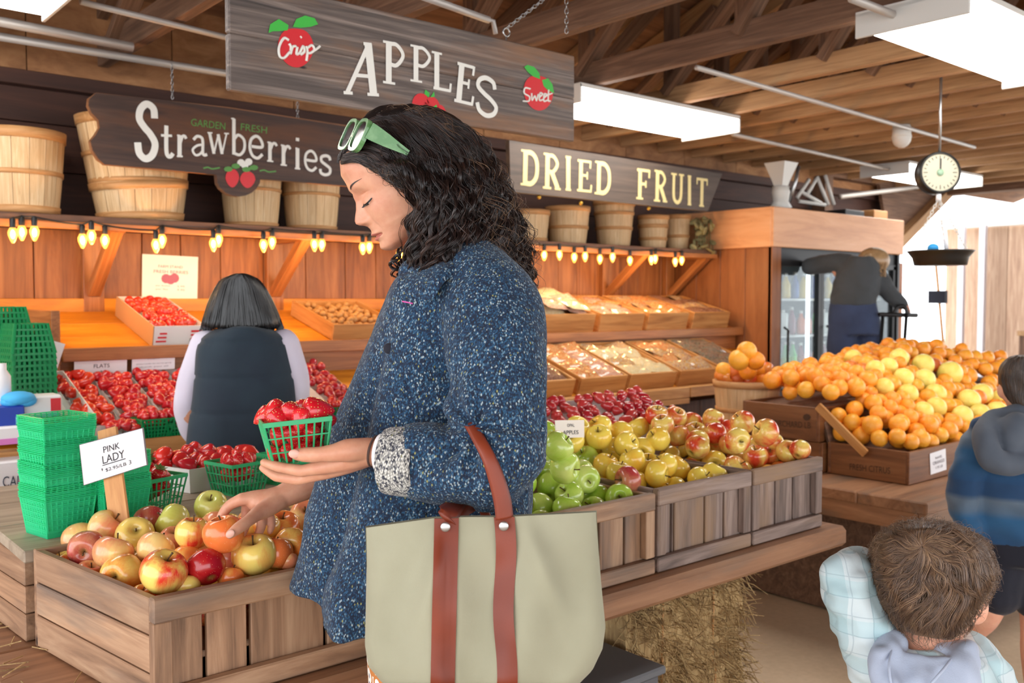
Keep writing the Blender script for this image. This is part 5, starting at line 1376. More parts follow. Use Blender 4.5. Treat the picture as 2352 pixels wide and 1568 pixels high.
# ------------------------------------------------------------------ citrus table
XT, YT, ZC = 3.16, 1.50, .60
t = thing('citrus_table', 'broad plank table loaded with oranges and yellow pomelos', 'table', (4.6, 2.4, 0))
b = MB()
for k in range(6): b.box((4.75, YT + .13 + k * .262, ZC - .022), (3.2, .26, .044), ch=.005)
b.build('table_top', M['bench_wood'], t)
b = MB(); b.box((4.75, YT + .015, ZC - .075), (3.2, .03, .07)); b.box((XT + .012, 2.30, ZC - .0755), (.03, 1.53, .069)); b.build('apron', M['bench_wood'], t)
for x, y in ((3.6, 1.75), (6.1, 1.75), (3.6, 2.85), (6.1, 2.85)): MB().box((x, y, (ZC - .045) / 2), (.1, .1, ZC - .045)).build('leg', M['truss_dark'], t)
MB().box((4.75, 2.3, .26), (2.5, .9, .5)).build('plinth', M['truss_dark'], t)
def citrus_crate(x0, x1, y0, y1, z0, h, label, txt=None, side='y'):
    t = open_box((x0, y0, z0), (x1 - x0, 0, 0), (0, y1 - y0, 0), h, 'citrus_box', label, 'citrus_crate', group='citrus crates')
    return t
XA = 3.40; YA = 1.69
ca = citrus_crate(XA, 3.98, YA, 2.03, ZC + .002, .125, 'front wooden citrus crate with a paper label facing the boys')
citrus_crate(3.99, 4.57, YA, 2.03, ZC + .002, .125, 'wooden citrus crate behind the older boy')
citrus_crate(XA - .02, 3.98, 2.04, 2.42, ZC + .002, .12, 'lower wooden citrus crate in the stack by the tall basket')
cb = citrus_crate(XA - .03, 3.98, 2.05, 2.42, ZC + .125, .14, 'upper wooden citrus crate with faded stencil by the tall basket')
citrus_crate(4.0, 4.6, 2.05, 2.42, ZC + .002, .24, 'deep crate buried under the pomelos')
citrus_crate(4.62, 5.4, 1.72, 2.42, ZC + .002, .2, 'wide crate behind the older boy head holding oranges')
m = MB(); xl = XA - .0305; g = lambda a, c: at(a, c, x=xl - .001)
text(m, 'ORCHARD LB', g(1778, 978), g(1862, 984), g(1778, 964), Vector((-1, 0, 0))); blob(m, [at(1853 + 9 * math.cos(k * .785), 958 + 8 * math.sin(k * .785), x=xl - .002) for k in range(8)], Vector((-1, 0, 0)), .0)
m.build('stencil', plain('stencil_ink', srgb(74, 46, 26), .7), cb)
m = MB(); g = lambda a, c: at(a, c, x=XA - .001); text(m, 'FRESH CITRUS', g(1952, 1078), g(2045, 1088), g(1952, 1064), Vector((-1, 0, 0))); m.build('stencil', plain('stencil_ink', srgb(74, 46, 26), .7), ca)
cc = [at(*q, y=YA - .003) for q in ((2136, 1042), (2172, 1030), (2174, 1078), (2138, 1090))]
b = MB(); b.prism(cc[::-1], (0, .002, 0)); b.build('paper_label', M['paper'], ca)
f = lambda u, v: cc[3].lerp(cc[2], u).lerp(cc[0].lerp(cc[1], u), v)
b = MB(); text(b, 'NAVEL', f(.3, .66), f(.74, .66), f(.3, .78), NB); text(b, 'ORANGES', f(.14, .42), f(.88, .42), f(.14, .58), NB); text(b, '1.95 LB', f(.3, .2), f(.74, .2), f(.3, .32), NB); b.build('lettering', M['ink_grey'], ca)
b = MB(); b.beam(at(1878, 932, x=XA - .05), at(1988, 1042, x=XA - .03), .035, .012, up=(1, 0, 0)); tag(b.build('brace_board', M['dried_box'], loc=at(1930, 985, x=XA - .04)), 'slanting board leaning between the two citrus crates', 'board')
# heap surface
def hz(x, y):
    s = .748 + .60 * (y - 1.74)
    s = min(s, .955 + .09 * math.exp(-((x - 4.6) / .5) ** 2)) if True else s
    if y > 2.45: s -= .5 * (y - 2.45)
    left = XA + .06 + (.0 if y < 2.0 else -.02)
    if y > 2.02: s = max(s, .93 - .9 * max(0, .0))
    s = min(s, .79 + .9 * max(0, x - left)) if y <= 2.04 else min(s, .90 + .55 * max(0, x - XA))
    if x > 5.0: s = min(s, .98)
    return s
OR_ME = {}
for k, m_ in (('orange', 'orange'), ('blood', 'blood'), ('pomelo', 'pomelo')):
    b = MB(); b.lathe([(.5 * math.sin(math.pi * i / 14) * (1 + .02 * math.cos(i)) + .0004, -.49 * math.cos(math.pi * i / 14) + (.03 * math.exp(-(math.sin(math.pi * i / 14) / .15) ** 2)) * (1 if i < 7 else -1)) for i in range(15)], 20)
    OR_ME[k] = b.mesh('orange' if k != 'pomelo' else 'pomelo', (0, 0, 0), [M[m_]])
rr = random.Random(17); placed = []
NOR = [0]
def citrus_at(x, y, z, kind, d, f_=.455):
    if kind == 'orange' and NOR[0] >= 276: return False
    if y > 2.37 and x < XA + .32: return False
    if y > 2.04 and x < XA + .012: return False
    for (a, c, e, g_) in placed:
        if (a - x) ** 2 + (c - y) ** 2 + (e - z) ** 2 < (f_ * (d + g_)) ** 2: return False
    NOR[0] += kind == 'orange'
    placed.append((x, y, z, d))
    o = link('pomelo' if kind == 'pomelo' else 'orange', OR_ME[kind]); o.location = (x, y, z); o.scale = (d,) * 3
    o.rotation_euler = (rr.uniform(0, 6), rr.uniform(0, 6), rr.uniform(0, 6))
    if kind == 'pomelo': tag(o, 'large pale yellow pomelo in the citrus heap', 'pomelo', 'pomelos in the citrus heap')
    elif kind == 'blood': tag(o, 'reddish blood orange among the bright oranges of the heap', 'orange', 'reddish oranges in the heap')
    elif y > 2.35 or x > 4.75: tag(o, 'bright orange at the back of the citrus heap, beyond the pomelos', 'orange', 'oranges at the back of the heap')
    elif y < 2.04: tag(o, 'bright orange in the front crates of the citrus heap', 'orange', 'oranges in the front crates')
    else: tag(o, 'bright orange on the slope of the citrus heap above the stencilled crate', 'orange', 'oranges on the heap slope')
    return True
def band(px, py):   # pomelo band in the middle of the heap
    return abs((py - 900) - (px - 2125) * .42) < 62 and px > 1995
# pomelos first, along the ridge and down to the boy
for px, py, d in ((2065, 822, .092), (2120, 838, .105), (2075, 868, .09), (2122, 872, .1), (2182, 858, .118), (2148, 905, .095), (2218, 885, .09), (2085, 905, .09), (2178, 912, .09), (2225, 920, .105), (2255, 905, .1), (2040, 842, .085), (1960, 822, .085), (1905, 815, .09), (2290, 945, .095), (2250, 950, .09), (2010, 848, .085), (2150, 935, .088), (2210, 955, .09), (2300, 915, .09), (2030, 890, .085), (2120, 945, .085)):
    # march the ray down to the heap surface
    t_ = 3.3
    while t_ < 6:
        p = CAM + ray(px, py) * t_
        if p.z < hz(p.x, p.y) + d * .3 and p.y > 1.75: break
        t_ += .01
    p = CAM + ray(px, py) * t_
    if t_ < 5.6: citrus_at(p.x, p.y, p.z, 'pomelo', d)
for tries in range(9000):
    x, y = (rr.uniform(XA + .04, 3.95), rr.uniform(1.735, 2.02)) if tries < 2500 else (rr.uniform(XA + .03, 5.3), rr.uniform(1.745, 2.5)) if tries % 3 else (rr.uniform(XA + .03, 4.3), rr.uniform(1.74, 2.3))
    d = rr.uniform(.064, .082); z = hz(x, y) + rr.uniform(-.004, .03)
    if y > 2.42 and x < XA + .25: continue
    if z > .73: citrus_at(x, y, z, 'blood' if rr.random() < .05 else 'orange', d)
b = MB(); rows = []  # added dark sheet under the fruit, hides the bright floor in the gaps
for i in range(22):
    y = 1.72 + i * .033; rows.append([Vector((x, y, hz(x, y) - .10)) for x in [XA + .005 + (5.5 - XA) * k / 30 for k in range(31)]])
b.grid(rows); b.grid([[p - Vector((0, 0, .03)) for p in r] for r in rows[::-1]])
tag(b.build('heap_filler', M['truss_dark'], loc=(4.4, 2.2, .7)), 'sloped dark sheet added under the heaped oranges to fill bright gaps between the fruit', 'board')
for tries in range(7000):
    x, y = (rr.uniform(XA + .03, 4.7), rr.uniform(1.74, 2.42)) if tries % 2 else (rr.uniform(XA + .035, 3.95), rr.uniform(1.735, 2.02)); d = rr.uniform(.062, .076); z = hz(x, y) - rr.uniform(.012, .03)
    if z > .70: citrus_at(x, y, z, 'orange', d, .42)
print('ORANGES', NOR[0])
# tall basket of oranges
pb_ = at(1716, 872, y=2.62)
bushel((pb_.x, 2.62, pb_.z - .34), .155, .115, .34, 'tall pale basket heaped with oranges beside the stencilled crate', None, 20, ((.95, .03), (.6, .02), (.1, .03)), name='orange_basket')
MB()
st = thing('basket_stand', 'plain wooden stand under the tall basket of oranges', 'stand', (pb_.x, 2.62, 0)); MB().box((pb_.x, 2.62, (pb_.z - .345) / 2), (.3, .3, pb_.z - .345)).build('block', M['truss_dark'], st)
rb = random.Random(9)
for px, py, d, k in ((1715, 806, 44, 'orange'), (1698, 826, 46, 'orange'), (1735, 828, 42, 'orange'), (1662, 850, 36, 'orange'), (1685, 852, 34, 'blood'), (1718, 852, 40, 'orange'), (1745, 850, 34, 'orange'), (1762, 848, 34, 'nectar'), (1668, 866, 34, 'nectar'), (1692, 868, 32, 'blood'), (1720, 866, 36, 'nectar'), (1748, 868, 32, 'orange'), (1778, 862, 30, 'orange'), (1656, 862, 30, 'blood'), (1705, 842, 36, 'orange'), (1728, 846, 34, 'orange')):
    t_ = .082 * FPX / d; t_ = min(max(t_, depth((pb_.x, 2.62, pb_.z)) - .13), depth((pb_.x, 2.62, pb_.z)) + .1)
    o = link('orange', OR_ME[k] if k != 'nectar' else apple_me('nectar', 0)); o.location = at(px, py, t=t_); o.scale = (d * t_ / FPX * 1.05,) * 3; o.rotation_euler = (rb.uniform(0, 6), rb.uniform(0, 6), 0)
    tag(o, 'orange heaped in the tall pale basket' if k == 'orange' else 'reddish fruit in the tall pale basket among the oranges', 'orange', 'fruit in the tall basket, ' + ('bright' if k == 'orange' else 'reddish'))
# ------------------------------------------------------------------ hay bales and box under the bench
def bale(cx, cy, z0, sx, sy, sz, label, sd):
    b = MB(); n = 14; rr = random.Random(sd)
    me = bmesh.new(); bmesh.ops.create_cube(me, size=1); bmesh.ops.subdivide_edges(me, edges=me.edges[:], cuts=n, use_grid_fill=True)
    vs = []
    for v in me.verts:
        p = Vector((v.co.x * sx, v.co.y * sy, v.co.z * sz)); r = 1 - .10 * max(0, (abs(v.co.x) + abs(v.co.z) + abs(v.co.y) - 1.1))
        p *= r; p += Vector([noise.noise(p * 14 + Vector((k * 9, sd, 0))) * .016 for k in range(3)])
        vs.append(p + Vector((cx, cy, z0 + sz / 2)))
    me.verts.index_update(); b.add(vs, [tuple(v.index for v in f.verts) for f in me.faces]); me.free()
    o = b.build('hay_bale', M['straw'], loc=(cx, cy, z0)); tag(o, label, 'hay bale')
    s = MB()
    for k in range(2600):
        side = rr.random()
        if side < .55: p = Vector((rr.uniform(-.5, .5) * sx, -sy / 2, rr.uniform(-.5, .5) * sz)); nrm = Vector((0, -1, 0))
        elif side < .85: p = Vector((sx / 2, rr.uniform(-.5, .5) * sy, rr.uniform(-.5, .5) * sz)); nrm = Vector((1, 0, 0))
        else: p = Vector((rr.uniform(-.5, .5) * sx, rr.uniform(-.5, -.2) * sy, sz / 2)); nrm = Vector((0, 0, 1))
        p += Vector((cx, cy, z0 + sz / 2)); L = rr.uniform(.03, .09)
        d = (Vector((rr.uniform(-1, 1), rr.uniform(-1, 1), rr.uniform(-1, .6))) + nrm * rr.uniform(0, .6)).normalized()
        w = rr.uniform(.0007, .0017)
        s.tube([p - nrm * .006, p + d * L * .5 + nrm * .004, p + d * L + Vector((0, 0, -.3 * L * rr.random()))], [w, w, w * .5], 4, caps=False)
    s.build('loose_straw', M['straw'], o, loc=(cx, cy, z0))['kind'] = 'stuff'
    for xx in (-.22, .22):
        b = MB(); b.tube([(cx + xx * sx * 2 * .5, cy - sy / 2 - .004, z0 + .01), (cx + xx * sx, cy - sy / 2 - .006, z0 + sz - .01)], .003, 5); b.build('twine', M['kraft'], o, loc=(cx, cy, z0))
    return o
bale(1.97, 1.98, .002, .50, .80, .30, 'lower straw bale standing on the floor under the bench end', 1)
bale(1.95, 1.96, .295, .48, .78, .268, 'upper straw bale propping the bench plank near the tote', 2)
c = Vector((1.50, 1.56, .21)); o = MB().box(c, (.36, .26, .42), ch=.01).build('storage_box', plain('slate_grey', srgb(92, 92, 96), .6), loc=(c.x, c.y, 0)); tag(o, 'plain dark grey box on the floor beside the straw bale', 'box')
MB().box(c + Vector((0, 0, .215)), (.38, .28, .02), ch=.006).build('lid', plain('slate_lid', srgb(104, 106, 110), .6), o, loc=(c.x, c.y, 0))
# ------------------------------------------------------------------ people
TILT = 0.
def ring(l, r, py, tc, hb, n=40, p=2.2):
    c = at((l + r) / 2, py, t=tc); a = (r - l) / 2 * tc / FPX; out = []
    v = ray((l + r) / 2, py); tilt = TILT * v.z / math.hypot(v.x, v.y); FH = Vector((v.x, v.y, 0)).normalized(); RT = Vector((FH.y, -FH.x, 0))
    for k in range(n):
        an = 2 * math.pi * k / n; ca, sa = math.cos(an), math.sin(an)
        x = a * math.copysign(abs(ca) ** (2 / p), ca); y = hb * math.copysign(abs(sa) ** (2 / p), sa)
        out.append(c + RT * x + FH * y + Vector((0, 0, tilt * y)))
    return out
def loft(mb, rows, tc, hb, n=40, p=2.2, dens=3, mi=0):
    """rows: (py, left, right[, tc, hb])"""
    R_ = [list(r) + ([tc, hb] if len(r) == 3 else []) for r in rows]
    sm = spline(R_, dens); sm = [q for q in sm]
    mb.grid([ring(q[1], q[2], q[0], q[3], q[4], n, p) for q in sm], closed=True, caps=True, mi=mi)
def limb(mb, pts, n=16, dens=6, flat=None):
    """pts: (px, py, t, radius)"""
    s_ = spline(pts, dens); P = [at(q[0], q[1], t=q[2]) for q in s_]; rad = [q[3] for q in s_]
    mb.tube(P, rad, n, flat=flat)
    mb.sphere(P[0], rad[0], n, 8); mb.sphere(P[-1], rad[-1], n, 8)
def limb3(mb, pts, n=14, dens=6):
    """pts: (Vector, radius)"""
    s_ = spline([(*p, r) for p, r in pts], dens); P = [Vector(q[:3]) for q in s_]; rad = [q[3] for q in s_]
    mb.tube(P, rad, n); mb.sphere(P[0], rad[0], n, 8); mb.sphere(P[-1], rad[-1], n, 8)
def wrinkle(me, amp, sc, seed=0, aniso=(1, 1, 1)):
    a = co_array(me); N = normals(me); off = Vector((seed * 7.3, seed * 3.1, 0))
    d = np.array([noise.noise(Vector((q[0] * aniso[0], q[1] * aniso[1], q[2] * aniso[2])) * sc + off) for q in a])
    set_co(me, a + N * (d * amp)[:, None])
def join_mesh(name, metas, mats):
    """metas: list of (verts, faces) -> one mesh"""
    b = MB()
    for v, f in metas: b.add(v, f, None, True)
    return b.mesh(name, (0, 0, 0), mats)
def raw(me): return [tuple(v.co) for v in me.vertices], [tuple(p.vertices) for p in me.polygons]
def relocate(me, loc):
    a = co_array(me) - np.array(loc); set_co(me, a)
# ================= the woman
PW = Vector((.92, 1.18, 0))
HO = at(935, 440, t=1.60); PSI, BETA = R(14), R(26.7)
h_f = -RT * math.cos(PSI) - FH * math.sin(PSI); h_l = -FH * math.cos(PSI) + RT * math.sin(PSI); zz = Vector((0, 0, 1))
H_F = h_f * math.cos(BETA) - zz * math.sin(BETA); H_U = zz * math.cos(BETA) + h_f * math.sin(BETA); H_L = h_l
def hw(x, y, z): return HO + H_F * x + H_L * y + H_U * z
ZK = [-.0785, -.074, -.068, -.056, -.045, -.025, 0, .02, .04, .072, .095, .115, .128, .135]
PFR = [.066, .0745, .0785, .079, .079, .080, .081, .0805, .085, .0885, .079, .055, .025, -.005]
ZB = [-.0785, -.07, -.062, -.05, -.03, 0, .04, .08, .11, .128, .135]
PBK = [.050, .022, -.005, -.045, -.078, -.098, -.107, -.10, -.075, -.045, -.015]
ZW = [-.0785, -.074, -.068, -.055, -.035, 0, .03, .06, .09, .115, .128, .135]
HWD = [.010, .022, .032, .044, .057, .068, .072, .073, .066, .048, .028, .01]
NZ = [-.029, -.0245, -.0205, -.0165, -.012, -.007, 0, .009, .02, .03, .038]; NA = [0, .003, .009, .0175, .0225, .0222, .018, .0118, .0068, .004, 0]
NS = [.011, .0115, .0125, .0125, .0115, .010, .009, .008, .007, .008, .009]
G2 = lambda v, c, s: math.exp(-((v - c) / s) ** 2)
def bumps(y, z):
    ay = abs(y); d = 0.
    if -.029 < z < .038:
        na, ns = interp(z, NZ, NA), interp(z, NZ, NS); d += na * math.exp(-abs(y / ns) ** 2.1)
    d += .0058 * G2(ay, .0135, .0055) * G2(z, -.0150, .0065)
    d += .0060 * G2(z, -.030, .011) * G2(y, 0, .020)
    d += .0070 * G2(z, -.0402, .0042) * G2(y, 0, .019) + .0068 * G2(z, -.0492, .0046) * G2(y, 0, .017)
    d -= .0042 * G2(z, -.0447, .0017) * (1 if ay < .021 else G2(ay, .021, .003))
    d -= .0012 * G2(y, 0, .003) * G2(z, -.033, .006)
    d += .0058 * G2(z, -.066, .0095) * G2(y, 0, .018)
    d += .0030 * G2(z, .044, .008) * G2(ay, .026, .018)
    d -= .0100 * G2(ay, .030, .014) * G2(z, .022, .011)
    d += .0082 * G2(ay, .031, .0115) * G2(z, .0165, .0085)
    d -= .0016 * G2(ay, .031, .012) * G2(z, .0268, .0017)
    d -= .0014 * G2(ay, .031, .012) * G2(z, .0068, .002)
    d += .0045 * G2(ay, .044, .018) * G2(z, -.012, .018)
    d -= .0016 * G2(ay, .024 + (.0 - z - .02) * .3, .004) * G2(z, -.030, .012)
    return d
def smooth_i(z, xs, ys): return interp(z - .002, xs, ys) * .25 + interp(z, xs, ys) * .5 + interp(z + .002, xs, ys) * .25
def face_x(y, z):
    f, bk, w = smooth_i(z, ZK, PFR), smooth_i(z, ZB, PBK), smooth_i(z, ZW, HWD)
    return (f + bk) / 2 + (f - bk) / 2 * max(0, 1 - abs(y / w) ** 2.3) ** (1 / 2.3) + bumps(y, z)
hb_ = MB(); rows = []
zs_ = np.concatenate([np.linspace(-.0785, .05, 110), np.linspace(.052, .135, 34)])
for z in zs_:
    f, bk, w = smooth_i(z, ZK, PFR), smooth_i(z, ZB, PBK), smooth_i(z, ZW, HWD); row = []
    for k in range(120):
        u = k / 120; an = 2 * math.pi * (u + .075 * math.sin(4 * math.pi * u) * 0 + 0); an = 2 * math.pi * u - .42 * math.sin(2 * math.pi * u)
        ca, sa = math.cos(an), math.sin(an); p = 2.3
        y = w * math.copysign(abs(sa) ** (2 / p), sa); x = (f + bk) / 2 + (f - bk) / 2 * math.copysign(abs(ca) ** (2 / p), ca)
        if ca > 0: x += bumps(y, z) * min(1, ca * 3)
        row.append(hw(x, y, z))
    rows.append(row)
hb_.grid(rows, closed=True, caps=True)
head_raw = (hb_.v, hb_.f)
# limbs, hands and trunk: one voxel surface
b = MB()
def px3(px, py, t): return at(px, py, t=t)
# neck, trunk and legs under the clothes
limb(b, [(975, 515, 1.62, .046), (1000, 590, 1.62, .054), (1040, 660, 1.63, .07)])
loft(b, [(640, 960, 1150, 1.62, .10), (760, 930, 1180, 1.62, .13), (1000, 900, 1170, 1.62, .12), (1250, 880, 1190, 1.62, .14), (1400, 900, 1180, 1.62, .13)], 1.6, .1, 24)
for tt, px in ((1.55, 990), (1.70, 1010)):
    k0 = at(px, 1400, t=tt); b.tube(*zip(*[((k0.x, k0.y, z), r) for z, r in ((k0.z, .085), (.50, .062), (.30, .058), (.09, .038), (.03, .04))]), 14)
    limb3(b, [(Vector((k0.x, k0.y, .035)), .036), (Vector((k0.x, k0.y, .03)) + h_f * .10, .035), (Vector((k0.x, k0.y, .024)) + h_f * .17, .024)])
# left arm (near the camera), palm up under the basket
limb(b, [(1110, 680, 1.50, .055), (1150, 880, 1.40, .048), (1140, 1060, 1.37, .042), (1040, 1066, 1.375, .038), (940, 1052, 1.385, .029), (868, 1037, 1.396, .0220)])
HS = -.097
def limbh(b, pts): limb(b, [(q[0], q[1], q[2] + HS, q[3] * .94) for q in pts])
T1 = 1.50
wr = (862, 1038, T1, .0225)
for (mx, my, mt, r0) in ((742, 1072, 1.500, .0125), (740, 1085, 1.518, .0125), (742, 1086, 1.538, .012), (750, 1080, 1.556, .0115)):
    limbh(b, [(856, 1042, T1 + (mt - 1.5) * .5, .018), ((856 + mx) / 2, (1042 + my) / 2 + 2, (T1 + mt) / 2, .0155), (mx, my, mt, r0)])
limbh(b, [wr, (820, 1040, T1, .022), (785, 1052, T1 + .012, .020)])
limbh(b, [(742, 1072, 1.500, .0122), (700, 1080, 1.500, .0100), (690, 1081, 1.500, .0102), (650, 1074, 1.500, .0086), (640, 1072, 1.5, .0088), (606, 1062, 1.502, .0068)])
limbh(b, [(740, 1085, 1.518, .0122), (692, 1099, 1.520, .0100), (682, 1100, 1.52, .0102), (642, 1095, 1.520, .0088), (632, 1092, 1.52, .0088), (604, 1074, 1.520, .0070)])
limbh(b, [(742, 1086, 1.540, .0118), (696, 1096, 1.544, .0098), (655, 1092, 1.545, .0085), (620, 1074, 1.545, .0068)])
limbh(b, [(750, 1080, 1.558, .0105), (712, 1088, 1.562, .0085), (680, 1083, 1.564, .0074), (652, 1070, 1.564, .0060)])
limbh(b, [(846, 1030, 1.492, .018), (800, 1034, 1.478, .0185), (768, 1040, 1.470, .0150), (735, 1043, 1.466, .0122), (724, 1044, 1.466, .0125), (700, 1044, 1.466, .0118), (680, 1043, 1.467, .0092)])
# right arm, reaching down to the apple
AT = 1.655
limb(b, [(1010, 700, 1.78, .052), (900, 960, 1.84, .044), (850, 1040, 1.84, .040), (760, 1088, 1.79, .034), (700, 1115, 1.75, .0275), (652, 1138, 1.725, .0225)])
limb(b, [(652, 1138, 1.725, .0215), (622, 1148, 1.715, .022), (592, 1152, 1.71, .020)])
kn = {'i': (556, 1146, 1.700, .0118), 'm': (570, 1152, 1.722, .012), 'r': (590, 1162, 1.735, .0115), 'p': (612, 1172, 1.742, .0105)}
for q in kn.values(): limb(b, [(645, 1142, 1.722, .017), ((645 + q[0]) / 2, (1142 + q[1]) / 2 - 3, (1.722 + q[2]) / 2, .0145), q])
limb(b, [kn['i'], (530, 1158, 1.702, .0098), (517, 1172, 1.702, .0095), (507, 1190, 1.701, .0085), (503, 1206, 1.70, .0068)])
limb(b, [kn['m'], (566, 1178, 1.722, .0098), (565, 1200, 1.712, .0092), (558, 1222, 1.700, .0080), (552, 1236, 1.694, .0066)])
limb(b, [kn['r'], (598, 1185, 1.725, .0095), (600, 1206, 1.718, .0088), (594, 1226, 1.708, .0078), (588, 1238, 1.702, .0064)])
limb(b, [kn['p'], (622, 1190, 1.735, .0082), (624, 1206, 1.730, .0074), (620, 1220, 1.724, .006)])
limb(b, [(640, 1150, 1.712, .018), (612, 1168, 1.688, .0165), (590, 1180, 1.665, .0132), (570, 1196, 1.640, .0108), (562, 1202, 1.632, .0110), (545, 1214, 1.618, .0104), (528, 1227, 1.608, .0080)])
bm_ = remesh(b.mesh('b', (0, 0, 0), [M['skin']]), .0026, 5, .5)
v2, f2 = raw(bm_)
me = join_mesh('person', [head_raw, (v2, f2)], [M['skin']]); relocate(me, PW)
WOMAN = link('person', me); WOMAN.location = PW
tag(WOMAN, 'woman in a blue tweed coat with long dark curly hair, reaching for an apple', 'person')
def wpart(name, mb_or_me, mat=None):
    if isinstance(mb_or_me, MB): return mb_or_me.build(name, mat, WOMAN)
    relocate(mb_or_me, PW); o = link(name, mb_or_me, WOMAN); return o
# nails
def nail(px, py, t, rx, ry, ang):
    b = MB(); c = at(px, py, t=t); a = math.radians(ang); u = RT * math.cos(a) + UP * math.sin(a); v = -RT * math.sin(a) + UP * math.cos(a)
    Mx = Matrix((u, v, -FW)).transposed(); b.sphere(c, (rx, ry, .0022), 14, 8, Mx); wpart('fingernail', b, M['nail'])
nail(676, 1042, 1.4585 + HS, .0088, .0067, 0)
nail(529, 1226, 1.6005, .0088, .0066, 40)
# lips, brows, lashes
def face_patch(name, mat, ys, zf, off, nz=6, th=.0004):
    b = MB(); rows = []
    for y in ys:
        z0, z1 = zf(y); rows.append([hw(face_x(y, z0 + (z1 - z0) * k / nz) + off, y * 1.004, z0 + (z1 - z0) * k / nz) for k in range(nz + 1)])
    b.grid(rows); b.grid([[p - H_F * .0012 for p in r] for r in rows[::-1]]); return wpart(name, b, mat)
ys = [(-.0225 + .045 * k / 24) for k in range(25)]
ly = lambda y: max(0, 1 - (y / .0225) ** 2)
face_patch('lips', M['lip'], ys, lambda y: (-.0447 - .0082 * ly(y) ** .8, -.0447 + (.0066 * ly(y) ** .7 - .0012 * G2(y, 0, .004))), .00035, 10)
for sg in (1, -1):
    ys = [sg * (.014 + .036 * k / 14) for k in range(15)]
    bz = lambda y: .0425 + .0062 * math.sin(min(1, (abs(y) - .014) / .030) * 1.7)
    bt = lambda y: .0021 * min(1, .45 + (abs(y) - .014) / .008) * max(.12, 1 - ((abs(y) - .014) / .037) ** 1.6)
    face_patch('eyebrow', M['hair_dark'], ys, lambda y: (bz(y) - bt(y), bz(y) + bt(y)), .0006, 4)
    ys = [sg * (.0185 + .0265 * k / 16) for k in range(17)]
    ez = lambda y: .0115 - .0032 * math.sin((abs(y) - .0185) / .0265 * math.pi) + .0018 * (abs(y) - .0185) / .0265
    face_patch('eye_gap', M['eye_white'], ys, lambda y: (ez(y) - .0030 * math.sin((abs(y) - .0185) / .0265 * math.pi), ez(y) + .0012), .0003, 3)
    face_patch('eyelash', M['hair_black'], ys, lambda y: (ez(y) - .0002, ez(y) + .0013), .0008, 3)
    b = MB()
    for k in range(22):
        y = sg * (.020 + .0255 * k / 21); p = hw(face_x(y, ez(y)) + .0004, y, ez(y)); d = (H_F * .9 - H_U * .55 + H_L * sg * .25 * (k / 21)).normalized()
        b.tube([p, p + d * .0035 - H_U * .0006, p + d * .0068 + H_U * .0004], [.00042, .0003, .0001], 4)
    wpart('eyelash', b, M['hair_black'])
    ys = [sg * (.026 + .010 * k / 6) for k in range(7)]
    face_patch('iris', M['hair_dark'], ys, lambda y: (ez(y) - .0028, ez(y) + .0006), .0005, 2)
# --- coat
b = MB()
loft(b, [(606, 948, 1110, 1.62, .075), (632, 918, 1190, 1.62, .14), (660, 900, 1216, 1.62, .175), (700, 884, 1228, 1.63, .18), (760, 860, 1236, 1.64, .175), (830, 828, 1240, 1.65, .165), (900, 798, 1238, 1.66, .155), (980, 768, 1232, 1.67, .15), (1060, 746, 1226, 1.67, .15), (1140, 722, 1219, 1.67, .15), (1220, 702, 1212, 1.67, .15), (1290, 688, 1206, 1.67, .15), (1322, 681, 1204, 1.67, .15), (1330, 680, 1203, 1.67, .15)], 1.6, .2, 56, 2.8)
b2 = MB()
loft(b2, [(640, 930, 1150, 1.56, .08), (700, 905, 1190, 1.56, .105), (800, 886, 1215, 1.56, .115), (900, 868, 1225, 1.56, .115), (1000, 845, 1222, 1.56, .115), (1100, 822, 1216, 1.56, .115), (1200, 798, 1208, 1.555, .125), (1300, 772, 1200, 1.55, .135), (1380, 752, 1196, 1.55, .14), (1412, 742, 1194, 1.55, .14)], 1.5, .1, 48, 3.2)
b.add(b2.v, b2.f, None, True)
limb(b, [(1095, 650, 1.52, .075), (1130, 720, 1.47, .084), (1140, 830, 1.42, .077), (1142, 940, 1.39, .074), (1138, 1030, 1.37, .075), (1118, 1076, 1.363, .068), (1070, 1079, 1.363, .0585), (1010, 1070, 1.370, .0545), (958, 1062, 1.378, .0515)], 22)
limb(b, [(1010, 680, 1.76, .07), (930, 900, 1.84, .07), (870, 1030, 1.85, .062), (800, 1072, 1.82, .052)], 16)
# softened collar bulk at the neck
limb(b, [(948, 628, 1.52, .026), (985, 632, 1.50, .03), (1035, 622, 1.51, .03), (1085, 610, 1.55, .03)], 10)
cm = remesh(b.mesh('b', (0, 0, 0), [M['tweed']]), .005, 3, .5)
a = co_array(cm); N = normals(cm)
d = np.zeros(len(a))
for i, q in enumerate(a):
    v = Vector(q); t_ = depth(v); px = 1176 + FPX * (v - CAM).dot(RT) / t_; py = 784 - FPX * (v - CAM).dot(UP) / t_
    dd = noise.noise(Vector((q[0] * 9, q[1] * 9, q[2] * 2.6))) * .008 + noise.noise(v * 22) * .0025
    if 1250 > px > 930 and py < 1180 and t_ < 1.5:      # sleeve folds gathering at the elbow
        e = max(0, 1 - math.hypot(px - 1085, py - 1010) / 190)
        ang = math.atan2(py - 985, px - 1085); dd += e * .010 * math.sin(ang * 7 + noise.noise(v * 12) * 2)
        dd += .004 * math.sin((py * .6 + px * .25) * .055 + noise.noise(v * 8) * 3) * smoothstep(760, 900, py)
    if py > 1180: dd += .007 * math.sin(px * .052 + noise.noise(v * 6) * 2.5) * smoothstep(1150, 1400, py)
    d[i] = dd
set_co(cm, a + N * d[:, None])
COAT = wpart('coat', cm)
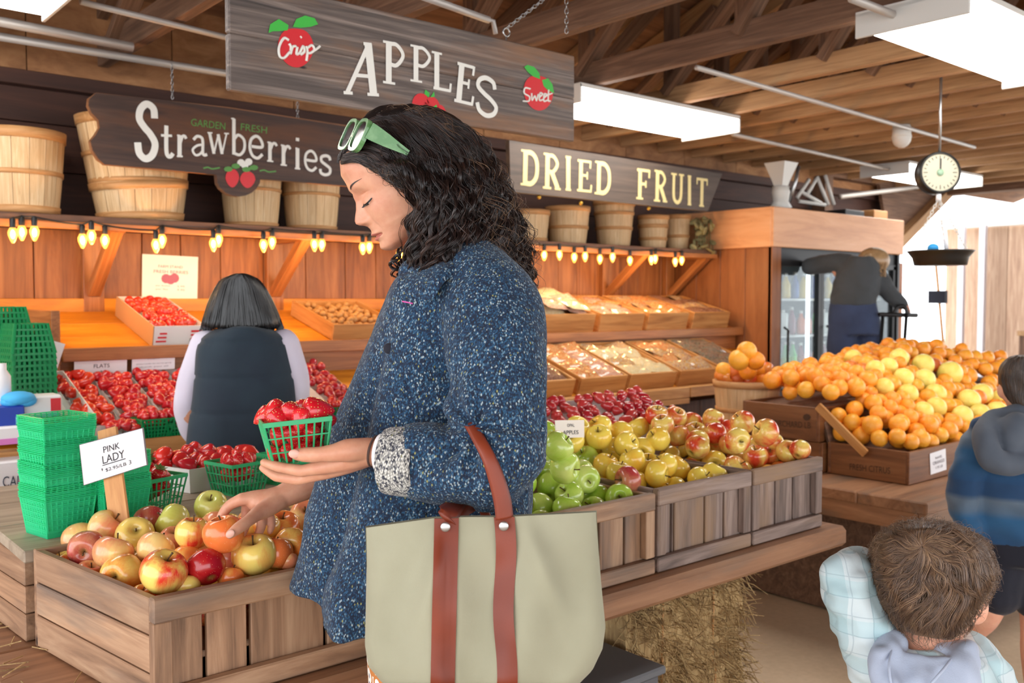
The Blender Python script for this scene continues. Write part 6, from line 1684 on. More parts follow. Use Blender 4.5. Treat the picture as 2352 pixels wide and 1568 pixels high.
# collar flap
def sheet(pts_rows, th, nrm):
    b = MB(); b.grid(pts_rows); back = [[p - nrm * th for p in r] for r in pts_rows]; b.grid(back[::-1])
    m, n = len(pts_rows), len(pts_rows[0])
    edge = [(i, 0) for i in range(m)] + [(m - 1, j) for j in range(1, n)] + [(i, n - 1) for i in range(m - 2, -1, -1)] + [(0, j) for j in range(n - 2, 0, -1)]
    e1 = [pts_rows[i][j] for i, j in edge]; e2 = [back[i][j] for i, j in edge]
    b.grid([e2 + [e2[0]], e1 + [e1[0]]]); return b
rows = []
top = spline([(930, 612, 1.535), (965, 602, 1.50), (1010, 592, 1.49), (1060, 580, 1.50)], 4); botm = spline([(908, 662, 1.475), (984, 690, 1.425), (1022, 646, 1.432), (1072, 616, 1.475)], 4)
for k in range(7):
    u = k / 6; rows.append([at(*(tp[:2] * (1 - u) + bt[:2] * u), t=float(tp[2] * (1 - u) + bt[2] * u - .022 * math.sin(u * math.pi) * 1.0)) for tp, bt in zip(top, botm)])
wpart('collar', sheet(rows, .006, -FH), M['tweed'])
b = MB(); c = at(936, 695, t=1.40); b.tube([at(924, 692, t=1.452), at(936, 694, t=1.449), at(948, 697, t=1.446)], .0011, 6); wpart('pink_thread', b, plain('pink_thread', srgb(226, 90, 170), .6))
for px, py, t_ in ((893, 800, 1.478), (838, 1192, 1.478)): 
    b = MB(); b.sphere(at(px, py, t=t_), (.009, .009, .004), 14, 8, Matrix((RT, UP, FW)).transposed()); wpart('button', b, M['navy'])
# cuff: a rolled band with its grey lining outside
ax0, ax1 = at(968, 1061, t=1.376), at(889, 1058, t=1.390)
b = MB(); dv = (ax1 - ax0); prof = [(0, .0525), (.0, .0565), (.25, .0575), (.9, .0545), (1.0, .0525), (1.0, .0485), (.3, .046)]
P = [ax0 + dv * u for u, r in prof]; T = dv.normalized(); u_ = T.orthogonal().normalized(); w_ = T.cross(u_); rows = []
for (uu, r), c in zip(prof, P):
    rows.append([c + (u_ * math.cos(2 * math.pi * k / 40) + w_ * math.sin(2 * math.pi * k / 40)) * (r * .92 + .0012 * noise.noise(Vector((k * .5, uu * 3, 0)))) for k in range(40)])
b.grid(rows, closed=True); wpart('cuff', b, M['tweed_grey'])
# watch and hair tie on the wrist
def band(px0, py0, t0, px1, py1, t1, r, name, mat, flat=.9):
    b = MB(); A, B = at(px0, py0, t=t0), at(px1, py1, t=t1); T = (B - A).normalized(); u = T.orthogonal().normalized(); w = T.cross(u); rows = []
    for k, (s_, rr_) in enumerate(((0, r * .96), (0, r), (1, r), (1, r * .96))):
        rows.append([A + (B - A) * s_ + (u * math.cos(2 * math.pi * j / 28) + w * math.sin(2 * math.pi * j / 28)) * rr_ for j in range(28)])
    b.grid(rows, closed=True); return wpart(name, b, mat)
band(892, 1041, 1.391, 872, 1039, 1.395, .0285, 'watch', M['paper'])
b = MB()
for k in range(6): b.box(at(881, 1022 + k * 7, t=1.3645), (.006, .0012, .0012), Matrix((RT, UP, FW)).transposed(), ch=.0001)
wpart('watch_marking', b, M['ink'])
band(864, 1037, 1.396, 859, 1036, 1.397, .0245, 'hair_tie', plain('tie_brown', srgb(74, 52, 44), .7))
# trousers and shoes
b = MB()
for tt, px in ((1.55, 990), (1.70, 1010)):
    k0 = at(px, 1380, t=tt); b.tube(*zip(*[((k0.x, k0.y, z), r) for z, r in ((k0.z + .05, .10), (k0.z - .05, .108), (.45, .092), (.20, .085), (.10, .083))]), 24)
wpart('trousers', b, M['floral'])
for tt, px in ((1.55, 990), (1.70, 1010)):
    k0 = at(px, 1400, t=tt); b = MB(); limb3(b, [(Vector((k0.x, k0.y, .05)) - h_f * .03, .046), (Vector((k0.x, k0.y, .045)) + h_f * .09, .044), (Vector((k0.x, k0.y, .036)) + h_f * .18, .034)]); wpart('shoe', b, M['black'])
# --- hair
from mathutils.bvhtree import BVHTree
HBVH = BVHTree.FromPolygons([tuple(v) for v in head_raw[0]], head_raw[1])
MR = [(246, 900, 985, 1.61, .02), (254, 862, 1012, 1.61, .05), (266, 842, 1034, 1.61, .066), (284, 828, 1060, 1.61, .078), (310, 814, 1086, 1.61, .088), (340, 800, 1110, 1.61, .094), (362, 786, 1124, 1.61, .097), (374, 800, 1130), (386, 880, 1140), (413, 915, 1153), (440, 945, 1163), (480, 960, 1176), (520, 958, 1190), (560, 950, 1202), (600, 950, 1212), (640, 965, 1222), (655, 1040, 1224), (668, 1165, 1222)]
NR = [(378, 868, 960), (400, 878, 1010), (420, 900, 1060), (442, 930, 1090), (480, 948, 1110), (520, 944, 1120), (560, 934, 1120), (600, 930, 1110), (632, 945, 1080), (645, 968, 1020)]
def surf_t(px, py):
    best = 9.
    for rows_, tc, hb in ((MR, 1.61, .105), (NR, 1.535, .055)):
        if rows_[0][0] - 6 <= py <= rows_[-1][0] + 6:
            l, r = interp(py, [q[0] for q in rows_], [q[1] for q in rows_]), interp(py, [q[0] for q in rows_], [q[2] for q in rows_])
            s_ = (px - l) / (r - l) * 2 - 1; hh = interp(py, [q[0] for q in rows_], [(q[4] + .006) if len(q) > 3 else hb for q in rows_])
            if abs(s_) < 1: best = min(best, tc - hh * math.sqrt(1 - abs(s_) ** 2.2))
    d = ray(px, py); L = d.length; hit = HBVH.ray_cast(CAM, d / L)
    if hit[0] is not None: best = min(best, hit[3] / L - .004)
    return best if best < 9 else 1.60
b = MB(); loft(b, MR, 1.61, .098, 32, 2.1, 2); loft(b, NR, 1.535, .048, 32, 2.1, 2)
hm = remesh(b.mesh('b', (0, 0, 0), [M['hair_black']]), .005, 3, .5); wrinkle(hm, .005, 40, 1); HAIR = wpart('hair', hm)
hr = random.Random(21)
def gp(g, n=10): return np.array(spline(g, n))
CU = [None]
def lock(mb, base, amp, per, rad, n_str, width, toff=0., v0=0., v1=1., n=44, sides=5, grow=1.):
    """one curl: n_str hairs winding together round a guide (px path)"""
    L = np.concatenate([[0], np.cumsum(np.hypot(*np.diff(base[:, :2], axis=0).T))]); T_ = L[-1]
    ph = hr.uniform(0, 6.28); dr = hr.choice((-1, 1)); wob = hr.uniform(.15, .4)
    if CU[0] is not None:      # neighbouring locks wave together
        dr = 1; per = 104 + 30 * noise.noise(Vector((CU[0] * .9, 4.2, 0))) + hr.uniform(-5, 5); wob = .3; ph = 7.0 * noise.noise(Vector((CU[0] * 1.1, 1.7, 0))) + hr.uniform(-.5, .5) - 2 * math.pi * v0 * 0; amp = per * .085 * hr.uniform(.7, 1.25)
    sv = np.linspace(v0, v1, n); X = np.interp(sv * T_, L, base[:, 0]); Y_ = np.interp(sv * T_, L, base[:, 1]); TT = [surf_t(x, y) for x, y in zip(X, Y_)]
    dx, dy = np.gradient(X), np.gradient(Y_); q = np.hypot(dx, dy) + 1e-6; nx, ny = -dy / q, dx / q
    for h_ in range(n_str):
        a0, r0 = hr.uniform(0, 6.28), width * math.sqrt(hr.random()); e0 = hr.uniform(-.12, .12); ra = rad * hr.uniform(.6, 1.3); P, rd = [], []
        end = hr.uniform(.88, 1.0)
        for k in range(n):
            s_ = k / (n - 1) * end; i = k * end; i0 = min(n - 2, int(i)); f_ = i - i0
            ip = lambda A_: A_[i0] * (1 - f_) + A_[i0 + 1] * f_
            A = amp * (.12 + .88 * min(1, s_ * 1.8) ** 1.2) * grow
            sg_ = s_ * (v1 - v0) + (v0 if CU[0] is not None else 0); th = dr * 2 * math.pi * (sg_ * T_ / per) * (1 + wob * sg_) + ph + e0
            off = A * math.cos(th) + r0 * math.cos(a0 + s_ * 2); dep = (A * math.sin(th) + r0 * math.sin(a0 + s_ * 2)) * .00072
            taper = min(1, .35 + s_ * 5) * (1 if s_ < .8 else max(.2, 1 - (s_ - .8) * 3.5))
            P.append(at(ip(X) + ip(nx) * off, ip(Y_) + ip(ny) * off * .8, t=ip(TT) + toff + dep)); rd.append(ra * taper)
        mb.tube(P, rd, sides, caps=False)
def between(G0, G1, u, jit=8):
    m = min(len(G0), len(G1)); w = np.linspace(.2, 1, m)[:, None]
    return G0[:m] * (1 - u) + G1[:m] * u + np.array([[hr.uniform(-jit, jit), hr.uniform(-jit, jit)]]) * w
GA = {0: [(842, 268), (866, 330), (905, 400), (948, 452), (944, 520), (932, 580), (938, 632)], 1: [(868, 256), (935, 330), (985, 410), (1010, 480), (1000, 560), (980, 610), (972, 648)],
      2: [(905, 250), (990, 320), (1045, 400), (1070, 480), (1075, 550), (1060, 600), (1040, 630)], 3: [(940, 250), (1040, 318), (1100, 400), (1132, 480), (1150, 550), (1150, 600), (1140, 640)],
      4: [(975, 252), (1068, 312), (1125, 390), (1160, 470), (1188, 550), (1200, 610), (1208, 664)], 5: [(985, 250), (1080, 306), (1135, 384), (1170, 464), (1200, 550), (1216, 610), (1226, 660)]}
GS_ = {k: gp(v) for k, v in GA.items()}
def guide(u, jit):
    CU[0] = u if jit < 20 else None
    i = max(0, min(4, int(u))); return between(GS_[i], GS_[i + 1], u - i, jit)
b = MB()
def amp_of(per): return per * hr.uniform(.05, .125)
for k in range(130):       # loose body locks
    u = (k + hr.random()) / 130 * 5.05; per = hr.uniform(110, 210); lock(b, guide(u, 12), amp_of(per), per, .0006, 19, hr.uniform(5, 10), hr.uniform(-.012, .012), v0=hr.uniform(0, .1), v1=hr.uniform(.75, 1.02), sides=4)
for k in range(105):       # shorter ringlets on the outside
    u = hr.uniform(-.02, 5.1); v0 = hr.uniform(.25, .62); per = hr.uniform(75, 130); lock(b, guide(u, 15), amp_of(per) * 1.15, per, .00056, 16, hr.uniform(3, 7), hr.uniform(-.022, -.004), v0=v0, v1=min(1.04, v0 + hr.uniform(.3, .5)), n=34, sides=4)
for k in range(260):       # single hairs breaking up the locks
    u = hr.uniform(-.02, 5.1); v0 = hr.uniform(.1, .6); per = hr.uniform(70, 160); lock(b, guide(u, 26), amp_of(per) * 1.3, per, .00045, 2, 3, hr.uniform(-.026, -.004), v0=v0, v1=min(1.04, v0 + hr.uniform(.25, .5)), n=30, sides=3)
CU[0] = None
# crown hair combed back from the parting, front locks swept over the temple
K0, K1 = gp([(834, 280), (866, 258), (920, 247), (985, 254), (1048, 288), (1096, 338), (1128, 390)]), gp([(816, 312), (850, 290), (910, 282), (975, 300), (1030, 350), (1070, 410), (1096, 470)])
for k in range(120): lock(b, between(K0, K1, hr.random(), 4), hr.uniform(2, 6), hr.uniform(120, 220), .00062, 15, 7, hr.uniform(-.006, .002), v1=hr.uniform(.7, 1), n=28, sides=4)
F0, F1 = gp([(779, 374), (786, 350), (822, 338), (880, 352), (920, 392), (952, 440)]), gp([(798, 330), (826, 300), (880, 290), (930, 315), (975, 360), (1010, 430)])
for k in range(70): lock(b, between(F0, F1, hr.random(), 5), hr.uniform(2, 6), hr.uniform(110, 190), .00062, 14, 6, hr.uniform(-.008, .0), v1=hr.uniform(.75, 1), n=28, sides=4)
F2, F3 = gp([(782, 376), (815, 370), (860, 390), (900, 418), (940, 444)]), gp([(786, 356), (840, 346), (890, 372), (920, 402), (956, 440)])
for k in range(50): lock(b, between(F2, F3, hr.random(), 4), hr.uniform(2, 6), hr.uniform(60, 120), .0006, 9, 4, hr.uniform(-.010, -.002), v1=hr.uniform(.75, 1), n=26, sides=4)
B0, B1 = gp([(934, 560), (922, 600), (936, 640), (972, 650)]), gp([(1060, 560), (1055, 600), (1030, 636), (985, 646)])
for k in range(36): lock(b, between(B0, B1, hr.random(), 8), hr.uniform(6, 13), hr.uniform(50, 80), .00055, 15, 4, hr.uniform(-.016, .004), n=30, sides=4)
E0, E1 = gp([(1120, 560), (1150, 600), (1180, 636), (1198, 664)]), gp([(1180, 520), (1204, 580), (1218, 625), (1226, 660)])
for k in range(36): lock(b, between(E0, E1, hr.random(), 9), hr.uniform(5, 12), hr.uniform(50, 84), .00055, 15, 4, hr.uniform(-.02, .008), n=30, sides=4)
C0, C1 = gp([(925, 560), (908, 590), (902, 616), (910, 636)]), gp([(950, 560), (935, 590), (930, 618), (925, 640)])
for k in range(12): lock(b, between(C0, C1, hr.random(), 6), hr.uniform(6, 12), hr.uniform(40, 60), .0007, 9, 3, .06, n=26, sides=4)
b.build('curls', M['hair_dark'], HAIR, loc=PW)
b = MB()
for k in range(120): lock(b, guide(hr.uniform(2.4, 5.2), 26), hr.uniform(12, 30), hr.uniform(80, 170), .00035, 1, 1, hr.uniform(-.02, .01), v0=hr.uniform(.1, .6), v1=hr.uniform(.8, 1.05), n=34, sides=3)
for k in range(40): lock(b, between(K0, K1, hr.random() * .3, 10), hr.uniform(6, 16), hr.uniform(60, 120), .00032, 1, 1, -.008, v1=hr.uniform(.3, .8), n=24, sides=3)
for k in range(30): lock(b, between(F2, F3, hr.random() * .6, 8), hr.uniform(6, 14), hr.uniform(40, 70), .0003, 1, 1, -.006, n=24, sides=3)
b.build('stray_hairs', M['hair_brown'], HAIR, loc=PW)
def bvh_of(o):
    v = co_array(o.data) + np.array(o.parent.location if o.parent else o.location); B = BVHTree.FromPolygons([tuple(q) for q in v], [tuple(p.vertices) for p in o.data.polygons])
    def f(px, py, dflt):
        d = ray(px, py); L = d.length; h = B.ray_cast(CAM, d / L); return h[3] / L if h[0] is not None else dflt
    return f
# --- sunglasses pushed up on the head
t = thing('sunglasses', 'chunky pale green sunglasses pushed up on the curly haired woman head', 'sunglasses', at(850, 310, t=1.52))
gl = (FH * .88 - RT * .44 + zz * .16).normalized(); gu = (RT * .40 + UP * .90); gu = (gu - gl * gu.dot(gl)).normalized(); gn = gu.cross(gl); gn = gn if gn.dot(-RT) > 0 else -gn
pn = at(827, 311, t=1.505); pf = pn + gl * .060
for c in (pn, pf):
    b = MB(); N_ = 40; rows = []
    for k in range(N_):
        an = 2 * math.pi * k / N_; ca, sa = math.cos(an), math.sin(an)
        e = lambda q, h: math.copysign(abs(q) ** (2 / 3.2), q) * h
        rows.append([c + gl * (e(ca, .0282)) + gu * (e(sa, .0285)) + gn * .004, c + gl * (e(ca, .0282)) + gu * e(sa, .0285) - gn * .004, c + gl * e(ca, .0228) + gu * e(sa, .0228) - gn * .004, c + gl * e(ca, .0228) + gu * e(sa, .0228) + gn * .004])
    rows.append(rows[0]); b.grid([r + [r[0]] for r in rows], smooth=False); b.build('rim', M['frame_green'], t)
    b = MB(); b.prism([c + gl * math.copysign(abs(math.cos(2 * math.pi * k / 32)) ** (2 / 3.2), math.cos(2 * math.pi * k / 32)) * .0234 + gu * math.copysign(abs(math.sin(2 * math.pi * k / 32)) ** (2 / 3.2), math.sin(2 * math.pi * k / 32)) * .0234 for k in range(32)], gn * .002); b.build('lens', M['lens'], t)
b = MB(); b.beam(pn + gl * .024, pf - gl * .024, .009, .010, up=gu, ch=.002); b.build('bridge', M['frame_green'], t)
for s_, c, tgt in ((1, pn - gl * .0285, at(938, 352, t=1.492)), (-1, pf + gl * .0285, at(938, 352, t=1.492) + FH * .16)):
    b = MB(); A = c + gu * .010 - gn * .002; m_ = A.lerp(tgt, .9); up_ = (gu - (tgt - A).normalized() * gu.dot((tgt - A).normalized())).normalized()
    L = [(0, .0135), (.15, .0130), (.45, .0105), (.75, .007), (1.0, .0045)]; Y_ = (tgt - A).normalized().cross(up_); rows = []
    for u, hh in L:
        q = A.lerp(tgt, u); rows.append([q + up_ * hh + Y_ * .0022, q - up_ * hh + Y_ * .0022, q - up_ * hh - Y_ * .0022, q + up_ * hh - Y_ * .0022])
    b.grid(rows, closed=True, smooth=False, caps=True); b.build('temple_arm', M['frame_green'], t)
# --- basket of strawberries in her hand
tb = R(-40.4 + 20)
bo = at(683, 1064, t=1.455)
HB = basket(BK, bo + Vector((0, 0, .004)), tb, 'green plastic basket heaped with big strawberries, held on the woman palm')
HB.scale = (.87, .87, .87); HB.rotation_euler = (R(-1), R(-4), tb)
for k, (px, py, d, t_, ax) in enumerate([(640, 948, 66, 1.535, (-.6, .25, .3)), (668, 944, 62, 1.520, (.0, -.2, .5)), (728, 944, 74, 1.528, (-.9, .0, .3)), (616, 958, 58, 1.545, (.9, .2, .0)), (607, 955, 52, 1.575, (.8, .6, -.2)), (700, 945, 58, 1.58, (.2, .8, -.4)), (752, 960, 44, 1.575, (.3, -.4, .2)), (640, 962, 56, 1.505, (-.5, .5, -.3)), (690, 962, 56, 1.505, (.1, .8, -.5)),
         (640, 1003, 50, 1.525, (.2, .8, .2)), (676, 1000, 54, 1.515, (-.2, .9, .1)), (712, 996, 50, 1.52, (.3, .8, .2)), (738, 1000, 46, 1.56, (.1, .9, .2)), (632, 1042, 46, 1.53, (.2, .7, .3)), (664, 1040, 46, 1.52, (.1, .9, .3)), (700, 1034, 46, 1.522, (-.1, .9, .3)), (728, 1030, 42, 1.545, (-.1, .9, .3)), (680, 985, 56, 1.56, (.4, .8, .1)), (650, 980, 50, 1.575, (-.4, .8, .1)), (720, 975, 50, 1.57, (.4, .8, .1))]):
    strawberry(at(px, py, t=t_ - .086), d * (t_ - .1) / FPX * 1.04, 'berry_near', ['ripe strawberry on top of the basket in the woman hand', 'ripe strawberry seen through the bars of the held basket'][k > 8], ['strawberries topping the held basket', 'strawberries inside the held basket'][k > 8], k in (3, 4, 9, 13), axis_rot(ax))
# --- the tote
t = thing('tote_bag', 'sage canvas tote bag with brown leather straps, hung on the woman forearm', 'bag', at(1110, 1400, t=1.36))
LX = ([1176, 1212, 1300, 1400, 1480, 1530, 1570, 1600], [842, 840, 842, 840, 838, 846, 880, 960]); RX = ([1176, 1212, 1330, 1440, 1490, 1540, 1575, 1600], [1370, 1372, 1380, 1391, 1384, 1360, 1325, 1250])
TU = [-1, -.42, -.1, .2, 1]; TP = [1212, 1190, 1187, 1187, 1176]
def tote_pt(u, v, side):
    top_ = interp(u, TU, TP) - (4 if side > 0 else 0); py = top_ + (1600 - top_) * v
    l, r = interp(py, *LX), interp(py, *RX); px = (l + r) / 2 + u * (r - l) / 2
    e = max(0, 1 - abs(u) ** 4) ** .5; th = .028 + .03 * math.sin(min(1, v * 1.1) * math.pi * .55); th *= e * (1 if v < .93 else max(.12, (1 - v) / .07))
    w = 1.7 * .0055 * math.sin(u * 8.5 + v * 2.0 + .6) * e * smoothstep(.02, .4, v) + .0045 * noise.noise(Vector((u * 3.2, v * 3.5 + side * 4, 1.7))) * e
    w += -.015 * math.exp(-((u - (-.52 - .42 * v + .22)) / .10) ** 2) * math.exp(-((v - .32) / .26) ** 2) * (side < 0)
    w += -.013 * math.exp(-((u - (.36 + .55 * v)) / .10) ** 2) * math.exp(-((v - .28) / .28) ** 2) * (side < 0)
    w += .009 * math.exp(-((u + .30) / .05) ** 2) * smoothstep(.0, .25, v) * (side < 0)
    return at(px, py, t=1.325 + side * th + (w if side < 0 else -w))
b = MB(); nu, nv = 70, 46
fr = [[tote_pt(-1 + 2 * i / nu, j / nv, -1) for i in range(nu + 1)] for j in range(nv + 1)]; bk_ = [[tote_pt(-1 + 2 * i / nu, j / nv, 1) for i in range(nu + 1)] for j in range(nv + 1)]
b.grid(fr[::-1]); b.grid(bk_); b.grid([fr[-1], bk_[-1]])
inn = lambda g, s_: [[p + FH * s_ for p in r] for r in g[:12]]
b.grid(inn(fr, .0018)); b.grid(inn(bk_, -.0018)[::-1])
b.grid([fr[0], inn(fr, .0018)[0]]); b.grid([inn(bk_, -.0018)[0], bk_[0]])
b.build('canvas_body', M['canvas'], t)
def strap(pxc, w, v0, v1, name='strap', wob=0.):
    rows = []
    for k in range(34):
        v = v0 + (v1 - v0) * k / 33; r = []
        for j in range(5):
            px = pxc(v) + (j / 4 - .5) * w
            top_ = 1187; py = top_ + (1600 - top_) * v; l, r_ = interp(py, *LX), interp(py, *RX); u = (px - (l + r_) / 2) / ((r_ - l) / 2)
            q = tote_pt(u, max(0, v), -1); r.append(q - FH * (.0030 + .0012 * math.sin(j / 4 * math.pi) + wob * math.sin(v * 14)))
        rows.append(r)
    sheet(rows, .0026, -FH).build(name, M['leather'], t)
strap(lambda v: 1026 - 10 * v, 56, -.0, .995, wob=.0006)
strap(lambda v: 1158 + 4 * math.sin(v * 9) + 4 * v, 47, -.0, .995, wob=.0022)
# handle loop over the forearm
hp = [(1028, 1192, 1.288, 56), (1034, 1172, 1.31, 52), (1052, 1152, 1.37, 40), (1072, 1110, 1.432, 34), (1080, 1040, 1.446, 32), (1074, 990, 1.424, 32), (1074, 972, 1.376, 32), (1082, 976, 1.328, 32), (1102, 1012, 1.296, 32), (1122, 1050, 1.284, 34), (1140, 1098, 1.284, 40), (1154, 1150, 1.286, 44), (1159, 1190, 1.288, 46)]
sp = spline(hp, 8); ctr = [at(q[0], q[1], t=float(q[2])) for q in sp]; rows = []
for i, q in enumerate(sp):
    Tn = (ctr[min(i + 1, len(ctr) - 1)] - ctr[max(i - 1, 0)]).normalized(); outv = ctr[i] - at(1085, 1072, t=1.365); outv = (outv - Tn * outv.dot(Tn)).normalized()
    sd_ = Tn.cross(outv).normalized(); hwid = q[3] / 2 * q[2] / FPX
    rows.append([ctr[i] + sd_ * hwid * c_ + outv * o_ for c_, o_ in ((-1, 0), (-.6, .003), (0, .0042), (.6, .003), (1, 0), (.6, -.002), (0, -.0026), (-.6, -.002))])
b = MB(); b.grid(rows, closed=True, caps=True); b.build('handle', M['leather'], t)
for px, py in ((1023, 1210), (1157, 1208)):
    b = MB(); c = at(px, py, t=1.2795); b.sphere(c, (.0068, .0068, .0016), 18, 8, Matrix((RT, UP, FW)).transposed()); b.build('rivet', M['steel'], t)
# second handle of the back panel, just showing under the arm
b = MB(); b.tube([at(1052, 1196, t=1.362), at(1070, 1172, t=1.38), at(1095, 1160, t=1.412), at(1112, 1172, t=1.39), at(1120, 1196, t=1.36)], .008, 8, flat=(FH, .3)); b.build('back_handle', M['leather'], t)
# ================= drinks cooler
YC = 3.49; X2 = 6.80
t = thing('drinks_cooler', 'wood clad drinks cooler with glass doors and a pale wooden fascia', 'cooler', (6.0, 3.9, 0))
b = MB(); zt = 1.90
for k in range(4): b.box((XC + .01, YC + .1 + .2 * k, .82), (.02, .196, 1.64))
b.build('side_panel', M['cooler_wood'], t)
b = MB(); b.box((XC + .05, YC + .01, .82), (.10, .03, 1.64)); b.build('corner_post', M['cooler_wood'], t)
b = MB(); b.box(((XC + X2) / 2, YC - .01, 1.765), (X2 - XC + .04, .03, .255), ch=.004); b.box((XC - .012, YC + .4, 1.765), (.03, .82, .255), ch=.004); b.build('fascia', M['fascia'], t)
MB().box(((XC + X2) / 2, YC + .40, 1.66), (X2 - XC, .78, .03)).build('top_panel', M['cooler_wood'], t)
MB().box((X2, YC + .40, .82), (.03, .8, 1.64)).build('side_panel', M['black'], t)
MB().box(((XC + X2) / 2, 4.24, .82), (X2 - XC, .03, 1.64)).build('back_panel', M['grey_flat'], t)
MB().box(((XC + X2) / 2, YC + .05, 1.60), (X2 - XC - .05, .06, .09)).build('header', M['black'], t)
MB().box(((XC + X2) / 2, YC + .4, .06), (X2 - XC, .7, .12)).build('plinth', M['black'], t)
d0, d1 = XC + .10, X2 - .02; n = 3; w = (d1 - d0) / n
for k in range(n):
    a, c = d0 + w * k, d0 + w * (k + 1); b = MB()
    for x in (a + .018, c - .018): b.box((x, YC + .03, .83), (.036, .035, 1.44))
    for z in (.14, 1.54): b.box(((a + c) / 2, YC + .03, z), (w, .035, .04))
    o = b.build('door', M['black'], t); MB().box(((a + c) / 2, YC + .03, .84), (w - .06, .006, 1.38)).build('glass', M['thin_glass'], o, loc=t.location)
    MB().tube([(a + .05, YC, .7), (a + .05, YC - .03, .72), (a + .05, YC - .03, 1.1), (a + .05, YC, 1.12)], .008, 8).build('handle', M['dark_metal'], o, loc=t.location)
m_tube = emis('cooler_tube', (.9, .96, 1, 1), 2.2)
for x in (d0 + .03, d0 + w - .05, d0 + 2 * w - .04): MB().box((x, YC + .085, .85), (.02, .02, 1.3)).build('light_tube', m_tube, t)
for z in (.30, .55, .80, 1.05, 1.30): MB().box(((d0 + d1) / 2, YC + .38, z), (d1 - d0, .5, .015)).build('shelf', M['white_metal'], t)
def bottle_me(name, col, h, r, neck=True):
    b = MB(); b.lathe([(r * .9, 0), (r, .01), (r, h * .55), (r * .45, h * .78), (r * .4, h * .9)] if neck else [(r, 0), (r, h * .95), (r * .8, h)], 10)
    o = b.mesh(name, (0, 0, 0), [plain('drink_' + str(col), col, .15)])
    return o
DR = [bottle_me('b', srgb(*c), h, r, nk) for c, h, r, nk in (((70, 190, 70), .2, .03, True), ((226, 190, 60), .17, .035, True), ((130, 40, 60), .19, .03, True), ((60, 34, 26), .21, .028, True), ((214, 110, 50), .16, .033, True), ((230, 232, 226), .15, .036, False), ((40, 70, 150), .18, .03, True))]
CAPM = MB().lathe([(.013, 0), (.013, .02)], 8).mesh('cap', (0, 0, 0), [M['paint_white']])
rr = random.Random(31); rows_z = {.30: [3, 3, 5], .55: [3, 2, 3], .80: [0, 0, 2, 4], 1.05: [5, 4, 2, 0], 1.30: [1, 5, 1, 6]}
nm = {.30: 'bottom', .55: 'second lowest', .80: 'middle', 1.05: 'second highest', 1.30: 'top'}
for z, opts in rows_z.items():
    x = d0 + .06
    while x < d0 + 1.1:
        k = rr.choice(opts); o = link('drink_bottle', DR[k]); o.location = (x, YC + .19, z + .009)
        tag(o, 'drink bottle on the %s cooler shelf behind glass' % nm[z], 'bottle', 'bottles on the %s cooler shelf' % nm[z]); c = link('cap', CAPM, o); c.location = (0, 0, [.18, .153, .17, .19, .144, .15, .162][k])
        x += rr.uniform(.075, .12)
# things on top of the cooler
c = at(1793, 470, y=3.62); zt = 1.895
MB().box(((XC + X2) / 2, YC + .42, zt - .012), (X2 - XC, .74, .02)).build('top_board', M['truss_dark'], t)
g = thing('coffee_grinder', 'white hopper shaped grinder standing on the cooler fascia end', 'grinder', (c.x, 3.62, zt))
b = MB(); b.lathe([(.05, 0), (.075, .02), (.05, .06), (.06, .12), (.055, .16)], 16, Matrix.Translation((c.x, 3.62, zt))); b.build('body', M['white_metal'], g)
b = MB(); b.lathe([(.045, .16), (.06, .2), (.11, .31), (.112, .315)], 4, Matrix.Translation((c.x, 3.62, zt)) @ Matrix.Rotation(R(45), 4, 'Z'), smooth=False); b.build('hopper', M['white_metal'], g)
b = MB(); b.tube([(c.x + .07, 3.6, zt + .06), (c.x + .11, 3.58, zt + .2), (c.x + .13, 3.57, zt + .3)], .012, 8); b.build('crank', M['steel'], g)
g = thing('folded_stand', 'white folded metal stand lying on top of the cooler behind the grinder', 'stand', (5.75, 3.62, zt))
for p, q in (((1830, 455), (1858, 412)), ((1852, 450), (1876, 408)), ((1876, 405), (1902, 470)), ((1895, 402), (1915, 470)), ((1835, 462), (1895, 470)), ((1840, 440), (1885, 466))):
    b = MB(); b.tube([at(*p, y=3.64), at(*q, y=3.62)], .013, 8); b.build('tube', M['white_metal'], g)
for px0, w_, h_, m_, l in ((1935, .26, .05, 'black', 'black flat box on top of the cooler'), (1995, .2, .07, 'kraft', 'tan and grey box at the far end of the cooler top')):
    p = at(px0, 480, y=3.66); tag(MB().box((p.x, 3.66, zt + h_ / 2), (w_, .2, h_), ch=.004).build('storage_carton', M[m_], loc=(p.x, 3.66, zt)), l, 'box')
# security camera dome, scale
p = at(2071, 308, z=2.26); g = thing('security_camera', 'white dome security camera hanging from the joists', 'camera', p)
b = MB(); b.lathe([(.05, .05), (.052, .0), (.056, -.02)], 16, Matrix.Translation(p)); b.build('housing', M['white_metal'], g)
b = MB(); b.sphere(p - Vector((0, 0, .02)), (.054, .054, .06), 16, 10); b.build('dome', M['white_metal'], g)
TS = 4.25; p = at(2157, 397, t=TS); g = thing('hanging_scale', 'hanging produce scale with a round dial and wide pan above the oranges', 'scale', p)
rw = 48 * TS / FPX; Mf = Matrix.Translation(p) @ Matrix((RT, UP, -FW)).transposed().to_4x4()
b = MB(); b.lathe([(rw * .98, -.05), (rw, -.02), (rw, .012), (rw * .9, .02), (rw * .88, .012)], 36, Mf, cap1=False); b.build('dial_case', M['dark_metal'], g)
b = MB(); b.lathe([(.0005, .0115), (rw * .885, .0115)], 36, Mf, cap0=False, cap1=False); b.build('dial_face', plain('dial', srgb(196, 190, 166), .35), g)
b = MB()
for k in range(24):
    a = 2 * math.pi * k / 24; r0 = .68 if k % 6 else .6; u = Vector((math.cos(a), math.sin(a), 0)); b.beam(Mf @ (u * rw * r0 + Vector((0, 0, .0122))), Mf @ (u * rw * .8 + Vector((0, 0, .0122))), .003, .001, up=-FW, ch=.0002)
b.build('dial_marks', M['ink'], g)
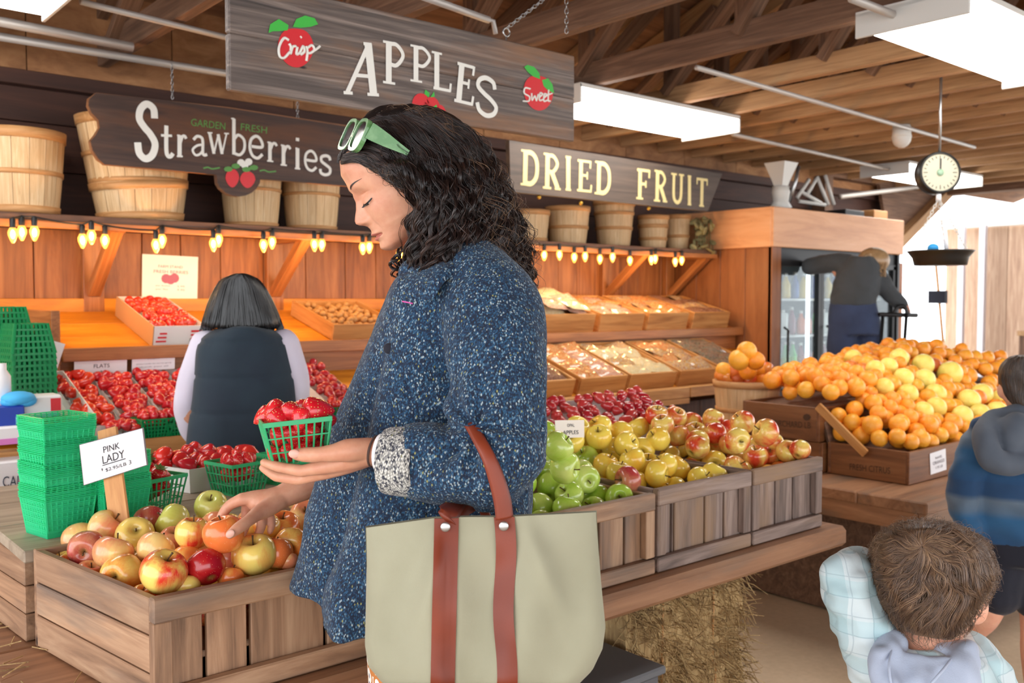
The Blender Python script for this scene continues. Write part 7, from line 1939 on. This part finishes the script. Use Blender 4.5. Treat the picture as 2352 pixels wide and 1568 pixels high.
b = MB(); b.beam(Mf @ Vector((0, -.01, .014)), Mf @ Vector((.002, rw * .66, .014)), .006, .002, up=-FW, ch=.0004); b.build('needle', M['ink'], g)
b = MB(); b.lathe([(rw * .16, .012), (rw * .16, .016), (.0005, .016)], 16, Mf, cap0=False); b.build('hub', plain('hub_green', srgb(150, 180, 150), .4), g)
b = MB(); b.tube([p + zz * rw, Vector((p.x, p.y, 2.36))], .006, 6); b.build('hook_rod', M['steel'], g)
pp = at(2160, 592, t=TS); wv = 70 * TS / FPX
b = MB(); b.lathe([(wv * .80, -.034), (wv * .86, .0), (wv, .026), (wv * 1.05, .03), (wv * 1.0, .033), (wv * .84, .004), (wv * .78, -.03)], 32, Matrix.Translation(pp)); b.build('pan', M['dark_metal'], g)
for dx, dy in ((-.9, 0), (.5, .75), (.5, -.75)):
    chain(pp + RT * (wv * dx) + FH * (wv * dy) + zz * .03, p - zz * (rw + .02), .006).build('chain', M['white_metal'], g)
b = MB(); b.tube([at(2168, 500, t=TS), at(2175, 588, t=TS)], .010, 8); b.tube([p - zz * rw, p - zz * (rw + .03)], .012, 8); b.build('rod', M['paper'], g)
b = MB(); b.sphere(pp + RT * (-wv * .25) + zz * .045, (.025, .025, .02), 10, 8); tag(b.build('cloth_ball', plain('ball_blue', srgb(40, 150, 214), .6), loc=pp), 'small blue thing lying in the scale pan', 'cloth')

# ================= the other people
def person(label, loc): return label, loc
def assemble(label, body, loc):
    me = remesh(body.mesh('b', (0, 0, 0), [body.matl]), body.vox, 4, .5); relocate(me, loc)
    o = link('person', me); o.location = loc; return tag(o, label, 'person')
def pp_(o, name, me_or_mb, mat=None):
    if isinstance(me_or_mb, MB): return me_or_mb.build(name, mat, o, loc=o.location)
    relocate(me_or_mb, o.location); return link(name, me_or_mb, o)
def cloth_me(mb, mat, vox, amp=.004, sc=16, seed=0, sm=4, aniso=(1, 1, .5)):
    m = remesh(mb.mesh('b', (0, 0, 0), [M[mat]]), vox, sm, .5); wrinkle(m, amp, sc, seed, aniso); return m
def figure_body(mat, vox): b = MB(); b.matl = M[mat]; b.vox = vox; return b
def legs(b, pts, t_, r, foot):
    for px, tt in pts:
        k0 = at(px, 1000, t=tt)
        b.tube(*zip(*[((k0.x, k0.y, z), rr_) for z, rr_ in r]), 14)
        limb3(b, [(Vector((k0.x, k0.y, .04)), .036), (Vector((k0.x, k0.y, .034)) + foot * .13, .03)])
# --- clerk in the vest (seen from behind)
TC = 3.02; loc = at(560, 1000, t=TC); loc.z = 0
b = figure_body('skin', .008)
loft(b, [(640, 520, 592, TC + .02, .07), (690, 505, 604, TC + .02, .085), (735, 530, 588, TC + .02, .06), (765, 525, 600, TC, .055), (800, 480, 650, TC, .09), (1000, 470, 640, TC, .09), (1090, 468, 640, TC, .1)], TC, .1, 20)
limb(b, [(478, 800, TC, .045), (450, 880, TC + .02, .038), (436, 960, TC + .05, .034), (478, 1000, TC + .25, .026), (500, 990, TC + .33, .02)]); limb(b, [(650, 800, TC, .045), (676, 880, TC + .03, .038), (672, 950, TC + .08, .034), (640, 985, TC + .28, .026), (628, 980, TC + .36, .02)])
for bx, by, bt in ((500, 990, 3.36), (628, 980, 3.39)):
    for k in range(5): limb(b, [(bx, by, bt), (bx + (k - 2) * 5, by + 3, bt + .05 - abs(k - 2) * .006), (bx + (k - 2) * 6, by + 8, bt + .085 - abs(k - 2) * .01)] and [(bx, by, bt, .014), (bx + (k - 2) * 5, by + 3, bt + .05, .009), (bx + (k - 2) * 6, by + 8, bt + .08 - abs(k - 2) * .01, .0075)], 8)
kz = at(550, 1090, t=TC).z
legs(b, [(525, TC), (590, TC + .02)], TC, [(kz, .085), (.45, .06), (.28, .055), (.08, .038)], FH)
CL = assemble('dark haired clerk in a navy quilted vest and pale sleeves, back turned', b, loc)
b = MB(); loft(b, [(748, 520, 600), (760, 492, 630), (778, 466, 658), (805, 455, 671), (850, 453, 679), (900, 449, 682), (960, 441, 680), (1010, 434, 676), (1060, 428, 672), (1110, 426, 670)], TC, .125, 40, 2.4)
vm = cloth_me(b, 'vest', .008, .004, 14, 2); a = co_array(vm); N = normals(vm); a2 = a - N * (.0035 * (np.abs(((a[:, 2] * 9.0) % 1) - .5) < .06))[:, None]; set_co(vm, a2); pp_(CL, 'vest', vm)
b = MB(); loft(b, [(742, 528, 594), (764, 520, 602)], TC, .062, 28); pp_(CL, 'vest_collar', b, M['vest'])
b = MB(); limb(b, [(476, 795, TC + .01, .056), (448, 860, TC + .015, .050), (432, 925, TC + .03, .046), (440, 985, TC + .10, .040), (470, 1002, TC + .22, .036)]); limb(b, [(650, 795, TC + .01, .056), (676, 860, TC + .02, .046), (680, 930, TC + .06, .040), (655, 980, TC + .22, .036)])
pp_(CL, 'sleeves', cloth_me(b, 'sleeve_pale', .007, .004, 24, 3))
b = MB()
for px, tt in ((525, TC), (590, TC + .02)):
    k0 = at(px, 1090, t=tt); b.tube(*zip(*[((k0.x, k0.y, z), r) for z, r in ((kz + .02, .105), (.45, .08), (.1, .07))]), 18)
pp_(CL, 'trousers', b, M['navy'])
b = MB(); loft(b, [(629, 540, 566), (638, 516, 588), (656, 498, 606), (685, 484, 622), (715, 474, 636), (742, 467, 645), (752, 476, 638)], TC + .0, .105, 32)
HC = pp_(CL, 'hair', cloth_me(b, 'hair_black', .007, .003, 30, 4))
b = MB(); hr2 = random.Random(5); hit = bvh_of(HC)
for k in range(260):
    a = hr2.uniform(-1.25, 1.25) * math.pi / 2; P = []
    for (py, l, r) in ((630, 545, 562), (640, 512, 590), (660, 496, 608), (690, 482, 624), (720, 471, 638), (745, 464, 648), (756 + hr2.uniform(-4, 6), 462 + hr2.uniform(-4, 10), 650 + hr2.uniform(-10, 4))):
        x_ = (l + r) / 2 + (r - l) / 2 * math.sin(a) + hr2.uniform(-1.5, 1.5); P.append((x_, py))
    b.tube([at(q[0], q[1], t=hit(q[0], q[1], TC) - .002) for q in spline(P, 3)], .0018, 5, caps=False)
b.build('strands', M['hair_black'], HC, loc=CL.location)
# --- woman at the cooler, bent to the right over a cart
TW = 6.0; loc = at(1965, 800, t=TW); loc.z = 0
b = figure_body('skin', .012)
loft(b, [(632, 1945, 2005), (650, 1930, 2008), (690, 1918, 2008), (740, 1912, 2012)], TW, .09, 20); limb(b, [(1985, 605, TW, .055), (2002, 596, TW + .02, .08), (2008, 600, TW + .03, .085)])
limb(b, [(2008, 625, TW, .05), (2034, 665, TW - .02, .042), (2062, 690, TW - .03, .034), (2078, 702, TW - .03, .028)]); limb(b, [(1940, 640, TW + .02, .04), (1905, 606, TW + .1, .034), (1852, 614, TW + .2, .03)])
for k in range(5): limb(b, [(2078, 702, TW - .03, .016), (2086, 708 + k * 2, TW - .05 + k * .012, .011), (2090, 714 + k * 2, TW - .05 + k * .012, .009)], 8)
kz = at(1960, 760, t=TW).z
for px, tt in ((1935, TW), (1992, TW)):
    k0 = at(px, 760, t=tt); b.tube(*zip(*[((k0.x, k0.y, z), r) for z, r in ((kz, .085), (.45, .058), (.28, .054), (.08, .038))]), 12); limb3(b, [(Vector((k0.x, k0.y, .04)), .036), (Vector((k0.x, k0.y, .034)) + FH * .13, .03)])
WC = assemble('woman in a dark hoodie and jeans bending at the cooler doors', b, loc)
b = MB(); loft(b, [(590, 1952, 2004), (604, 1934, 2016), (630, 1922, 2022), (660, 1914, 2016), (690, 1909, 2010), (702, 1908, 2010)], TW, .13, 32)
limb(b, [(2006, 618, TW, .068), (2032, 660, TW - .02, .058), (2058, 688, TW - .03, .048), (2070, 696, TW - .03, .042)]); limb(b, [(1946, 606, TW + .02, .070), (1905, 604, TW + .1, .064), (1858, 612, TW + .2, .054)])
pp_(WC, 'hoodie', cloth_me(b, 'hoodie_grey', .01, .008, 14, 6, aniso=(1, 1, 1.6)))
b = MB(); loft(b, [(694, 1908, 2009), (715, 1905, 2014), (740, 1904, 2018), (768, 1908, 2020)], TW, .125, 32)
for px, tt in ((1934, TW), (1994, TW)):
    k0 = at(px, 760, t=tt); b.tube(*zip(*[((k0.x, k0.y, z), r) for z, r in ((kz + .03, .085), (kz - .1, .092), (.45, .078), (.1, .07))]), 18)
pp_(WC, 'jeans', cloth_me(b, 'denim', .01, .004, 16, 7))
b = MB(); b.sphere(at(2006, 598, t=TW + .02), (.10, .10, .085), 16, 12)
for k in range(90):
    a = hr2.uniform(0, 6.28); p0 = at(2004 + 20 * math.cos(a), 592 + 10 * math.sin(a), t=TW - .06); b.tube([p0, p0 + RT * .03 - zz * .02, at(2024 + hr2.uniform(-12, 10), 622 + hr2.uniform(-6, 14), t=TW - .06 + hr2.uniform(-.04, .04))], .004, 5, caps=False)
pp_(WC, 'hair', b, M['hair_blond'])
g = thing('hand_truck', 'black metal cart handle beside the woman bending at the cooler', 'cart', at(2070, 760, t=TW - .1))
g.location.z = 0
b = MB(); b.tube([at(2020, 722, t=TW - .12), at(2106, 724, t=TW - .05)], .014, 8); b.build('crossbar', M['black'], g)
b = MB(); b.tube(spline([at(2052, 722, t=TW - .08), at(2062, 705, t=TW - .08), at(2078, 704, t=TW - .08), at(2084, 722, t=TW - .08)], 5), .012, 8); b.build('grip', M['black'], g)
for px in (2028, 2082): 
    p = at(px, 722, t=TW - .1); b = MB(); b.tube([p, Vector((p.x, p.y, .02)) - RT * .06], .011, 8); b.build('leg', M['black'], g)
# --- older boy in the striped fleece
TILT = .8
TB = 2.85; loc = at(2330, 1200, t=TB); loc.z = 0
b = figure_body('skin_child', .006)
loft(b, [(828, 2322, 2388), (850, 2306, 2404), (880, 2303, 2407), (910, 2306, 2402), (932, 2318, 2388)], TB, .08, 24); limb(b, [(2352, 920, TB, .045), (2350, 975, TB, .05)])
b.sphere(at(2304, 897, t=TB + .01), (.012, .02, .026), 12, 8)
loft(b, [(970, 2265, 2430), (1100, 2240, 2440), (1250, 2240, 2440)], TB, .08, 20)
limb(b, [(2262, 1000, TB, .035), (2222, 1085, TB - .01, .03), (2218, 1170, TB - .03, .026), (2232, 1235, TB - .05, .022)])
for k in range(5): limb(b, [(2232, 1235, TB - .05, .016), (2238 + k * 3, 1258, TB - .07 + k * .012, .0085), (2242 + k * 3, 1276 - abs(k - 2) * 3, TB - .08 + k * .012, .0065)], 8)
kneeL = at(2268, 1400, t=TB - .0); anL = at(2205, 1480, t=TB + .1); kz = at(2300, 1290, t=TB).z
limb3(b, [(at(2292, 1290, t=TB), .062), (kneeL, .047), (at(2236, 1440, t=TB + .06), .043), (anL, .034), (Vector((anL.x, anL.y, .1)), .026), (Vector((anL.x, anL.y, .035)) + RT * .0, .027)])
k0 = at(2385, 1290, t=TB); limb3(b, [(k0, .062), (Vector((k0.x, k0.y, .30)), .046), (Vector((k0.x, k0.y, .22)), .044), (Vector((k0.x, k0.y, .06)), .028), (Vector((k0.x, k0.y, .03)) + FH * .08, .024)])
OB = assemble('older boy in a striped blue hooded fleece and dark shorts, back turned', b, loc)
b = MB(); loft(b, [(955, 2290, 2410, TB, .07), (975, 2258, 2432, TB, .10), (1000, 2244, 2440, TB, .115), (1060, 2232, 2446, TB, .12), (1120, 2222, 2450, TB, .125), (1180, 2216, 2452, TB, .13), (1225, 2214, 2454, TB, .13), (1255, 2222, 2450, TB, .128)], TB, .12, 40, 2.4)
limb(b, [(2270, 995, TB, .058), (2232, 1060, TB - .005, .054), (2216, 1120, TB - .01, .05), (2214, 1175, TB - .03, .046), (2228, 1222, TB - .045, .038)])
pp_(OB, 'fleece', cloth_me(b, 'fleece_stripes', .007, .014, 14, 8, aniso=(1, 1, 1.8)))
b = MB(); limb(b, [(2286, 962, TB - .05, .03), (2262, 1000, TB - .10, .036), (2275, 1050, TB - .135, .036), (2320, 1066, TB - .14, .034), (2370, 1040, TB - .12, .036), (2402, 985, TB - .06, .034), (2350, 950, TB - .06, .03), (2286, 962, TB - .05, .03)]); b.sphere(at(2335, 1005, t=TB - .095), (.075, .05, .075), 20, 14); limb(b, [(2300, 990, TB - .09, .04), (2340, 1020, TB - .11, .045), (2380, 990, TB - .09, .04)])
pp_(OB, 'hood', cloth_me(b, 'hood_slate', .006, .006, 22, 9))
b = MB(); loft(b, [(1235, 2226, 2450), (1280, 2230, 2452), (1300, 2236, 2450)], TB, .125, 32)
limb3(b, [(at(2290, 1295, t=TB), .088), (at(2282, 1350, t=TB), .084)]); limb3(b, [(at(2388, 1295, t=TB), .088), (at(2388, 1362, t=TB), .088)])
pp_(OB, 'shorts', cloth_me(b, 'navy', .007, .004, 16, 10))
for p in (anL, k0):
    b = MB(); limb3(b, [(Vector((p.x, p.y, .045)) - FH * .02, .04), (Vector((p.x, p.y, .036)) + FH * .11, .034)]); pp_(OB, 'shoe', b, M['black'])
b = MB(); loft(b, [(816, 2332, 2380), (826, 2316, 2394), (845, 2303, 2408), (870, 2300, 2411), (900, 2306, 2406), (926, 2320, 2392), (934, 2330, 2384)], TB - .006, .088, 32)
HO_ = pp_(OB, 'hair', cloth_me(b, 'hair_short', .005, .004, 40, 11))
b = MB(); hit = bvh_of(HO_)
for k in range(320):
    a = hr2.uniform(-1.4, 1.4); py = hr2.uniform(816, 915); rr_ = interp(py, [812, 826, 845, 870, 900, 930], [10, 40, 53, 56, 50, 34])
    P = []
    for j in range(5):
        q = py + j * 5; r_ = interp(q, [812, 826, 845, 870, 900, 930], [10, 40, 53, 56, 50, 34]); P.append(at(2355 + r_ * math.sin(a), q, t=hit(2355 + r_ * math.sin(a), q, TB) - .001))
    b.tube(P, .0013, 4, caps=False)
b.build('strands', M['hair_short'], HO_, loc=OB.location)
# --- small child with wavy brown hair, arm raised to the face
TT = 1.52; loc = at(2150, 1560, t=TT); loc.z = 0
b = figure_body('skin_child', .0042)
loft(b, [(1232, 2100, 2180), (1262, 2056, 2226), (1310, 2030, 2252), (1370, 2034, 2246), (1430, 2060, 2220), (1462, 2088, 2190)], TT + .004, .076, 28)
limb(b, [(2135, 1450, TT, .05), (2132, 1505, TT, .052), (2130, 1560, TT, .07)])
b.sphere(at(2248, 1398, t=TT - .01), (.013, .016, .026), 12, 8, Matrix.Rotation(.3, 3, 'Y'))
b.sphere(at(2038, 1392, t=TT + .01), (.012, .018, .026), 12, 8)
loft(b, [(1530, 2010, 2250), (1700, 2000, 2260), (1900, 2010, 2250)], TT, .08, 20)
limb(b, [(2015, 1530, TT, .036), (1975, 1420, TT + .01, .032), (1945, 1322, TT + .03, .028), (2000, 1306, TT + .10, .024), (2040, 1318, TT + .14, .02)])
for k in range(5): limb(b, [(2040, 1318, TT + .14, .015), (2060, 1326 + k * 5, TT + .155, .0075), (2076 - abs(k - 2) * 3, 1336 + k * 6, TT + .16, .006)], 8)
limb(b, [(2240, 1540, TT, .036), (2285, 1660, TT, .03), (2270, 1760, TT + .06, .025)])
for k in range(5): limb(b, [(2270, 1760, TT + .06, .015), (2262 + k * 4, 1785, TT + .07, .0075), (2258 + k * 5, 1806, TT + .075, .006)], 8)
for px in (2085, 2180):
    k0 = at(px, 1850, t=TT); limb3(b, [(k0, .055), (Vector((k0.x, k0.y, .24)), .042), (Vector((k0.x, k0.y, .06)), .028), (Vector((k0.x, k0.y, .03)) + FH * .07, .024)])
TD = assemble('small child with wavy brown hair in a pale plaid hooded shirt, arm raised', b, loc)
b = MB(); loft(b, [(1492, 2030, 2225, TT, .075), (1515, 2000, 2262, TT, .09), (1560, 1985, 2290, TT, .10), (1640, 1980, 2300, TT, .105), (1800, 1975, 2300, TT, .11), (1880, 1985, 2290, TT, .11)], TT, .1, 40, 2.4)
sm_ = MB(); limb(sm_, [(2022, 1540, TT, .050), (1985, 1440, TT + .005, .047), (1950, 1345, TT + .02, .044), (1948, 1318, TT + .04, .040), (1990, 1308, TT + .09, .036), (2020, 1312, TT + .12, .034)]); limb(sm_, [(2232, 1530, TT, .052), (2275, 1600, TT, .047), (2288, 1680, TT, .042), (2275, 1740, TT + .05, .036)])
b.add(sm_.v, sm_.f, None, True)
pp_(TD, 'plaid_shirt', cloth_me(b, 'plaid', .0045, .009, 26, 12, aniso=(1, 1, 1.7)))
b = MB()
limb(b, [(2052, 1470, TT - .03, .018), (2030, 1510, TT - .07, .022), (2040, 1580, TT - .10, .022), (2090, 1650, TT - .115, .02), (2150, 1660, TT - .118, .02), (2200, 1600, TT - .11, .024), (2216, 1530, TT - .085, .026), (2208, 1490, TT - .04, .020), (2170, 1500, TT - .06, .016)])
loft(b, [(1505, 2040, 2212, TT - .06, .03), (1560, 2020, 2218, TT - .085, .035), (1620, 2035, 2200, TT - .095, .03), (1655, 2070, 2170, TT - .10, .02)], TT, .03, 28)
pp_(TD, 'hood', cloth_me(b, 'knit_pale', .0045, .010, 24, 13, aniso=(1.4, 1.4, .5)))
b = MB(); P0 = spline([(2052, 1478, TT - .062), (2042, 1530, TT - .108), (2052, 1600, TT - .126)], 6); b.tube([at(q[0], q[1], t=float(q[2])) for q in P0], .0022, 6); P0 = spline([(2196, 1500, TT - .085), (2160, 1545, TT - .124), (2120, 1590, TT - .132)], 6); b.tube([at(q[0], q[1], t=float(q[2])) for q in P0], .0022, 6)
pp_(TD, 'hood_seam', b, M['knit_pale'])
b = MB()
for px in (2085, 2180):
    k0 = at(px, 1850, t=TT); b.tube(*zip(*[((k0.x, k0.y, z), r) for z, r in ((k0.z + .02, .07), (.3, .06), (.09, .055))]), 16)
pp_(TD, 'trousers', b, M['denim'])
for px in (2085, 2180):
    k0 = at(px, 1850, t=TT); b = MB(); limb3(b, [(Vector((k0.x, k0.y, .035)) - FH * .02, .034), (Vector((k0.x, k0.y, .03)) + FH * .08, .03)]); pp_(TD, 'shoe', b, M['paper'])
CR = [(1204, 2100, 2186), (1214, 2066, 2216), (1238, 2032, 2250), (1280, 2012, 2268), (1330, 2012, 2268), (1380, 2024, 2240), (1425, 2048, 2214), (1455, 2078, 2186)]
b = MB(); loft(b, CR, TT - .004, .094, 36)
HT = pp_(TD, 'hair', cloth_me(b, 'hair_brown', .004, .006, 28, 14, aniso=(1, 1, 1)))
cx, cy = 2118, 1256
def head_t(px, py):
    l, r = interp(py, [q[0] for q in CR], [q[1] for q in CR]), interp(py, [q[0] for q in CR], [q[2] for q in CR]); s_ = (px - (l + r) / 2) / ((r - l) / 2)
    e = .094 * math.sqrt(max(0, 1 - min(1, abs(s_)) ** 2.2)); e *= math.sqrt(max(0, 1 - max(0, (1225 - py) / 55) ** 2)) if py < 1225 else 1
    return TT - .004 - e
b = MB(); hr3 = random.Random(44)
hv_ = co_array(HT.data) + np.array(TD.location); TBVH = BVHTree.FromPolygons([tuple(v) for v in hv_], [tuple(p.vertices) for p in HT.data.polygons])
def head_t(px, py):
    d = ray(px, py); L = d.length; h = TBVH.ray_cast(CAM, d / L)
    if h[0] is not None: return h[3] / L
    return None
for k in range(330):
    a = hr3.uniform(0, 2 * math.pi); L = hr3.uniform(120, 240) if math.sin(a) > -.45 else hr3.uniform(100, 175); r0 = hr3.choice((6, 20, 40, 70, 100)) * hr3.uniform(.5, 1.2); tw = .9 + hr3.uniform(-.4, .7); ph = hr3.uniform(0, 6.28); per = hr3.uniform(70, 130); am = per * hr3.uniform(.10, .20); n_ = 26; lift = hr3.uniform(.003, .016)
    for h_ in range(14):
        P = []; o1, o2, o3 = hr3.uniform(-6, 6), hr3.uniform(-6, 6), hr3.uniform(-.3, .3); ra = hr3.uniform(.0003, .00065); od = hr3.uniform(0, .004)
        for j in range(n_):
            s_ = j / (n_ - 1); rr_ = r0 + L * s_; an = a + tw * (rr_ / 200) * .9; w = am * min(1, s_ * 2) * math.sin(2 * math.pi * rr_ / per + ph + o3)
            px, py = cx + rr_ * math.cos(an) - w * math.sin(an) + o1 * (.4 + s_), cy + rr_ * math.sin(an) * 1.02 + w * math.cos(an) + o2 * (.4 + s_)
            l, r = interp(py, [q[0] for q in CR], [q[1] for q in CR]), interp(py, [q[0] for q in CR], [q[2] for q in CR])
            py = min(py, 1474 + o2 - (abs(px - 2135) ** 2) * .003)
            ht_ = head_t(px, py)
            if ht_ is None:
                if len(P) < 3: P = []; continue
                break
            P.append(at(px, py, t=ht_ - .002 - od - lift * math.sin(min(1, s_ * 1.25) * math.pi * .62)))
        if len(P) > 2: b.tube(P, [ra * (1 if j < len(P) * .75 else .45) for j in range(len(P))], 4, caps=False)
b.build('waves', M['hair_brown'], HT, loc=TD.location)
b = MB(); tn = normals(HT.data); wv_ = at(cx, cy, t=head_t(cx, cy)); idx = [i_ for i_ in range(len(hv_))]; zlow = hv_[:, 2].min() + .028
def tuft(n_, L0, L1, lift, r0, r1):
    for k in range(n_):
        i_ = hr3.choice(idx); p = Vector(hv_[i_]); nn_ = Vector(tn[i_]); tc_ = (CAM - p).normalized()
        if nn_.dot(tc_) < -.35 or nn_.z < -.55 or p.z < zlow: continue
        tg = p - wv_; tg -= nn_ * tg.dot(nn_)
        if tg.length < .012: continue
        tg.normalize(); sd_ = nn_.cross(tg); L = hr3.uniform(L0, L1); c1, c2 = hr3.uniform(-.5, .5), hr3.uniform(-.6, .6)
        P = [p - nn_ * .002, p + tg * L * .35 + nn_ * lift * .7 + sd_ * L * c1 * .4, p + tg * L * .7 + nn_ * lift * hr3.uniform(.5, 1.2) + sd_ * L * (c1 * .6 + c2 * .3), p + tg * L + nn_ * lift * hr3.uniform(-.1, .8) + sd_ * L * c2]
        w = hr3.uniform(r0, r1); m_ = len(spline(P, 4)); b.tube([Vector(q) for q in spline(P, 4)], [w * (1 - .7 * q / m_) for q in range(m_)], 4, caps=False)
tuft(5200, .014, .030, .0045, .0003, .0006)
b.build('tufts', M['hair_brown'], HT, loc=TD.location)
b = MB(); tuft(160, .02, .04, .014, .00022, .00035)
b.build('stray_hairs', M['hair_brown'], HT, loc=TD.location)
# ------------------------------------------------------------------ light
def light(name, typ, loc, energy, color=(1, 1, 1), rot=(0, 0, 0), **kw):
    l = bpy.data.lights.new(name, typ); l.energy = energy; l.color = color
    for k, v in kw.items(): setattr(l, k, v)
    o = bpy.data.objects.new(name, l); C.objects.link(o); o.location = loc; o.rotation_euler = rot; return o
world = bpy.data.worlds.new('World'); bpy.context.scene.world = world; world.use_nodes = True
bg = world.node_tree.nodes['Background']; bg.inputs[0].default_value = (.93, .96, 1, 1); bg.inputs[1].default_value = 3.2
light('sun', 'SUN', (14, -4, 8), 5.0, (1, .95, .86), (R(48), R(18), R(60)), angle=R(1.5))
for k, (a, z) in enumerate([(50, 1.54), (213, 1.54), (366, 1.54), (496, 1.54), (615, 1.54), (730, 1.54), (840, 1.54), (918, 1.54), (1230, 1.53), (1302, 1.53), (1361, 1.53), (1427, 1.53), (1500, 1.53), (1560, 1.53)]):
    p = at(a, 560, y=3.84)
    light('bulb_glow', 'POINT', (p.x, 3.83, z - .05), 2.0, (1, .62, .27), shadow_soft_size=.03)
# ------------------------------------------------------------------ camera
cd = bpy.data.cameras.new('camera'); cam = bpy.data.objects.new('camera', cd); C.objects.link(cam)
cam.matrix_world = Matrix((RT, UP, -FW)).transposed().to_4x4(); cam.location = CAM
cd.sensor_width = 36; cd.lens = FPX * 36 / 2352; cd.clip_start = .05; cd.clip_end = 100
cd.dof.use_dof = True; cd.dof.focus_distance = 1.62; cd.dof.aperture_fstop = 6.5
s = bpy.context.scene; s.camera = cam
s.view_settings.view_transform = 'Standard'; s.view_settings.look = 'None'; s.view_settings.gamma = 1; s.view_settings.exposure = 0.25
s.cycles.max_bounces = 8; s.cycles.diffuse_bounces = 4; s.cycles.glossy_bounces = 3; s.cycles.transmission_bounces = 6; s.cycles.transparent_max_bounces = 8; s.cycles.caustics_reflective = False; s.cycles.caustics_refractive = False
s.cycles.sample_clamp_indirect = 8.0
